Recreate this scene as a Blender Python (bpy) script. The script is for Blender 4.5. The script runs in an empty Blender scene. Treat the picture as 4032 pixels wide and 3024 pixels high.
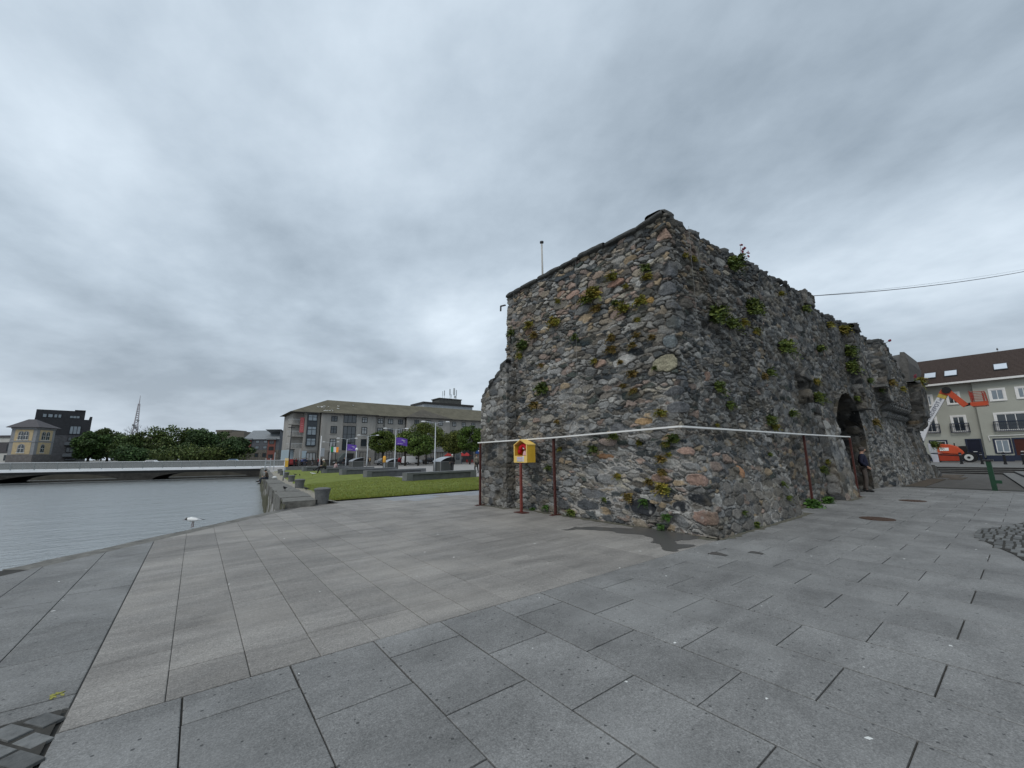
import bpy, math, random
import numpy as np
from mathutils import Vector, Matrix
R = math.radians
sc = bpy.context.scene
COL = sc.collection

# ------------------------------------------------------------------ camera
# world: +X runs along the right face of the old wall, +Y along its left face
FPX, CX, CY, EYE = 1570.0, 2016.0, 1512.0, 1.6
YAW, PITCH, ROLL = R(38.0), math.atan((1790 - 1512) / 1570.0), math.atan(0.0108)
f0 = np.array([math.sin(YAW), math.cos(YAW), 0.0]); r0 = np.array([math.cos(YAW), -math.sin(YAW), 0.0]); u0 = np.array([0, 0, 1.0])
fw = f0 * math.cos(PITCH) + u0 * math.sin(PITCH); up_ = u0 * math.cos(PITCH) - f0 * math.sin(PITCH)
rt = r0 * math.cos(ROLL) - up_ * math.sin(ROLL); u2 = up_ * math.cos(ROLL) + r0 * math.sin(ROLL)
CAMP = np.array([0, 0, EYE])
cam = bpy.data.objects.new('camera', bpy.data.cameras.new('camera'))
COL.objects.link(cam)
cam.matrix_world = Matrix([[rt[0], u2[0], -fw[0], 0], [rt[1], u2[1], -fw[1], 0], [rt[2], u2[2], -fw[2], EYE], [0, 0, 0, 1]])
cam.data.sensor_width = 36.0; cam.data.lens = FPX / 4032 * 36.0
cam.data.clip_start = 0.05; cam.data.clip_end = 3000
sc.camera = cam

# ------------------------------------------------------------------ light
SUN_EL, SUN_AZ = R(52), R(250)          # azimuth measured from +Y clockwise
w = bpy.data.worlds.new("World"); sc.world = w; w.use_nodes = True
nt = w.node_tree; nt.nodes.clear()
def N(t, **kw):
    n = nt.nodes.new(t)
    for k, v in kw.items(): setattr(n, k, v)
    return n
L = lambda a, b: nt.links.new(a, b)
def wmath(op, a, b=None, clamp=False):
    n = N('ShaderNodeMath', operation=op); n.use_clamp = clamp
    for i, s in enumerate((a, b)):
        if s is None: continue
        if isinstance(s, (int, float)): n.inputs[i].default_value = s
        else: L(s, n.inputs[i])
    return n.outputs[0]
out = N('ShaderNodeOutputWorld'); bg = N('ShaderNodeBackground'); bg.inputs['Strength'].default_value = 0.1
sky = N('ShaderNodeTexSky', sky_type='NISHITA'); sky.sun_disc = False
sky.sun_elevation = SUN_EL; sky.sun_rotation = SUN_AZ; sky.air_density = 1.5; sky.dust_density = 3
tc = N('ShaderNodeTexCoord'); sep = N('ShaderNodeSeparateXYZ'); L(tc.outputs['Generated'], sep.inputs[0])
zc = wmath('ADD', wmath('MAXIMUM', sep.outputs['Z'], 0.0), 0.2)
px = wmath('DIVIDE', sep.outputs['X'], zc); py = wmath('DIVIDE', sep.outputs['Y'], zc)
cmb = N('ShaderNodeCombineXYZ'); L(px, cmb.inputs[0]); L(py, cmb.inputs[1])
mp = N('ShaderNodeMapping'); mp.inputs['Rotation'].default_value = (0, 0, R(30)); mp.inputs['Scale'].default_value = (0.75, 0.62, 1); mp.inputs['Location'].default_value = (3.1, 1.7, 0)
L(cmb.outputs[0], mp.inputs[0])
n1 = N('ShaderNodeTexNoise'); n1.inputs['Scale'].default_value = 1.1; n1.inputs['Detail'].default_value = 5; n1.inputs['Roughness'].default_value = 0.5; n1.inputs['Distortion'].default_value = 0.25
L(mp.outputs[0], n1.inputs['Vector'])
n2 = N('ShaderNodeTexNoise'); n2.inputs['Scale'].default_value = 2.3; n2.inputs['Detail'].default_value = 7; n2.inputs['Roughness'].default_value = 0.6
L(mp.outputs[0], n2.inputs['Vector'])
nn = wmath('ADD', wmath('MULTIPLY', n1.outputs['Fac'], 0.66), wmath('MULTIPLY', n2.outputs['Fac'], 0.34))
rmp = N('ShaderNodeValToRGB'); e = rmp.color_ramp.elements
e[0].position = 0.36; e[0].color = (2.62, 3.22, 3.85, 1); e[1].position = 0.66; e[1].color = (7.1, 8.05, 8.95, 1)
m_ = rmp.color_ramp.elements.new(0.5); m_.color = (4.6, 5.42, 6.25, 1)
L(nn, rmp.inputs[0])
# thin cloud glow towards the horizon
hz = N('ShaderNodeMapRange'); hz.inputs[1].default_value = 0.0; hz.inputs[2].default_value = 0.32; hz.inputs[3].default_value = 0.5; hz.inputs[4].default_value = 0.0
L(sep.outputs['Z'], hz.inputs[0])
mh = N('ShaderNodeMix', data_type='RGBA'); L(hz.outputs[0], mh.inputs['Factor']); L(rmp.outputs[0], mh.inputs['A']); mh.inputs['B'].default_value = (4.9, 5.5, 6.3, 1)
ms = N('ShaderNodeMix', data_type='RGBA'); ms.inputs['Factor'].default_value = 0.94; L(sky.outputs[0], ms.inputs['A']); L(mh.outputs['Result'], ms.inputs['B'])
L(ms.outputs['Result'], bg.inputs['Color']); L(bg.outputs[0], out.inputs[0])
sun = bpy.data.objects.new('sun', bpy.data.lights.new('sun', 'SUN')); COL.objects.link(sun)
sun.data.energy = 1.1; sun.data.angle = R(24); sun.data.color = (1, 0.965, 0.92)
sd = Vector((math.sin(SUN_AZ) * math.cos(SUN_EL), math.cos(SUN_AZ) * math.cos(SUN_EL), math.sin(SUN_EL)))
sun.rotation_euler = sd.to_track_quat('Z', 'Y').to_euler()
vs = sc.view_settings
vs.view_transform = 'Standard'; vs.look = 'None'; vs.gamma = 1; vs.exposure = 0.22; vs.use_curve_mapping = False

# ------------------------------------------------------------------ survey helpers (real positions from sight lines)
def ray(px, py): return fw + rt * ((px - CX) / FPX) + u2 * (-(py - CY) / FPX)
def onz(px, py, z=0.0):
    d = ray(px, py); return CAMP + d * ((z - EYE) / d[2])
def onx(px, py, x):
    d = ray(px, py); return CAMP + d * (x / d[0])
def ony(px, py, y):
    d = ray(px, py); return CAMP + d * (y / d[1])
def atd(px, py, D):
    d = ray(px, py); return CAMP + d * (D / float(np.dot(d, f0)))
def gz(x, y): return -0.35 * min(max((y - 25) / 60.0, 0), 1)
def ground(px, py):
    z = 0.0
    for i in range(15):
        p = onz(px, py, z); z = gz(p[0], p[1])
    return p

# ------------------------------------------------------------------ materials
MATS = {}
def mat(name, color, rough=0.8, var=0.15, scale=6.0, bump=0.0, metal=0.0, attr=False, spec=0.3, detail=6, stretch=None, bscale=None, dist=0.02):
    if name in MATS: return MATS[name]
    m = bpy.data.materials.new(name); m.use_nodes = True; t = m.node_tree; b = t.nodes['Principled BSDF']
    b.inputs['Roughness'].default_value = rough; b.inputs['Metallic'].default_value = metal; b.inputs['Specular IOR Level'].default_value = spec
    tc = t.nodes.new('ShaderNodeTexCoord'); vec = tc.outputs['Object']
    if stretch:
        mp = t.nodes.new('ShaderNodeMapping'); mp.inputs['Scale'].default_value = stretch; t.links.new(vec, mp.inputs[0]); vec = mp.outputs[0]
    ns = t.nodes.new('ShaderNodeTexNoise'); ns.inputs['Scale'].default_value = scale; ns.inputs['Detail'].default_value = detail; ns.inputs['Roughness'].default_value = 0.6
    t.links.new(vec, ns.inputs['Vector'])
    mr = t.nodes.new('ShaderNodeMapRange'); mr.inputs[1].default_value = 0.25; mr.inputs[2].default_value = 0.75; mr.inputs[3].default_value = 1 - var; mr.inputs[4].default_value = 1 + var
    t.links.new(ns.outputs['Fac'], mr.inputs[0])
    mx = t.nodes.new('ShaderNodeMix'); mx.data_type = 'RGBA'; mx.blend_type = 'MULTIPLY'; mx.inputs['Factor'].default_value = 1
    if attr:
        a = t.nodes.new('ShaderNodeAttribute'); a.attribute_name = 'col'; t.links.new(a.outputs['Color'], mx.inputs['A'])
    else: mx.inputs['A'].default_value = (*color, 1)
    t.links.new(mr.outputs[0], mx.inputs['B']); t.links.new(mx.outputs['Result'], b.inputs['Base Color'])
    if bump:
        nb = ns
        if bscale:
            nb = t.nodes.new('ShaderNodeTexNoise'); nb.inputs['Scale'].default_value = bscale; nb.inputs['Detail'].default_value = 5; t.links.new(vec, nb.inputs['Vector'])
        bp = t.nodes.new('ShaderNodeBump'); bp.inputs['Strength'].default_value = bump; bp.inputs['Distance'].default_value = dist
        t.links.new(nb.outputs['Fac'], bp.inputs['Height']); t.links.new(bp.outputs['Normal'], b.inputs['Normal'])
    MATS[name] = m
    return m

# ------------------------------------------------------------------ mesh helpers
class MB:
    def __init__(s): s.v = []; s.f = []; s.m = []
    def add(s, vs, fs, mi=0):
        o = len(s.v); s.v += [tuple(map(float, p)) for p in vs]; s.f += [tuple(i + o for i in f) for f in fs]; s.m += [mi] * len(fs); return s
    def box(s, x0, y0, z0, x1, y1, z1, mi=0):
        x0, x1 = sorted((x0, x1)); y0, y1 = sorted((y0, y1)); z0, z1 = sorted((z0, z1))
        return s.add([(x0, y0, z0), (x1, y0, z0), (x1, y1, z0), (x0, y1, z0), (x0, y0, z1), (x1, y0, z1), (x1, y1, z1), (x0, y1, z1)],
                     [(3, 2, 1, 0), (4, 5, 6, 7), (0, 1, 5, 4), (1, 2, 6, 5), (2, 3, 7, 6), (3, 0, 4, 7)], mi)
    def beam(s, a, b, wx, wz, mi=0):
        """box beam from a to b, width wx (sideways) by wz (upwards)"""
        a = Vector(a); b = Vector(b); d = (b - a).normalized(); upv = Vector((0, 0, 1)) if abs(d.z) < 0.95 else Vector((0, 1, 0))
        sx = d.cross(upv).normalized() * wx / 2; sz = sx.cross(d).normalized() * wz / 2
        vs = []
        for p in (a, b): vs += [p - sx - sz, p + sx - sz, p + sx + sz, p - sx + sz]
        return s.add(vs, [(0, 1, 2, 3), (7, 6, 5, 4), (0, 4, 5, 1), (1, 5, 6, 2), (2, 6, 7, 3), (3, 7, 4, 0)], mi)
    def tube(s, pts, r, n=8, mi=0, cap=True):
        pts = [Vector(p) for p in pts]; k = len(pts); rs = r if hasattr(r, '__len__') else [r] * k
        vs = []
        for i, p in enumerate(pts):
            d = (pts[min(i + 1, k - 1)] - pts[max(i - 1, 0)]).normalized()
            a = d.cross(Vector((0, 0, 1))) if abs(d.z) < 0.9 else d.cross(Vector((1, 0, 0)))
            a.normalize(); b = a.cross(d)
            for j in range(n):
                t = 2 * math.pi * j / n; vs.append(p + (a * math.cos(t) + b * math.sin(t)) * rs[i])
        fs = [(i * n + j, i * n + (j + 1) % n, (i + 1) * n + (j + 1) % n, (i + 1) * n + j) for i in range(k - 1) for j in range(n)]
        if cap: fs += [tuple(range(n - 1, -1, -1)), tuple(range((k - 1) * n, k * n))]
        return s.add(vs, fs, mi)
    def lathe(s, prof, c=(0, 0, 0), n=20, mi=0):
        vs = []; k = len(prof)
        for r, z in prof:
            for j in range(n):
                t = 2 * math.pi * j / n; vs.append((c[0] + r * math.cos(t), c[1] + r * math.sin(t), c[2] + z))
        fs = [(i * n + j, i * n + (j + 1) % n, (i + 1) * n + (j + 1) % n, (i + 1) * n + j) for i in range(k - 1) for j in range(n)]
        fs += [tuple(range(n - 1, -1, -1)), tuple(range((k - 1) * n, k * n))]
        return s.add(vs, fs, mi)
    def prism(s, poly, h0, h1, axis='z', mi=0):
        """extrude a 2D polygon along an axis; poly in the two other axes (x,y)/(x,z)/(y,z)"""
        def P(a, b, h): return {'z': (a, b, h), 'y': (a, h, b), 'x': (h, a, b)}[axis]
        n = len(poly); vs = [P(a, b, h0) for a, b in poly] + [P(a, b, h1) for a, b in poly]
        fs = [tuple(range(n - 1, -1, -1)), tuple(range(n, 2 * n))] + [(i, (i + 1) % n, n + (i + 1) % n, n + i) for i in range(n)]
        return s.add(vs, fs, mi)
    def ell(s, c, r, n=12, k=8, mi=0):
        prof = []
        vs = []; 
        for i in range(k + 1):
            a = math.pi * i / k - math.pi / 2
            for j in range(n):
                t = 2 * math.pi * j / n
                vs.append((c[0] + r[0] * math.cos(a) * math.cos(t), c[1] + r[1] * math.cos(a) * math.sin(t), c[2] + r[2] * math.sin(a)))
        fs = [(i * n + j, i * n + (j + 1) % n, (i + 1) * n + (j + 1) % n, (i + 1) * n + j) for i in range(k) for j in range(n)]
        return s.add(vs, fs, mi)

def obj(name, mb, mats, parent=None, smooth=False, recalc=True):
    me = bpy.data.meshes.new(name)
    if isinstance(mb, MB):
        me.from_pydata(mb.v, [], mb.f)
        for mm in (mats if isinstance(mats, (list, tuple)) else [mats]): me.materials.append(mm)
        if any(mb.m): me.polygons.foreach_set('material_index', mb.m)
        if recalc:
            import bmesh
            b = bmesh.new(); b.from_mesh(me); bmesh.ops.recalc_face_normals(b, faces=b.faces); b.to_mesh(me); b.free()
    o = bpy.data.objects.new(name, me); COL.objects.link(o)
    if smooth: me.polygons.foreach_set('use_smooth', [True] * len(me.polygons))
    if parent: o.parent = parent
    return o
def npmesh(name, V, F, m, col=None, parent=None, smooth=True):
    """numpy mesh: V (n,3), F (k,3|4)"""
    me = bpy.data.meshes.new(name); V = np.asarray(V, np.float32); F = np.asarray(F, np.int32); k = F.shape[1]
    me.vertices.add(len(V)); me.vertices.foreach_set('co', V.ravel())
    me.loops.add(F.size); me.loops.foreach_set('vertex_index', F.ravel())
    me.polygons.add(len(F)); me.polygons.foreach_set('loop_start', np.arange(0, F.size, k, dtype=np.int32))
    me.polygons.foreach_set('use_smooth', np.full(len(F), smooth, bool))
    me.update(calc_edges=True)
    if col is not None:
        a = me.attributes.new('col', 'FLOAT_COLOR', 'POINT'); c = np.ones((len(V), 4), np.float32); c[:, :3] = col; a.data.foreach_set('color', c.ravel())
    me.materials.append(m); me.validate()
    o = bpy.data.objects.new(name, me); COL.objects.link(o)
    if parent: o.parent = parent
    return o
def tag(o, label=None, cat=None, group=None, kind=None):
    if label: o['label'] = label
    if cat: o['category'] = cat
    if group: o['group'] = group
    if kind: o['kind'] = kind
    return o
def thing(name, label, cat, loc=(0, 0, 0), rz=0.0, group=None):
    o = bpy.data.objects.new(name, None); COL.objects.link(o); o.empty_display_size = 0.2
    o.location = tuple(map(float, loc)); o.rotation_euler = (0, 0, rz); tag(o, label, cat, group); return o
def dup(root, loc, rz=0.0, label=None, scale=None):
    r = root.copy(); COL.objects.link(r); r.location = tuple(map(float, loc)); r.rotation_euler = (0, 0, rz)
    if label: r['label'] = label
    if scale: r.scale = (scale,) * 3
    for ch in list(root.children):
        c = ch.copy(); COL.objects.link(c); c.parent = r
        for g in list(ch.children):
            d = g.copy(); COL.objects.link(d); d.parent = c
    return r
def text_mesh(name, body, size, m, parent, mw, ex=0.004):
    cu = bpy.data.curves.new(name, 'FONT'); cu.body = body; cu.size = size; cu.extrude = ex; cu.align_x = 'CENTER'; cu.align_y = 'CENTER'
    t = bpy.data.objects.new(name + '_curve', cu); COL.objects.link(t)
    dg = bpy.context.evaluated_depsgraph_get(); me = bpy.data.meshes.new_from_object(t.evaluated_get(dg))
    bpy.data.objects.remove(t); me.materials.clear(); me.materials.append(m); me.name = name
    o = bpy.data.objects.new(name, me); COL.objects.link(o)
    if parent: o.parent = parent
    o.matrix_local = mw
    return o

# ------------------------------------------------------------------ numpy noise
def _h(ix, iy, s):
    n = (ix.astype(np.int64) * 374761393 + iy.astype(np.int64) * 668265263 + s * 1442695041) & 0x7fffffff
    n = ((n ^ (n >> 13)) * 1274126177) & 0x7fffffff
    return ((n ^ (n >> 16)) & 0xffff) / 65535.0
def vnoise(x, y, s=0):
    ix = np.floor(x); iy = np.floor(y); fx = x - ix; fy = y - iy; fx = fx * fx * (3 - 2 * fx); fy = fy * fy * (3 - 2 * fy)
    a = _h(ix, iy, s); b = _h(ix + 1, iy, s); c = _h(ix, iy + 1, s); d = _h(ix + 1, iy + 1, s)
    return (a * (1 - fx) + b * fx) * (1 - fy) + (c * (1 - fx) + d * fx) * fy
def fbm(x, y, s=0, o=4):
    t = 0; a = 0.5; n = 0
    for i in range(o):
        t = t + a * vnoise(x * 2 ** i, y * 2 ** i, s + i * 17); n += a; a *= 0.55
    return t / n
def sstep(a, b, x):
    t = np.clip((x - a) / (b - a), 0, 1); return t * t * (3 - 2 * t)
# ================================================================== THE OLD STONE WALL
GREYS = np.array([(.155, .155, .150), (.115, .117, .115), (.185, .184, .178), (.205, .200, .186), (.088, .092, .094), (.165, .152, .130), (.235, .230, .215), (.130, .118, .102)])
WARMS = np.array([(.265, .200, .165), (.275, .235, .185), (.290, .225, .150), (.225, .178, .152), (.285, .262, .215)])
DARKS = np.array([(.040, .046, .050), (.055, .060, .060), (.050, .058, .052)])
MORT_D = np.array((.105, .102, .096)); MORT_L = np.array((.370, .355, .330))
PALE = np.array((.55, .54, .51))

def make_seeds(rng, u0, u1, z0, z1, sizes, manual=(), warm=lambda u, z: .08, dark=lambda u, z: .08, lum=1.0, asp=(1.2, 1.45)):
    """irregular rubble: stones thrown big first; each has a centre, a size, a length/height ratio and a colour"""
    S = []
    for (u, z, r, a, c) in manual: S.append((u, z, r, a, c))
    P = np.zeros((len(S) + sum(k for _, k in sizes), 4)); n = 0
    for s in S: P[n] = s[:4]; n += 1
    cols = [s[4] for s in S]
    cells = {}
    def reg(q): cells.setdefault((int(q[0] // .6), int(q[1] // .6)), []).append(tuple(q))
    for q in P[:n]: reg(q)
    for r_, k in sizes:
        for _ in range(k):
            r = r_ * rng.uniform(.85, 1.15); a = rng.uniform(*asp); u = rng.uniform(u0 - .2, u1 + .2); z = rng.uniform(z0 - .1, z1 + .1); ok = True
            ci, cj = int(u // .6), int(z // .6)
            for di in (-1, 0, 1):
                for dj in (-1, 0, 1):
                    for q in cells.get((ci + di, cj + dj), ()):
                        aa = (q[3] + a) / 2
                        if (abs(u - q[0]) / aa) ** 3 + (abs(z - q[1]) * aa) ** 3 < (.93 * (q[2] + r)) ** 3: ok = False; break
                    if not ok: break
                if not ok: break
            if not ok: continue
            P[n] = (u, z, r, a); reg(P[n]); n += 1; cols.append(None)
    P = P[:n]; C = np.zeros((n, 3))
    for i in range(n):
        if cols[i] is not None: C[i] = cols[i]; continue
        t = rng.random(); u, z = P[i, 0], P[i, 1]
        if t < warm(u, z): c = WARMS[rng.integers(len(WARMS))] * rng.uniform(.75, 1.1)
        elif t < warm(u, z) + dark(u, z): c = DARKS[rng.integers(len(DARKS))] * rng.uniform(.8, 1.3)
        else: c = GREYS[rng.integers(len(GREYS))] * rng.uniform(.55, 1.5)
        C[i] = c * (lum(u, z) if callable(lum) else lum)
    # some neighbours are halves of one stone: they share a group, so stones come out irregular
    G = np.arange(n); nm = len(manual)
    for i in range(nm, n):
        if rng.random() < .42:
            dq = ((P[nm:, 0] - P[i, 0]) / 2.4) ** 2 + (P[nm:, 1] - P[i, 1]) ** 2; dq[i - nm] = 9; j = nm + int(np.argmin(dq))
            if dq[j - nm] < .012: G[i] = G[j]
    C = C[G]
    X = dict(G=G, P=P, C=C, off=rng.normal(0, .011, n), tu=rng.normal(0, .11, n), tz=rng.normal(0, .13, n), tu2=rng.normal(0, .22, n), tz2=rng.normal(0, .22, n), rel=rng.uniform(.6, 1.25, n))
    return X

def masonry(u, z, S, seed=0, mort=lambda u, z: .4, relief=1.0, blocky=6.0, stain=1.0):
    """height and colour of the masonry at wall coordinates u (along), z (up)"""
    n = len(u); h = np.zeros(n); col = np.zeros((n, 3))
    wu = u + (fbm(u * 3.1, z * 3.1, seed + 1) - .5) * .10 + (fbm(u * 11, z * 11, seed + 4) - .5) * .05
    wz = z + (fbm(u * 3.1, z * 3.1, seed + 2) - .5) * .11 + (fbm(u * 11, z * 11, seed + 5) - .5) * .04
    d1 = np.full(n, 9.); d2 = np.full(n, 9.); i1 = np.zeros(n, int); i2 = np.zeros(n, int)
    P = S['P']; bins = np.floor(wu / .6).astype(int)
    for b in np.unique(bins):
        ix = np.where(bins == b)[0]; cu = (b + .5) * .6
        cand = np.where(np.abs(P[:, 0] - cu) < 1.35)[0]
        if len(cand) < 2: cand = np.argsort(np.abs(P[:, 0] - cu))[:8]
        for k0 in range(0, len(ix), 6000):
            kk = ix[k0:k0 + 6000]
            du = (wu[kk, None] - P[None, cand, 0]) / P[None, cand, 3]; dz = (wz[kk, None] - P[None, cand, 1]) * P[None, cand, 3]
            D = du ** 2 + dz ** 2 - (P[None, cand, 2] * 1.15) ** 2
            kq = min(5, len(cand)); o = np.argpartition(D, kq - 1, axis=1)[:, :kq]; r_ = np.arange(len(kk)); Do = np.take_along_axis(D, o, 1); so_ = np.argsort(Do, axis=1); o = np.take_along_axis(o, so_, 1); Do = np.take_along_axis(Do, so_, 1)
            gs = S['G'][cand[o]]; diff = gs != gs[:, :1]; diff[:, -1] = True; jx = np.argmax(diff, axis=1)
            i1[kk] = cand[o[:, 0]]; d1[kk] = Do[:, 0]; i2[kk] = cand[o[r_, jx]]; d2[kk] = Do[r_, jx]
    am = (P[i1, 3] + P[i2, 3]) / 2; sep = np.sqrt(((P[i1, 0] - P[i2, 0]) / am) ** 2 + ((P[i1, 1] - P[i2, 1]) * am) ** 2) + 1e-4
    edge = (d2 - d1) / (2 * sep)
    i1 = S['G'][i1]; r = P[i1, 2]; ew = .010 + .05 * r
    prof = sstep(.001, ew + .004, edge)
    # a stone stands proud by its size, leans a little, and is rough
    hs = (.020 + .03 * np.minimum(r, .3)) * S['rel'][i1] + S['off'][i1] + np.minimum(S['tu'][i1] * (wu - P[i1, 0]) + S['tz'][i1] * (wz - P[i1, 1]), .02 + S['tu2'][i1] * (wu - P[i1, 0]) + S['tz2'][i1] * (wz - P[i1, 1]))
    hs = hs + (fbm(u * 5, z * 9, seed + 7) - .5) * .03 + (fbm(u * 4, z * 38, seed + 8, 3) - .5) * .018
    mdeep = fbm(u * 1.3, z * 1.3, seed + 9)
    hm = -.040 * sstep(.30, .60, mdeep) * (1 - .55 * np.clip(mort(u, z), 0, 1)) + (fbm(u * 14, z * 14, seed + 10) - .5) * .012
    h = (hm * (1 - prof) + hs * prof) * (relief(u, z) if callable(relief) else relief) - .03
    c = S['C'][i1] * (.72 + .56 * fbm(u * 7, z * 12, seed + 11))[:, None] * (.8 + .4 * fbm(u * 26, z * 26, seed + 12, 2))[:, None]
    ml = np.clip(mort(u, z) - .08 + (fbm(u * 2.2, z * 2.2, seed + 13) - .5) * 1.6, 0, 1)
    mc = (MORT_D[None] * (1 - ml[:, None]) + MORT_L[None] * ml[:, None]) * (.7 + .6 * fbm(u * 20, z * 20, seed + 14, 3))[:, None]
    # mortar smeared over the edges of the stones in places
    sm = sstep(.5, .85, ml) * .014
    cm = 1 - sstep(.006 + sm, .018 + sm * 1.5, edge)
    col = c * (1 - cm[:, None]) + mc * cm[:, None]
    gap = (1 - sstep(.0, .012, edge)) * sstep(.42, .58, fbm(u * 2.6, z * 2.6, seed + 21)) * (1 - .5 * np.clip(mort(u, z), 0, 1)); h = h - .045 * gap
    col = col * (1 - .65 * gap[:, None])
    # lichen, lime and soot blotches
    li = sstep(.69, .76, fbm(u * 4.3, z * 4.3, seed + 15)) * .55 * np.clip(mort(u, z) + .3, 0, 1)
    col = col * (1 - li[:, None]) + PALE[None] * .75 * li[:, None]
    so = sstep(.5, .72, fbm(u * .8, z * .55, seed + 16)) * .38 * stain
    col = col * (1 - so[:, None]) + np.array((.055, .052, .046))[None] * so[:, None]
    br = sstep(.55, .75, fbm(u * 1.7, z * 1.7, seed + 18)) * .28
    col = col * (1 - br[:, None]) + np.array((.15, .125, .085))[None] * br[:, None]
    return h, col

def grid_faces(nu, nv, keep=None):
    i, j = np.meshgrid(np.arange(nu - 1), np.arange(nv - 1), indexing='ij')
    a = i * nv + j; F = np.stack([a, a + nv, a + nv + 1, a + 1], -1).reshape(-1, 4)
    if keep is not None: F = F[keep.ravel()]
    return F
def patch(name, posfn, us, ts, ztop, z0, S, m, parent, seed=0, hole=None, zmap=None, flip=False, **kw):
    """grid patch: posfn(u,z)->xyz; rows run from z0(u) to ztop(u)"""
    U, T = np.meshgrid(us, ts, indexing='ij'); zt = ztop(U); Z = z0 + (zt - z0) * T
    X, Y, ZZ = posfn(U, Z); P = np.stack([X, Y, ZZ], -1)
    du = np.gradient(P, axis=0); dv = np.gradient(P, axis=1); nrm = np.cross(du, dv); nrm /= np.linalg.norm(nrm, axis=-1, keepdims=True) + 1e-9
    if flip: nrm = -nrm
    h, c = masonry(U.ravel(), Z.ravel(), S, seed, **kw)
    P = P + nrm * h.reshape(U.shape)[..., None]
    keep = None
    if hole is not None:
        k = ~hole(U, Z); keep = k[:-1, :-1] & k[1:, :-1] & k[1:, 1:] & k[:-1, 1:]
    F = grid_faces(len(us), len(ts), keep)
    if flip: F = F[:, ::-1]
    return npmesh(name, P.reshape(-1, 3), F, m, c, parent)
def wrap_fn(xl, yf, rc=.10):
    """corner wrap: u<0 runs back along the left side (+Y), u>0 along the front (+X)"""
    def fn(U, Z):
        xc = xl(U, Z); yc = yf(U, Z); t = np.clip((U + rc) / (2 * rc), 0, 1) * (math.pi / 2)
        X = np.where(U < -rc, xc, np.where(U > rc, xc + U, xc + rc - rc * np.cos(t)))
        Y = np.where(U < -rc, yc - U, np.where(U > rc, yc, yc + rc - rc * np.sin(t)))
        return X, Y, Z + 0 * U
    return fn

ST = mat('rubble_stone', (.2, .2, .2), rough=.92, var=.42, scale=30, bump=1.0, attr=True, spec=.15, bscale=42, dist=.022, detail=8)
ST2 = mat('core_stone', (.15, .15, .145), rough=.95, var=.35, scale=5, bump=.6, spec=.1)
wall = thing('stone_wall', 'long ruined grey rubble stone wall with a dark archway, plants rooted in its joints', 'old wall', (8, 4.4, 0))
wall.matrix_world = Matrix.Translation((8, 4.4, 0))
WM = Matrix.Translation((-8, -4.4, 0))
def toWall(o): o.parent = wall; o.matrix_local = WM; return o

rng = np.random.default_rng(7)
AZ = np.array([0, .48, 1.08, 1.45, 2.14, 3, 9]); AY = np.array([3.80, 3.91, 4.05, 4.21, 4.44, 4.42, 4.45])
yskirt = lambda Z: np.interp(Z, AZ, AY)
def xleft(U, Z): return 7.86 + .028 * Z
def yfront(U, Z):
    ys = yskirt(Z); k = sstep(4.55, 4.95, U); back = np.interp(Z, [0, 2.2, 9], [4.40, 4.44, 4.45])
    return ys * (1 - k) + np.maximum(back, ys) * k
def top1(U): return np.interp(U, [-6.3, -4.6, -2.5, -.5, 0, .6, 1.5, 2.4, 3.4, 5.2], [7.02, 7.05, 7.06, 7.02, 7.12, 7.05, 6.98, 7.06, 7.06, 7.16]) + .04 * (fbm(U * 1.7, U * 0 + 3.3, 5) - .5)
man = []
G1, G2, PK, TN, DK, LT = (.135, .138, .142), (.20, .20, .195), (.33, .225, .18), (.34, .25, .16), (.035, .038, .042), (.30, .29, .265)
# quoins that turn the corner, boulders at its foot
for z_, r_, a_, c_, uo in [(6.62, .19, 1.5, PK, -.02), (6.22, .19, 1.7, G1, -.2), (5.75, .23, 1.25, G1, .1), (5.28, .22, 1.3, G1, -.05), (4.85, .15, 1.9, G1, .1), (4.45, .20, 1.3, (.1, .115, .12), 0.05), (4.02, .21, 1.3, (.16, .18, .185), -.05),
                            (3.55, .26, 1.25, (.30, .28, .20), -.25), (3.2, .12, 2.2, G1, .2), (2.92, .17, 1.9, G1, -.05), (2.55, .22, 1.6, G1, 0), (2.2, .12, 2.4, G2, -.3),
                            (1.92, .10, 1.8, TN, -.35), (1.62, .16, 2.0, PK, .02), (1.33, .14, 1.9, G2, .0), (1.06, .21, 1.7, PK, -.05), (.70, .20, 1.75, DK, -.12), (.36, .22, 1.5, PK, -.12), (.1, .14, 1.8, G2, -.1)]:
    man.append((uo, z_, r_ * .9, a_, c_))
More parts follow.
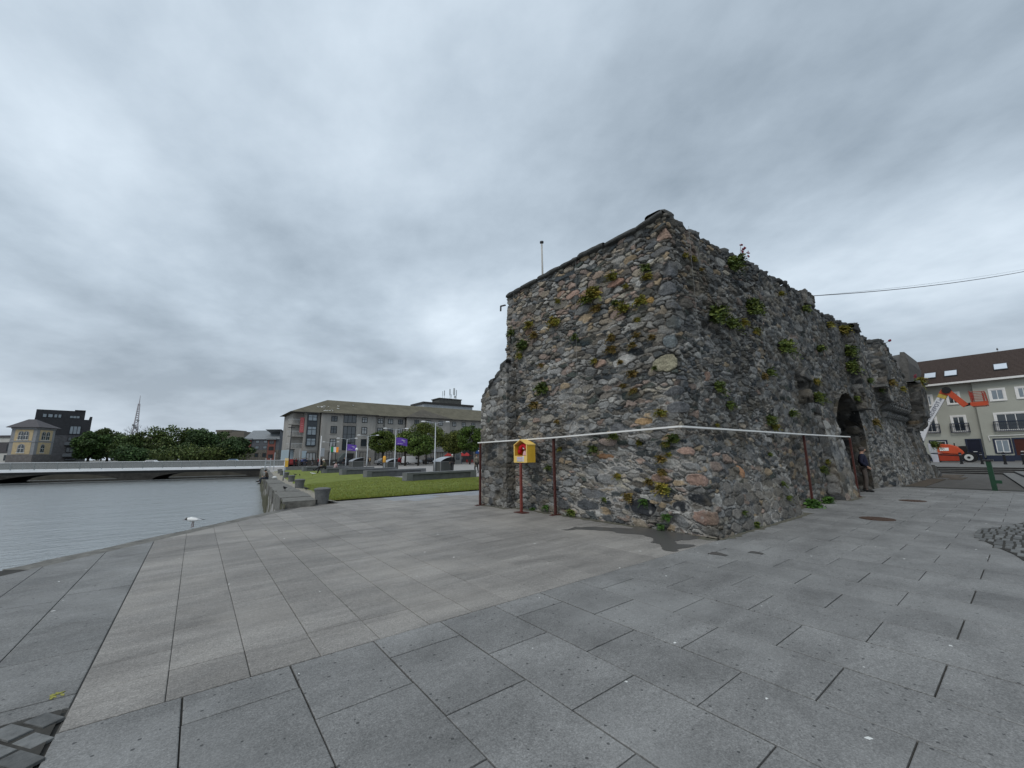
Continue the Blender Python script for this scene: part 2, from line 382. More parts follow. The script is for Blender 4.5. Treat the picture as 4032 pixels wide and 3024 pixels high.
for u_, z_, r_, a_, c_ in [(-.95, 1.05, .19, 1.7, PK), (-.62, .52, .15, 1.3, DK), (-1.55, .42, .26, 1.35, DK), (-.75, .22, .2, 1.5, G2), (-2.9, .62, .25, 1.9, G1), (-2.4, 1.0, .2, 1.5, G2), (-3.2, .33, .26, 1.7, (.09, .095, .10)), (-2.2, 1.55, .16, 2.1, (.24, .14, .08)), (-1.9, 1.25, .16, 2.3, G2),
                            (-1.25, 2.95, .2, 1.6, (.045, .06, .058)), (-.9, 2.3, .16, 1.7, (.40, .27, .15)), (-2.55, 4.6, .19, 1.3, (.04, .052, .055)), (-5.0, 5.5, .14, 1.4, (.34, .22, .16)), (-4.7, 5.35, .13, 2.6, (.45, .44, .42)), (-5.3, 5.6, .1, 1.1, (.6, .58, .55)),
                            (-3.0, 6.1, .2, 1.6, PK), (-2.5, 5.95, .18, 1.7, (.32, .21, .165)), (-1.5, 5.9, .19, 1.6, (.33, .2, .15)), (-2.05, 6.35, .17, 1.5, (.31, .24, .19)), (-1.4, 6.5, .17, 1.6, LT), (-.9, 6.75, .13, 2.2, LT), (-3.5, 6.3, .15, 1.5, (.3, .2, .15)), (-2.1, 3.9, .17, 1.5, (.33, .23, .18)),
                            (-1.6, 2.2, .2, 1.5, G1), (-.55, 5.15, .1, 1.2, (.4, .25, .08)), (1.2, 1.3, .17, 1.0, (.12, .12, .12)), (1.9, 1.2, .15, .9, (.38, .2, .11)), (2.2, 5.2, .14, 1.3, (.3, .26, .18)), (1.4, 3.4, .16, 1.3, (.33, .22, .17))]:
    man.append((u_, z_, r_ * .8, a_, c_))
# dressed blocks on the battered skirt
for k, z_ in enumerate((.12, .36, .62, .86)):
    u = .55 + .22 * (k % 2)
    while u < 4.7:
        wd = rng.uniform(.42, .62); man.append((u + wd / 2, z_, .13, wd / .25 * .72, np.array((.17, .16, .145)) * rng.uniform(.8, 1.15))); u += wd
def warm1(u, z): return (.40 if z > 5.0 and u < 0 else .17 if u < 0 else .26 if (u < 2.5 and (z > 4.9 or z < 2)) else .17 if z < 2 else .06)
def dark1(u, z): return .15 if u < 0 else .08
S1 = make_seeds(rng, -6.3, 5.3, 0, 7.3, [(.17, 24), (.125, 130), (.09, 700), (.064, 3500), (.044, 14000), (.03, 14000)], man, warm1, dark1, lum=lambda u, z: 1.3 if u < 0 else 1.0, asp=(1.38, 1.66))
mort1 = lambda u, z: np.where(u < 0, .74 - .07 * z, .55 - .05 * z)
us = np.concatenate([np.arange(-6.12, -.11, .0165), np.linspace(-.11, .11, 14), np.arange(.13, 5.2, .0185)])
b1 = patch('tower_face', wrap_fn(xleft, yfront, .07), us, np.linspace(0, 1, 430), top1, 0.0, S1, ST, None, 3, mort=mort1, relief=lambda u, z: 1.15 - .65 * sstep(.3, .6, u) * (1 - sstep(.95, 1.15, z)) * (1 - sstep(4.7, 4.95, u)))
toWall(b1)

# --- right face beyond the skirt, with the archway
AXC, ARR, ASP = 20.75, 2.06, 1.85
def archhole(U, Z):
    X = U + 8; d = np.abs(X - AXC)
    return (d < ARR) & ((Z < ASP) | ((X - AXC) ** 2 + (Z - ASP) ** 2 < ARR ** 2))
def y2(U, Z):
    X = U + 8
    y = np.interp(Z, [0, 2.2, 9], [4.42, 4.45, 4.46]) + 0 * X
    sp = sstep(23.4, 25.5, X) * np.clip((3.3 - Z) / 3.5, 0, 1) * .62
    far = sstep(27.2, 27.5, X) * sstep(3.75, 4.05, Z) * .40
    jam = sstep(22.9, 23.1, X) * (1 - sstep(24.0, 24.2, X)) * .12
    return y - sp - far - jam
def top2(U):
    X = U + 8
    t = np.interp(X, [12.8, 14, 15.5, 17.3, 18.2, 18.6, 20, 22, 24, 26, 27.5, 29.6, 30.6, 31.6, 33.2, 34.6, 37], [7.16, 7.25, 7.32, 7.36, 7.42, 7.15, 7.12, 7.2, 7.35, 7.3, 7.25, 7.1, 6.75, 6.3, 5.75, 5.55, 5.4])
    return t + .22 * (fbm(X * 1.9, X * 0 + 1.1, 9, 3) - .5)
S2 = make_seeds(rng, 4.7, 28.5, 0, 7.6, [(.17, 40), (.125, 400), (.09, 2500), (.066, 9000), (.047, 22000)], (), lambda u, z: .26 if (z < 2 and u < 9) else .035, lambda u, z: .08, lum=.86, asp=(1.3, 1.6))
mort2 = lambda u, z: np.clip(.50 - .05 * z + .12 * (u > 16), 0, 1)
us = np.concatenate([np.arange(4.93, 10, .030), np.arange(10, 28.3, .04)])
b2 = patch('arch_face', lambda U, Z: (U + 8, y2(U, Z), Z), us, np.linspace(0, 1, 230), top2, -.3, S2, ST, None, 21, hole=archhole, mort=mort2, relief=.85); toWall(b2)

# --- vault and jambs of the arch
L0 = ASP + .3
def vpos(U, V):
    s = U; X = np.where(s < L0, AXC - ARR, np.where(s > L0 + math.pi * ARR, AXC + ARR, AXC - ARR * np.cos((s - L0) / ARR)))
    Z = np.where(s < L0, s - .3, np.where(s > L0 + math.pi * ARR, ASP - (s - L0 - math.pi * ARR), ASP + ARR * np.sin((s - L0) / ARR)))
    return X, 4.33 + V, Z
ltot = 2 * L0 + math.pi * ARR
SV = make_seeds(rng, 0, ltot, 0, 6.2, [(.2, 200), (.14, 900), (.1, 3000)], (), lambda u, z: .0, lambda u, z: .2, lum=.42, asp=(.75, 1.1))  # vault stones toned down: the deep passage's shade is in their colour
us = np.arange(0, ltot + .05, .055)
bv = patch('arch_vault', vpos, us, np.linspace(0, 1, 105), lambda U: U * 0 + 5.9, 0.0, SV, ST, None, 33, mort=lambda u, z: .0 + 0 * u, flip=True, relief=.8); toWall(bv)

# --- pieces that stand proud of the face
def sub(name, xl, yf, d, wd, z0, zt, res, seed, sizes, lum=.95, mort=.3, warm=.03, rc=.05, topcap=None, bottom=None, dark=.06, asp=(1.25, 1.55), relief=.75):
    sizes = [(a * .8, int(b * 1.5)) for a, b in sizes]
    S = make_seeds(np.random.default_rng(seed), -d - .1, wd + .1, z0, float(np.max(zt(np.array([-d, -d / 2, 0., wd / 2, wd])))), sizes, (), lambda u, z: warm, lambda u, z: dark, lum=lum, asp=asp)
    us = np.concatenate([np.arange(-d, -rc * 1.3, res), np.linspace(-rc * 1.3, rc * 1.3, 8), np.arange(rc * 1.3 + res, wd + .001, res)])
    nz = max(6, int((float(zt(np.array([0.]))[0]) - z0) / res))
    o = patch(name, wrap_fn(xl, yf, rc), us, np.linspace(0, 1, nz), zt, z0, S, ST, None, seed, mort=lambda u, z: mort + 0 * u, relief=relief)
    toWall(o); return o
kz = lambda v: (lambda U, Z: v + 0 * U)
# stub of a broken cross wall at the far left end
zst = lambda U: np.interp(U, [-1.5, -1.3, -1.0, -.75, -.45, -.1, .45], [3.55, 3.72, 3.80, 4.0, 4.18, 4.52, 4.55])
sub('buttress_stub', lambda U, Z: 7.52 + .012 * Z + 0 * U, kz(9.98), 1.46, .5, 0, zst, .026, 51, [(.15, 60), (.11, 300), (.08, 900), (.055, 2500)], lum=1.15, mort=.5, warm=.02, asp=(1.0, 1.7))
# raking pier left of the arch
sub('arch_pier', lambda U, Z: 16.95 + .06 * Z + 0 * U, lambda U, Z: np.interp(Z, [-.3, 0, 3.15, 4], [3.88, 3.92, 4.36, 4.4]) + 0 * U, .6, 1.78, -.05, lambda U: 3.2 + 0 * U, .04, 52, [(.25, 60), (.17, 200), (.1, 500)], lum=1.1, mort=.45, asp=(1.0, 1.6))
# broken tusking stones above it
sub('tusk_stub', lambda U, Z: 15.55 + 0 * U + .1 * np.sin(Z * 9), lambda U, Z: 4.14 + .07 * np.sin(Z * 11) + 0 * U, .5, .9, 3.15, lambda U: 4.35 - .35 * np.clip(U, 0, 1), .04, 53, [(.2, 60), (.13, 200)], lum=.8, relief=1.4)
# tall pilaster hanging right of the arch
sub('pilaster', kz(22.75), lambda U, Z: 4.03 + .012 * Z + 0 * U, .6, .85, 3.42, lambda U: 6.95 + 0 * U, .035, 54, [(.2, 80), (.15, 300), (.1, 500)], lum=.85, mort=.2, asp=(1.2, 1.7))
sub('pilaster', kz(27.3), lambda U, Z: 3.95 + .05 * np.sin(Z * 3) + 0 * U, .6, .9, 4.1, lambda U: 7.05 + 0 * U, .05, 55, [(.22, 80), (.15, 300)], lum=.8, mort=.2, relief=.8)
# corner turret at the end, on corbels
def yt(U, Z): return np.interp(Z, [2.7, 3.1, 3.5, 3.55, 6], [4.0, 3.72, 3.66, 3.52, 3.50]) + 0 * U
sub('corner_turret', kz(33.8), yt, 1.0, 1.9, 2.75, lambda U: 5.62 + .05 * np.sin(U * 7), .05, 56, [(.26, 80), (.18, 300), (.11, 400)], lum=.62, mort=.1)
sub('turret_base', kz(33.0), lambda U, Z: 3.84 + .10 * np.clip(Z, 0, 3) + 0 * U, .8, 2.9, -.3, lambda U: 2.95 + 0 * U, .06, 57, [(.22, 80), (.15, 400), (.1, 600)], lum=.8, mort=.2)
sub('broken_footing', kz(35.9), kz(3.75), .8, 2.2, -.3, lambda U: .7 - .25 * np.clip(U, 0, 2), .07, 58, [(.22, 80), (.15, 300)], lum=.7)
b = MB(); b.box(22.8, 4.0, 3.40, 23.62, 4.5, 3.44); b.box(27.35, 4.0, 4.06, 28.2, 4.5, 4.11); b.box(33.85, 3.6, 5.45, 35.7, 4.8, 5.58); b.box(26.6, 3.95, 4.75, 27.25, 4.5, 4.86)
toWall(obj('stone_ledge', b, ST2))
# corbels under the far parapet
rc_ = random.Random(3)
for row, (zz, dep, st) in enumerate(((3.84, .40, .62), (3.42, .22, .45))):
    x = 27.7
    while x < 33.4:
        b = MB(); wv = st * .42
        b.prism([(4.5, zz - .16), (4.5, zz + .12), (4.5 - dep, zz + .12), (4.5 - dep - .03, zz + .02), (4.5 - dep * .7, zz - .11)], x, x + wv, 'x')
        toWall(obj('corbel', b, ST2)); x += st + rc_.uniform(-.03, .05)
# core behind the faces for a solid wall; added end box darkens the passage
b = MB(); b.box(8.25, 4.85, 0, 18.6, 10.45, 6.75); b.box(22.9, 4.85, -.3, 35.9, 10.45, 5.2); b.box(22.9, 4.85, 5.2, 30.0, 10.45, 6.7); b.box(18.6, 4.85, 4.1, 22.9, 10.45, 6.75); b.box(18.4, 10.1, 0, 23.1, 10.4, 4.3); b.box(12, 4.6, 0, 14, 5, 6.6)
toWall(obj('wall_core_and_blocker', b, ST2))
# capping of rough flat stones along the top
def coping(name, pts, seed, wd, th, over, rough, ln=(.5, 1.1), mt=None):
    rg = np.random.default_rng(seed); V = []; F = []; C = []; o = 0
    d = np.array([0] + list(np.cumsum([np.linalg.norm(np.subtract(pts[i + 1], pts[i])) for i in range(len(pts) - 1)])))
    P = np.array(pts, float); at = lambda s: np.array([np.interp(s, d, P[:, k]) for k in range(3)])
    s = 0
    while s < d[-1] - .05:
        l = min(rg.uniform(*ln), d[-1] - s); a = at(s + .01); c = at(s + l - .01); t = (c - a) / (np.linalg.norm(c - a) + 1e-9); nrm = np.array([t[1], -t[0], 0]); nrm /= np.linalg.norm(nrm)
        nr, ns = 12, max(4, int(l / .09)); hh = th * rg.uniform(.75, 1.2); jit = rg.normal(0, rough * .5, 2); cc = np.array((.085, .086, .083)) * rg.uniform(.7, 1.3)
        for i in range(ns):
            q = a + (c - a) * i / (ns - 1); endf = 1 - (.10 if rough < .1 else .3) * (abs(2 * i / (ns - 1) - 1) ** 8)
            for j in range(nr):
                an = 2 * math.pi * j / nr; ca, sa = math.cos(an + .26), math.sin(an + .26)
                sx = np.sign(ca) * abs(ca) ** .35 * (wd / 2) ; sz = np.sign(sa) * abs(sa) ** .4 * hh / 2
                k = 1 + rough * 2.2 * (vnoise(np.array([s * 3 + i * .55]), np.array([j * .9 + seed]), seed)[0] - .5)
                V.append(q + nrm * (over + jit[0] * .3 - wd / 2 + sx * k * endf) + np.array([0, 0, hh * .35 + sz * k * endf + jit[1] * .25])); C.append(cc * (.7 + .6 * rg.random()))
        for i in range(ns - 1):
            for j in range(nr): F.append((o + i * nr + j, o + i * nr + (j + 1) % nr, o + (i + 1) * nr + (j + 1) % nr, o + (i + 1) * nr + j))
        for e_ in (0, ns - 1):
            for j in range(1, nr - 2, 1): F.append((o + e_ * nr, o + e_ * nr + j, o + e_ * nr + j + 1, o + e_ * nr + j + 1))
        o += ns * nr; s += l
    F = np.array(F); me = npmesh(name, np.array(V), F, ST, np.array(C)); toWall(me); return me
lp = [(8.03, 10.52, top1(np.array([-6.1]))[0])] + [(8.05, 4.42 - u, float(top1(np.array([u]))[0])) for u in np.linspace(-5.5, -.05, 14)]
coping('coping', lp, 61, .5, .125, .09, .07, (.5, 1.2))
rp = [(8.02 + u, 4.48, float(top1(np.array([u]))[0])) for u in np.linspace(.0, 4.9, 12)] + [(8 + u, float(y2(np.array([u]), np.array([7.]))[0]) + .02, float(top2(np.array([u]))[0])) for u in np.linspace(5.1, 27.5, 70)]
coping('coping', rp, 62, .62, .22, .03, .17, (.35, .8))
coping('coping', [(22.7, 4.03, 6.98), (23.7, 4.05, 7.0)], 63, .5, .3, .1, .3); coping('coping', [(7.6, 11.4, 3.6), (7.6, 10.95, 3.82), (7.6, 10.4, 4.22), (7.62, 10.05, 4.55)], 64, .35, .16, .06, .3, (.25, .45))
sub('wall_knob', lambda U, Z: 17.45 + 0 * U, lambda U, Z: 4.32 + 0 * U, .6, .95, 7.1, lambda U: 7.66 - .12 * np.abs(U), .05, 59, [(.2, 60), (.13, 200)], lum=.75); coping('coping', [(33.7, 3.75, 5.6), (35.8, 3.75, 5.6)], 66, .7, .22, .2, .3, (.4, .7))
# ================================================================== GROUND, RIVER, PAVING
def clip_half(poly, n, c):
    """keep the part of a polygon where n.p >= c"""
    o = []
    for i in range(len(poly)):
        a, b = poly[i], poly[(i + 1) % len(poly)]; da = n[0] * a[0] + n[1] * a[1] - c; db = n[0] * b[0] + n[1] * b[1] - c
        if da >= 0: o.append(a)
        if (da >= 0) != (db >= 0): t = da / (da - db); o.append((a[0] + (b[0] - a[0]) * t, a[1] + (b[1] - a[1]) * t))
    return o
E0, E1 = np.array([-2.13, 9.61]), np.array([1.95, 14.36]); ED = (E1 - E0) / np.linalg.norm(E1 - E0); EN = np.array([ED[1], -ED[0]])   # river edge of the paving; EN points to the land
QD = np.array([.099, .995]); QN = np.array([QD[1], -QD[0]]); QE = E1 + QD * 90

def slab_mat(name, tone, warm, streak, dots=True, drop=True):
    m = bpy.data.materials.new(name); m.use_nodes = True; t = m.node_tree; b = t.nodes['Principled BSDF']; lk = t.links.new
    def nd(k, **kw):
        n = t.nodes.new(k)
        for a, v in kw.items(): setattr(n, a, v)
        return n
    def ns(scale, det=5, ro=.6, vec=None, dist=0):
        n = nd('ShaderNodeTexNoise'); n.inputs['Scale'].default_value = scale; n.inputs['Detail'].default_value = det; n.inputs['Roughness'].default_value = ro; n.inputs['Distortion'].default_value = dist; lk(vec or tc.outputs['Object'], n.inputs['Vector']); return n.outputs['Fac']
    def rng_(s, a, b_, c, d):
        n = nd('ShaderNodeMapRange'); [setattr(n.inputs[i], 'default_value', v) for i, v in zip((1, 2, 3, 4), (a, b_, c, d))]; lk(s, n.inputs[0]); return n.outputs[0]
    def mul(a, b_):
        n = nd('ShaderNodeMath', operation='MULTIPLY'); lk(a, n.inputs[0]); lk(b_, n.inputs[1]) if not isinstance(b_, float) else setattr(n.inputs[1], 'default_value', b_); return n.outputs[0]
    def mix(f, a, b_, blend='MIX'):
        n = nd('ShaderNodeMix', data_type='RGBA', blend_type=blend)
        for s, v in (('Factor', f), ('A', a), ('B', b_)):
            if isinstance(v, tuple): n.inputs[s].default_value = (*v, 1)
            elif isinstance(v, (int, float)): n.inputs[s].default_value = v
            else: lk(v, n.inputs[s])
        return n.outputs['Result']
    tc = nd('ShaderNodeTexCoord'); at = nd('ShaderNodeAttribute', attribute_name='col')
    mp = nd('ShaderNodeMapping'); mp.inputs['Scale'].default_value = streak; mp.inputs['Rotation'].default_value = (0, 0, R(-12)); lk(tc.outputs['Object'], mp.inputs[0])
    c = mix(1.0, at.outputs['Color'], rng_(ns(1.1, 6, .65, mp.outputs[0], .4), .3, .7, .74, 1.28), 'MULTIPLY')
    c = mix(1.0, c, rng_(ns(85, 3, .75), .3, .7, .58, 1.42), 'MULTIPLY')
    c = mix(1.0, c, rng_(ns(38, 4, .7), .3, .7, .78, 1.22), 'MULTIPLY')
    c = mix(1.0, c, rng_(ns(17, 5, .65), .3, .7, .88, 1.12), 'MULTIPLY')
    c = mix(rng_(ns(.55, 4, .6), .48, .7, 0, .55), c, warm)
    if dots:   # old trodden-in gum and tar spots
        v = nd('ShaderNodeTexVoronoi', voronoi_dimensions='2D'); v.inputs['Scale'].default_value = 10.5; lk(tc.outputs['Object'], v.inputs['Vector'])
        sp = nd('ShaderNodeSeparateColor'); lk(v.outputs['Color'], sp.inputs[0]); pick = rng_(sp.outputs[0], .70, .71, 0, 1)
        rad = rng_(sp.outputs[1], 0, 1, .04, .115); lt = nd('ShaderNodeMath', operation='LESS_THAN'); lk(v.outputs['Distance'], lt.inputs[0]); lk(rad, lt.inputs[1])
        c = mix(mul(mul(lt.outputs[0], pick), .78), c, (.035, .036, .036))
    if drop:   # dried bird lime
        v = nd('ShaderNodeTexVoronoi', voronoi_dimensions='2D'); v.inputs['Scale'].default_value = 1.15; wv = nd('ShaderNodeVectorMath', operation='ADD'); wn = nd('ShaderNodeTexNoise'); wn.inputs['Scale'].default_value = 22; lk(tc.outputs['Object'], wn.inputs['Vector'])
        sc_ = nd('ShaderNodeVectorMath', operation='SCALE'); sc_.inputs['Scale'].default_value = .06; lk(wn.outputs['Color'], sc_.inputs[0]); lk(tc.outputs['Object'], wv.inputs[0]); lk(sc_.outputs[0], wv.inputs[1]); lk(wv.outputs[0], v.inputs['Vector'])
        sp = nd('ShaderNodeSeparateColor'); lk(v.outputs['Color'], sp.inputs[0]); pick = rng_(sp.outputs[0], .55, .56, 0, 1)
        rad = rng_(sp.outputs[1], 0, 1, .006, .020); lt = nd('ShaderNodeMath', operation='LESS_THAN'); lk(v.outputs['Distance'], lt.inputs[0]); lk(rad, lt.inputs[1])
        c = mix(mul(mul(lt.outputs[0], pick), .9), c, (.72, .73, .70))
    lk(c, b.inputs['Base Color']); b.inputs['Specular IOR Level'].default_value = .35
    lk(rng_(ns(3, 4), .3, .7, .62, .85), b.inputs['Roughness'])
    bp = nd('ShaderNodeBump'); bp.inputs['Strength'].default_value = .5; bp.inputs['Distance'].default_value = .008
    ad = nd('ShaderNodeMath', operation='ADD'); lk(ns(70, 4, .65), ad.inputs[0]); lk(ns(5, 6, .6, mp.outputs[0], .8), ad.inputs[1]); lk(ad.outputs[0], bp.inputs['Height']); lk(bp.outputs[0], b.inputs['Normal'])
    return m
M_GREY = slab_mat('grey_limestone', .2, (.28, .28, .272), (1.0, 1.6, 1))
M_BEIGE = slab_mat('beige_limestone', .2, (.36, .335, .30), (.55, 2.6, 1), dots=False)
M_JOINT = mat('joint_dirt', (.045, .043, .038), rough=.95, var=.4, scale=9)

class Slabs:
    def __init__(s): s.V = []; s.F = []; s.C = []
    def add(s, poly, z, col, g=.005, th=.022):
        n = len(poly)
        if n < 3: return
        c = np.mean(np.array(poly), 0); P = np.array(poly); d = P - c
        # pull in by the joint, with a small arris so that the edges catch the light
        ext = np.maximum(np.abs(d).max(0), 1e-3); k1 = 1 - g / ext; k2 = 1 - (g + .006) / ext
        o = len(s.V); a = c + d * k1; t = c + d * k2
        s.V += [(x, y, z - th) for x, y in a] + [(x, y, z - .003) for x, y in a] + [(x, y, z) for x, y in t]; s.C += [col] * (3 * n)
        for j in (0, n):
            s.F += [(o + j + i, o + j + (i + 1) % n, o + j + n + (i + 1) % n, o + j + n + i) for i in range(n)]
        s.top = tuple(range(o + 2 * n, o + 3 * n)); s.F.append(s.top)
    def build(s, name, m):
        me = bpy.data.meshes.new(name); me.from_pydata([tuple(map(float, v)) for v in s.V], [], s.F); a = me.attributes.new('col', 'FLOAT_COLOR', 'POINT')
        cc = np.ones((len(s.V), 4), np.float32); cc[:, :3] = np.array(s.C); a.data.foreach_set('color', cc.ravel()); me.materials.append(m)
        o = bpy.data.objects.new(name, me); COL.objects.link(o); return o
rg = np.random.default_rng(11)
# --- grey slabs in half-bond rows, right of and in front of the wall
s = Slabs(); W_ = .652; PER = .93
for i in range(-2, 38):
    x0 = .085 + i * W_; x1 = x0 + W_
    if i == -1: x0 = -.502
    if i < -1: continue
    ph = 2.03 if i % 2 == 1 else 1.555
    y = ph - 9 * PER
    while y < 4.4:
        y1 = y + PER; ymax = 3.8 if x0 < 7.6 else (4.02 if x0 < 12.7 else 4.35)
        if y < ymax - .02:
            t = .182 * rg.uniform(.88, 1.12); c = np.array((t * 1.0, t * .995, t * .965))
            s.add([(x0, y), (x1, y), (x1, min(y1, ymax)), (x0, min(y1, ymax))], rg.uniform(-.0015, .0015), c, g=rg.choice([.0038, .0045, .0055, .007]))
        y = y1
tag(s.build('grey_paving', M_GREY), kind='structure')
# --- beige slabs with random bond, left
s = Slabs()
for i in range(0, 24):
    x0 = -.49 + i * .4845; x1 = x0 + .4845; y = 3.8; first = True
    ys = {0: [4.3, 4.74], 1: [4.3, 5.2], 2: [4.3, 5.71, 7.58], 3: [4.33, 5.28, 6.0], 4: [4.31, 5.29, 6.75], 5: [4.33, 5.5, 6.77]}.get(i, [])
    while y < 24.5:
        y1 = ys.pop(0) if ys else y + rg.choice([.9, 1.1, 1.4, 1.9]) * rg.uniform(.9, 1.1)
        p = [(x0, y), (x1, y), (x1, min(y1, 15.75)), (x0, min(y1, 15.75))]
        if x0 >= 7.4: p = [(x0, max(y, 10.6)), (x1, max(y, 10.6)), (x1, max(min(y1, 15.75), 10.6)), (x0, max(min(y1, 15.75), 10.6))]
        p = clip_half(p, EN, float(EN @ E0) + .42)
        if p and y < 15.7 and len(p) > 2 and abs(sum(p[k][0] * p[(k + 1) % len(p)][1] - p[(k + 1) % len(p)][0] * p[k][1] for k in range(len(p)))) > .02:
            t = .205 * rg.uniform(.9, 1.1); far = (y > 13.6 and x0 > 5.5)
            c = np.array((t * 1.06, t * 1.0, t * .92)) if not far else np.array((.25, .265, .285))  # far slabs tinted paler and bluer, sky reflection put into their colour
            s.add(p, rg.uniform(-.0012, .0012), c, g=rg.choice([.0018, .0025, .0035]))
        y = y1
tag(s.build('beige_paving', M_BEIGE), kind='structure')
# --- grey slabs on the river side
s = Slabs()
for i in range(0, 12):
    x1 = -.495 - i * .59; x0 = x1 - .59; ys = {0: [4.32, 5.2, 6.09, 7.36, 8.55]}.get(i, []); y = 4.12 if i < 2 else 3.4
    while y < 12:
        y1 = ys.pop(0) if ys else y + rg.uniform(.8, 1.3)
        p = clip_half([(x0, y), (x1, y), (x1, y1), (x0, y1)], EN, float(EN @ E0) + .42)
        if len(p) > 2: t = .17 * rg.uniform(.92, 1.08); s.add(p, rg.uniform(-.001, .001), np.array((t, t * .995, t * .96)), g=.0045)
        y = y1
tag(s.build('riverside_paving', M_GREY), kind='structure')
# --- two patches of setts
M_SETT = mat('sett_stone', (.15, .155, .15), rough=.8, var=.3, scale=14, bump=.8, attr=True, bscale=20, dist=.02)
def setts(name, poly, ux, pitch, lng, z, wid_groups=None):
    s = Slabs(); P = np.array(poly); lo, hi = P.min(0), P.max(0); vx = np.array([-ux[1], ux[0]])
    C = (lo + hi) / 2; Rr = np.linalg.norm(hi - lo) / 2
    def inside(q):
        r = False
        for i in range(len(P)):
            a, b = P[i], P[(i + 1) % len(P)]
            if (a[1] > q[1]) != (b[1] > q[1]) and q[0] < (b[0] - a[0]) * (q[1] - a[1]) / (b[1] - a[1]) + a[0]: r = not r
        return r
    a = -Rr
    while a < Rr:
        b = -Rr + rg.uniform(0, lng)
        while b < Rr:
            l = lng * rg.uniform(.75, 1.25); q = C + ux * (a + pitch / 2) + vx * (b + l / 2)
            if inside(q):
                t = .135 * rg.uniform(.7, 1.3); gp = .012; h = .5 * pitch - gp; k = .5 * l - gp
                s.add([tuple(q + ux * sx * h * rg.uniform(.92, 1) + vx * sy * k * rg.uniform(.94, 1)) for sx, sy in ((-1, -1), (1, -1), (1, 1), (-1, 1))], z + rg.uniform(-.006, .006), np.array((t, t * 1.02, t)), g=.002, th=.02)
            b += l
        a += pitch
    b = MB(); b.prism([tuple(p) for p in poly], z - .012, z - .008, 'z'); o = s.build(name, M_SETT); tag(o, kind='structure'); j = obj('sett_bed', b, M_JOINT); tag(j, kind='structure')
arcp = [(12.70, .86), (12.2, .88), (11.7, .87), (11.2, .76), (10.6, .57), (10.08, .39), (9.62, .30), (9.62, -2.2), (17, -2.2), (17, -.25), (14.5, .33), (13.4, .6)]
setts('granite_setts', arcp, np.array([1.0, 0.0]), .30, .105, .018)
setts('granite_setts', [(-.52, 4.09), (-.52, 2.2), (-4, 2.2), (-4, 4.09), (-.8, 4.09)], np.array([.80, .60]), .13, .24, .012)

# --- bed under the slabs; its river side follows the two quay lines
def land(name, poly, z, th, m, kind='structure'):
    b = MB(); b.prism([tuple(map(float, p)) for p in poly], z - th, z, 'z'); return tag(obj(name, b, m), kind=kind)
EB = E0 - ED * 60; Q0 = E1 + QN * .3
b = MB(); b.prism([(-.5, 3.8), (8, 3.8), (8, 15.8), (3, 15.8), (1.9, 14.2), (-.5, 11.3)], -.0150, -.0125, 'z'); tag(obj('mortar_bed', b, mat('pale_joint', (.10, .097, .09), rough=.95, var=.3, scale=9)), kind='structure')
land('ground', [EB, E1, Q0, Q0 + QD * 1.6, (10.2, Q0[1] + 1.6), (10.2, Q0[1] + 12), (26, Q0[1] + 12), (26, -60), (EB[0], -60)], -.016, 3.2, M_JOINT)
M_PLAZA = mat('plaza_paving', (.30, .285, .27), rough=.8, var=.12, scale=1.2, bump=.2, bscale=30)
M_DIRT = mat('damp_setts', (.082, .077, .07), rough=.85, var=.35, scale=3.5, bump=.5, bscale=16)
# square beyond the lawn, sloping gently away
b = MB()
ys_ = [15.7, 27, 85, 98.5, 400]
xs0 = [float((Q0 + QD * (y - Q0[1]) / QD[1])[0]) for y in ys_]
vs_ = []
for y, x in zip(ys_, xs0): vs_ += [(x, y, gz(0, y) - .55), (10.2, y, gz(0, y) - .012), (260, y, gz(0, y) - .012)]
b.add(vs_, [(3 * i + j, 3 * i + 1 + j, 3 * i + 4 + j, 3 * i + 3 + j) for i in range(4) for j in (0, 1)]); vs2 = [(x, y, -3.2) for y, x in zip(ys_, xs0)]
b.add([(x, y, gz(0, y) - .55) for y, x in zip(ys_, xs0)] + vs2, [(i, i + 1, 6 + i, 5 + i) for i in range(4)])
tag(obj('square', b, M_PLAZA), kind='structure')
M_ASPH = mat('asphalt', (.05, .05, .052), rough=.85, var=.2, scale=8)
b = MB(); b.add([(14, 84, -.345), (120, 84, -.345), (120, 94, -.345), (14, 94, -.345)], [(0, 1, 2, 3)]); tag(obj('road', b, M_ASPH), kind='structure')
# --- passage between the kerb and the steps on the right
b = MB(); b.add([(24.45, 5, -.03), (24.45, -40, -.03), (44, -40, -.1), (44, 9, -.1)], [(0, 1, 2, 3)]); tag(obj('sett_passage', b, M_DIRT), kind='structure')
b = MB(); y = -8.0
while y < 4.2: l = rg.uniform(.8, 1.2); b.box(24.02, y, -.25, 24.46, min(y + l, 4.25) - .012, rg.uniform(.008, .02)); y += l
tag(obj('kerb', b, mat('kerb_stone', (.19, .19, .185), var=.25, scale=7, bump=.4)), kind='structure')
b = MB(); b.box(26, 3.2, -.2, 33.4, 4.6, -.022); b.box(36.2, 3.0, -.2, 41, 6, -.06); b.box(34, 2.6, -.2, 37, 3.2, -.052)
tag(obj('bare_soil', b, mat('soil', (.075, .058, .042), rough=.95, var=.4, scale=5, bump=.8)), kind='structure')
M_STEP = mat('step_stone', (.15, .147, .14), rough=.8, var=.25, scale=4, bump=.3)
M_RISER_SHADE = mat('step_riser', (.022, .021, .02), rough=.9, var=.3, scale=4)
b = MB()
side = lambda x: 1.52 - .063 * (45.3 - x)
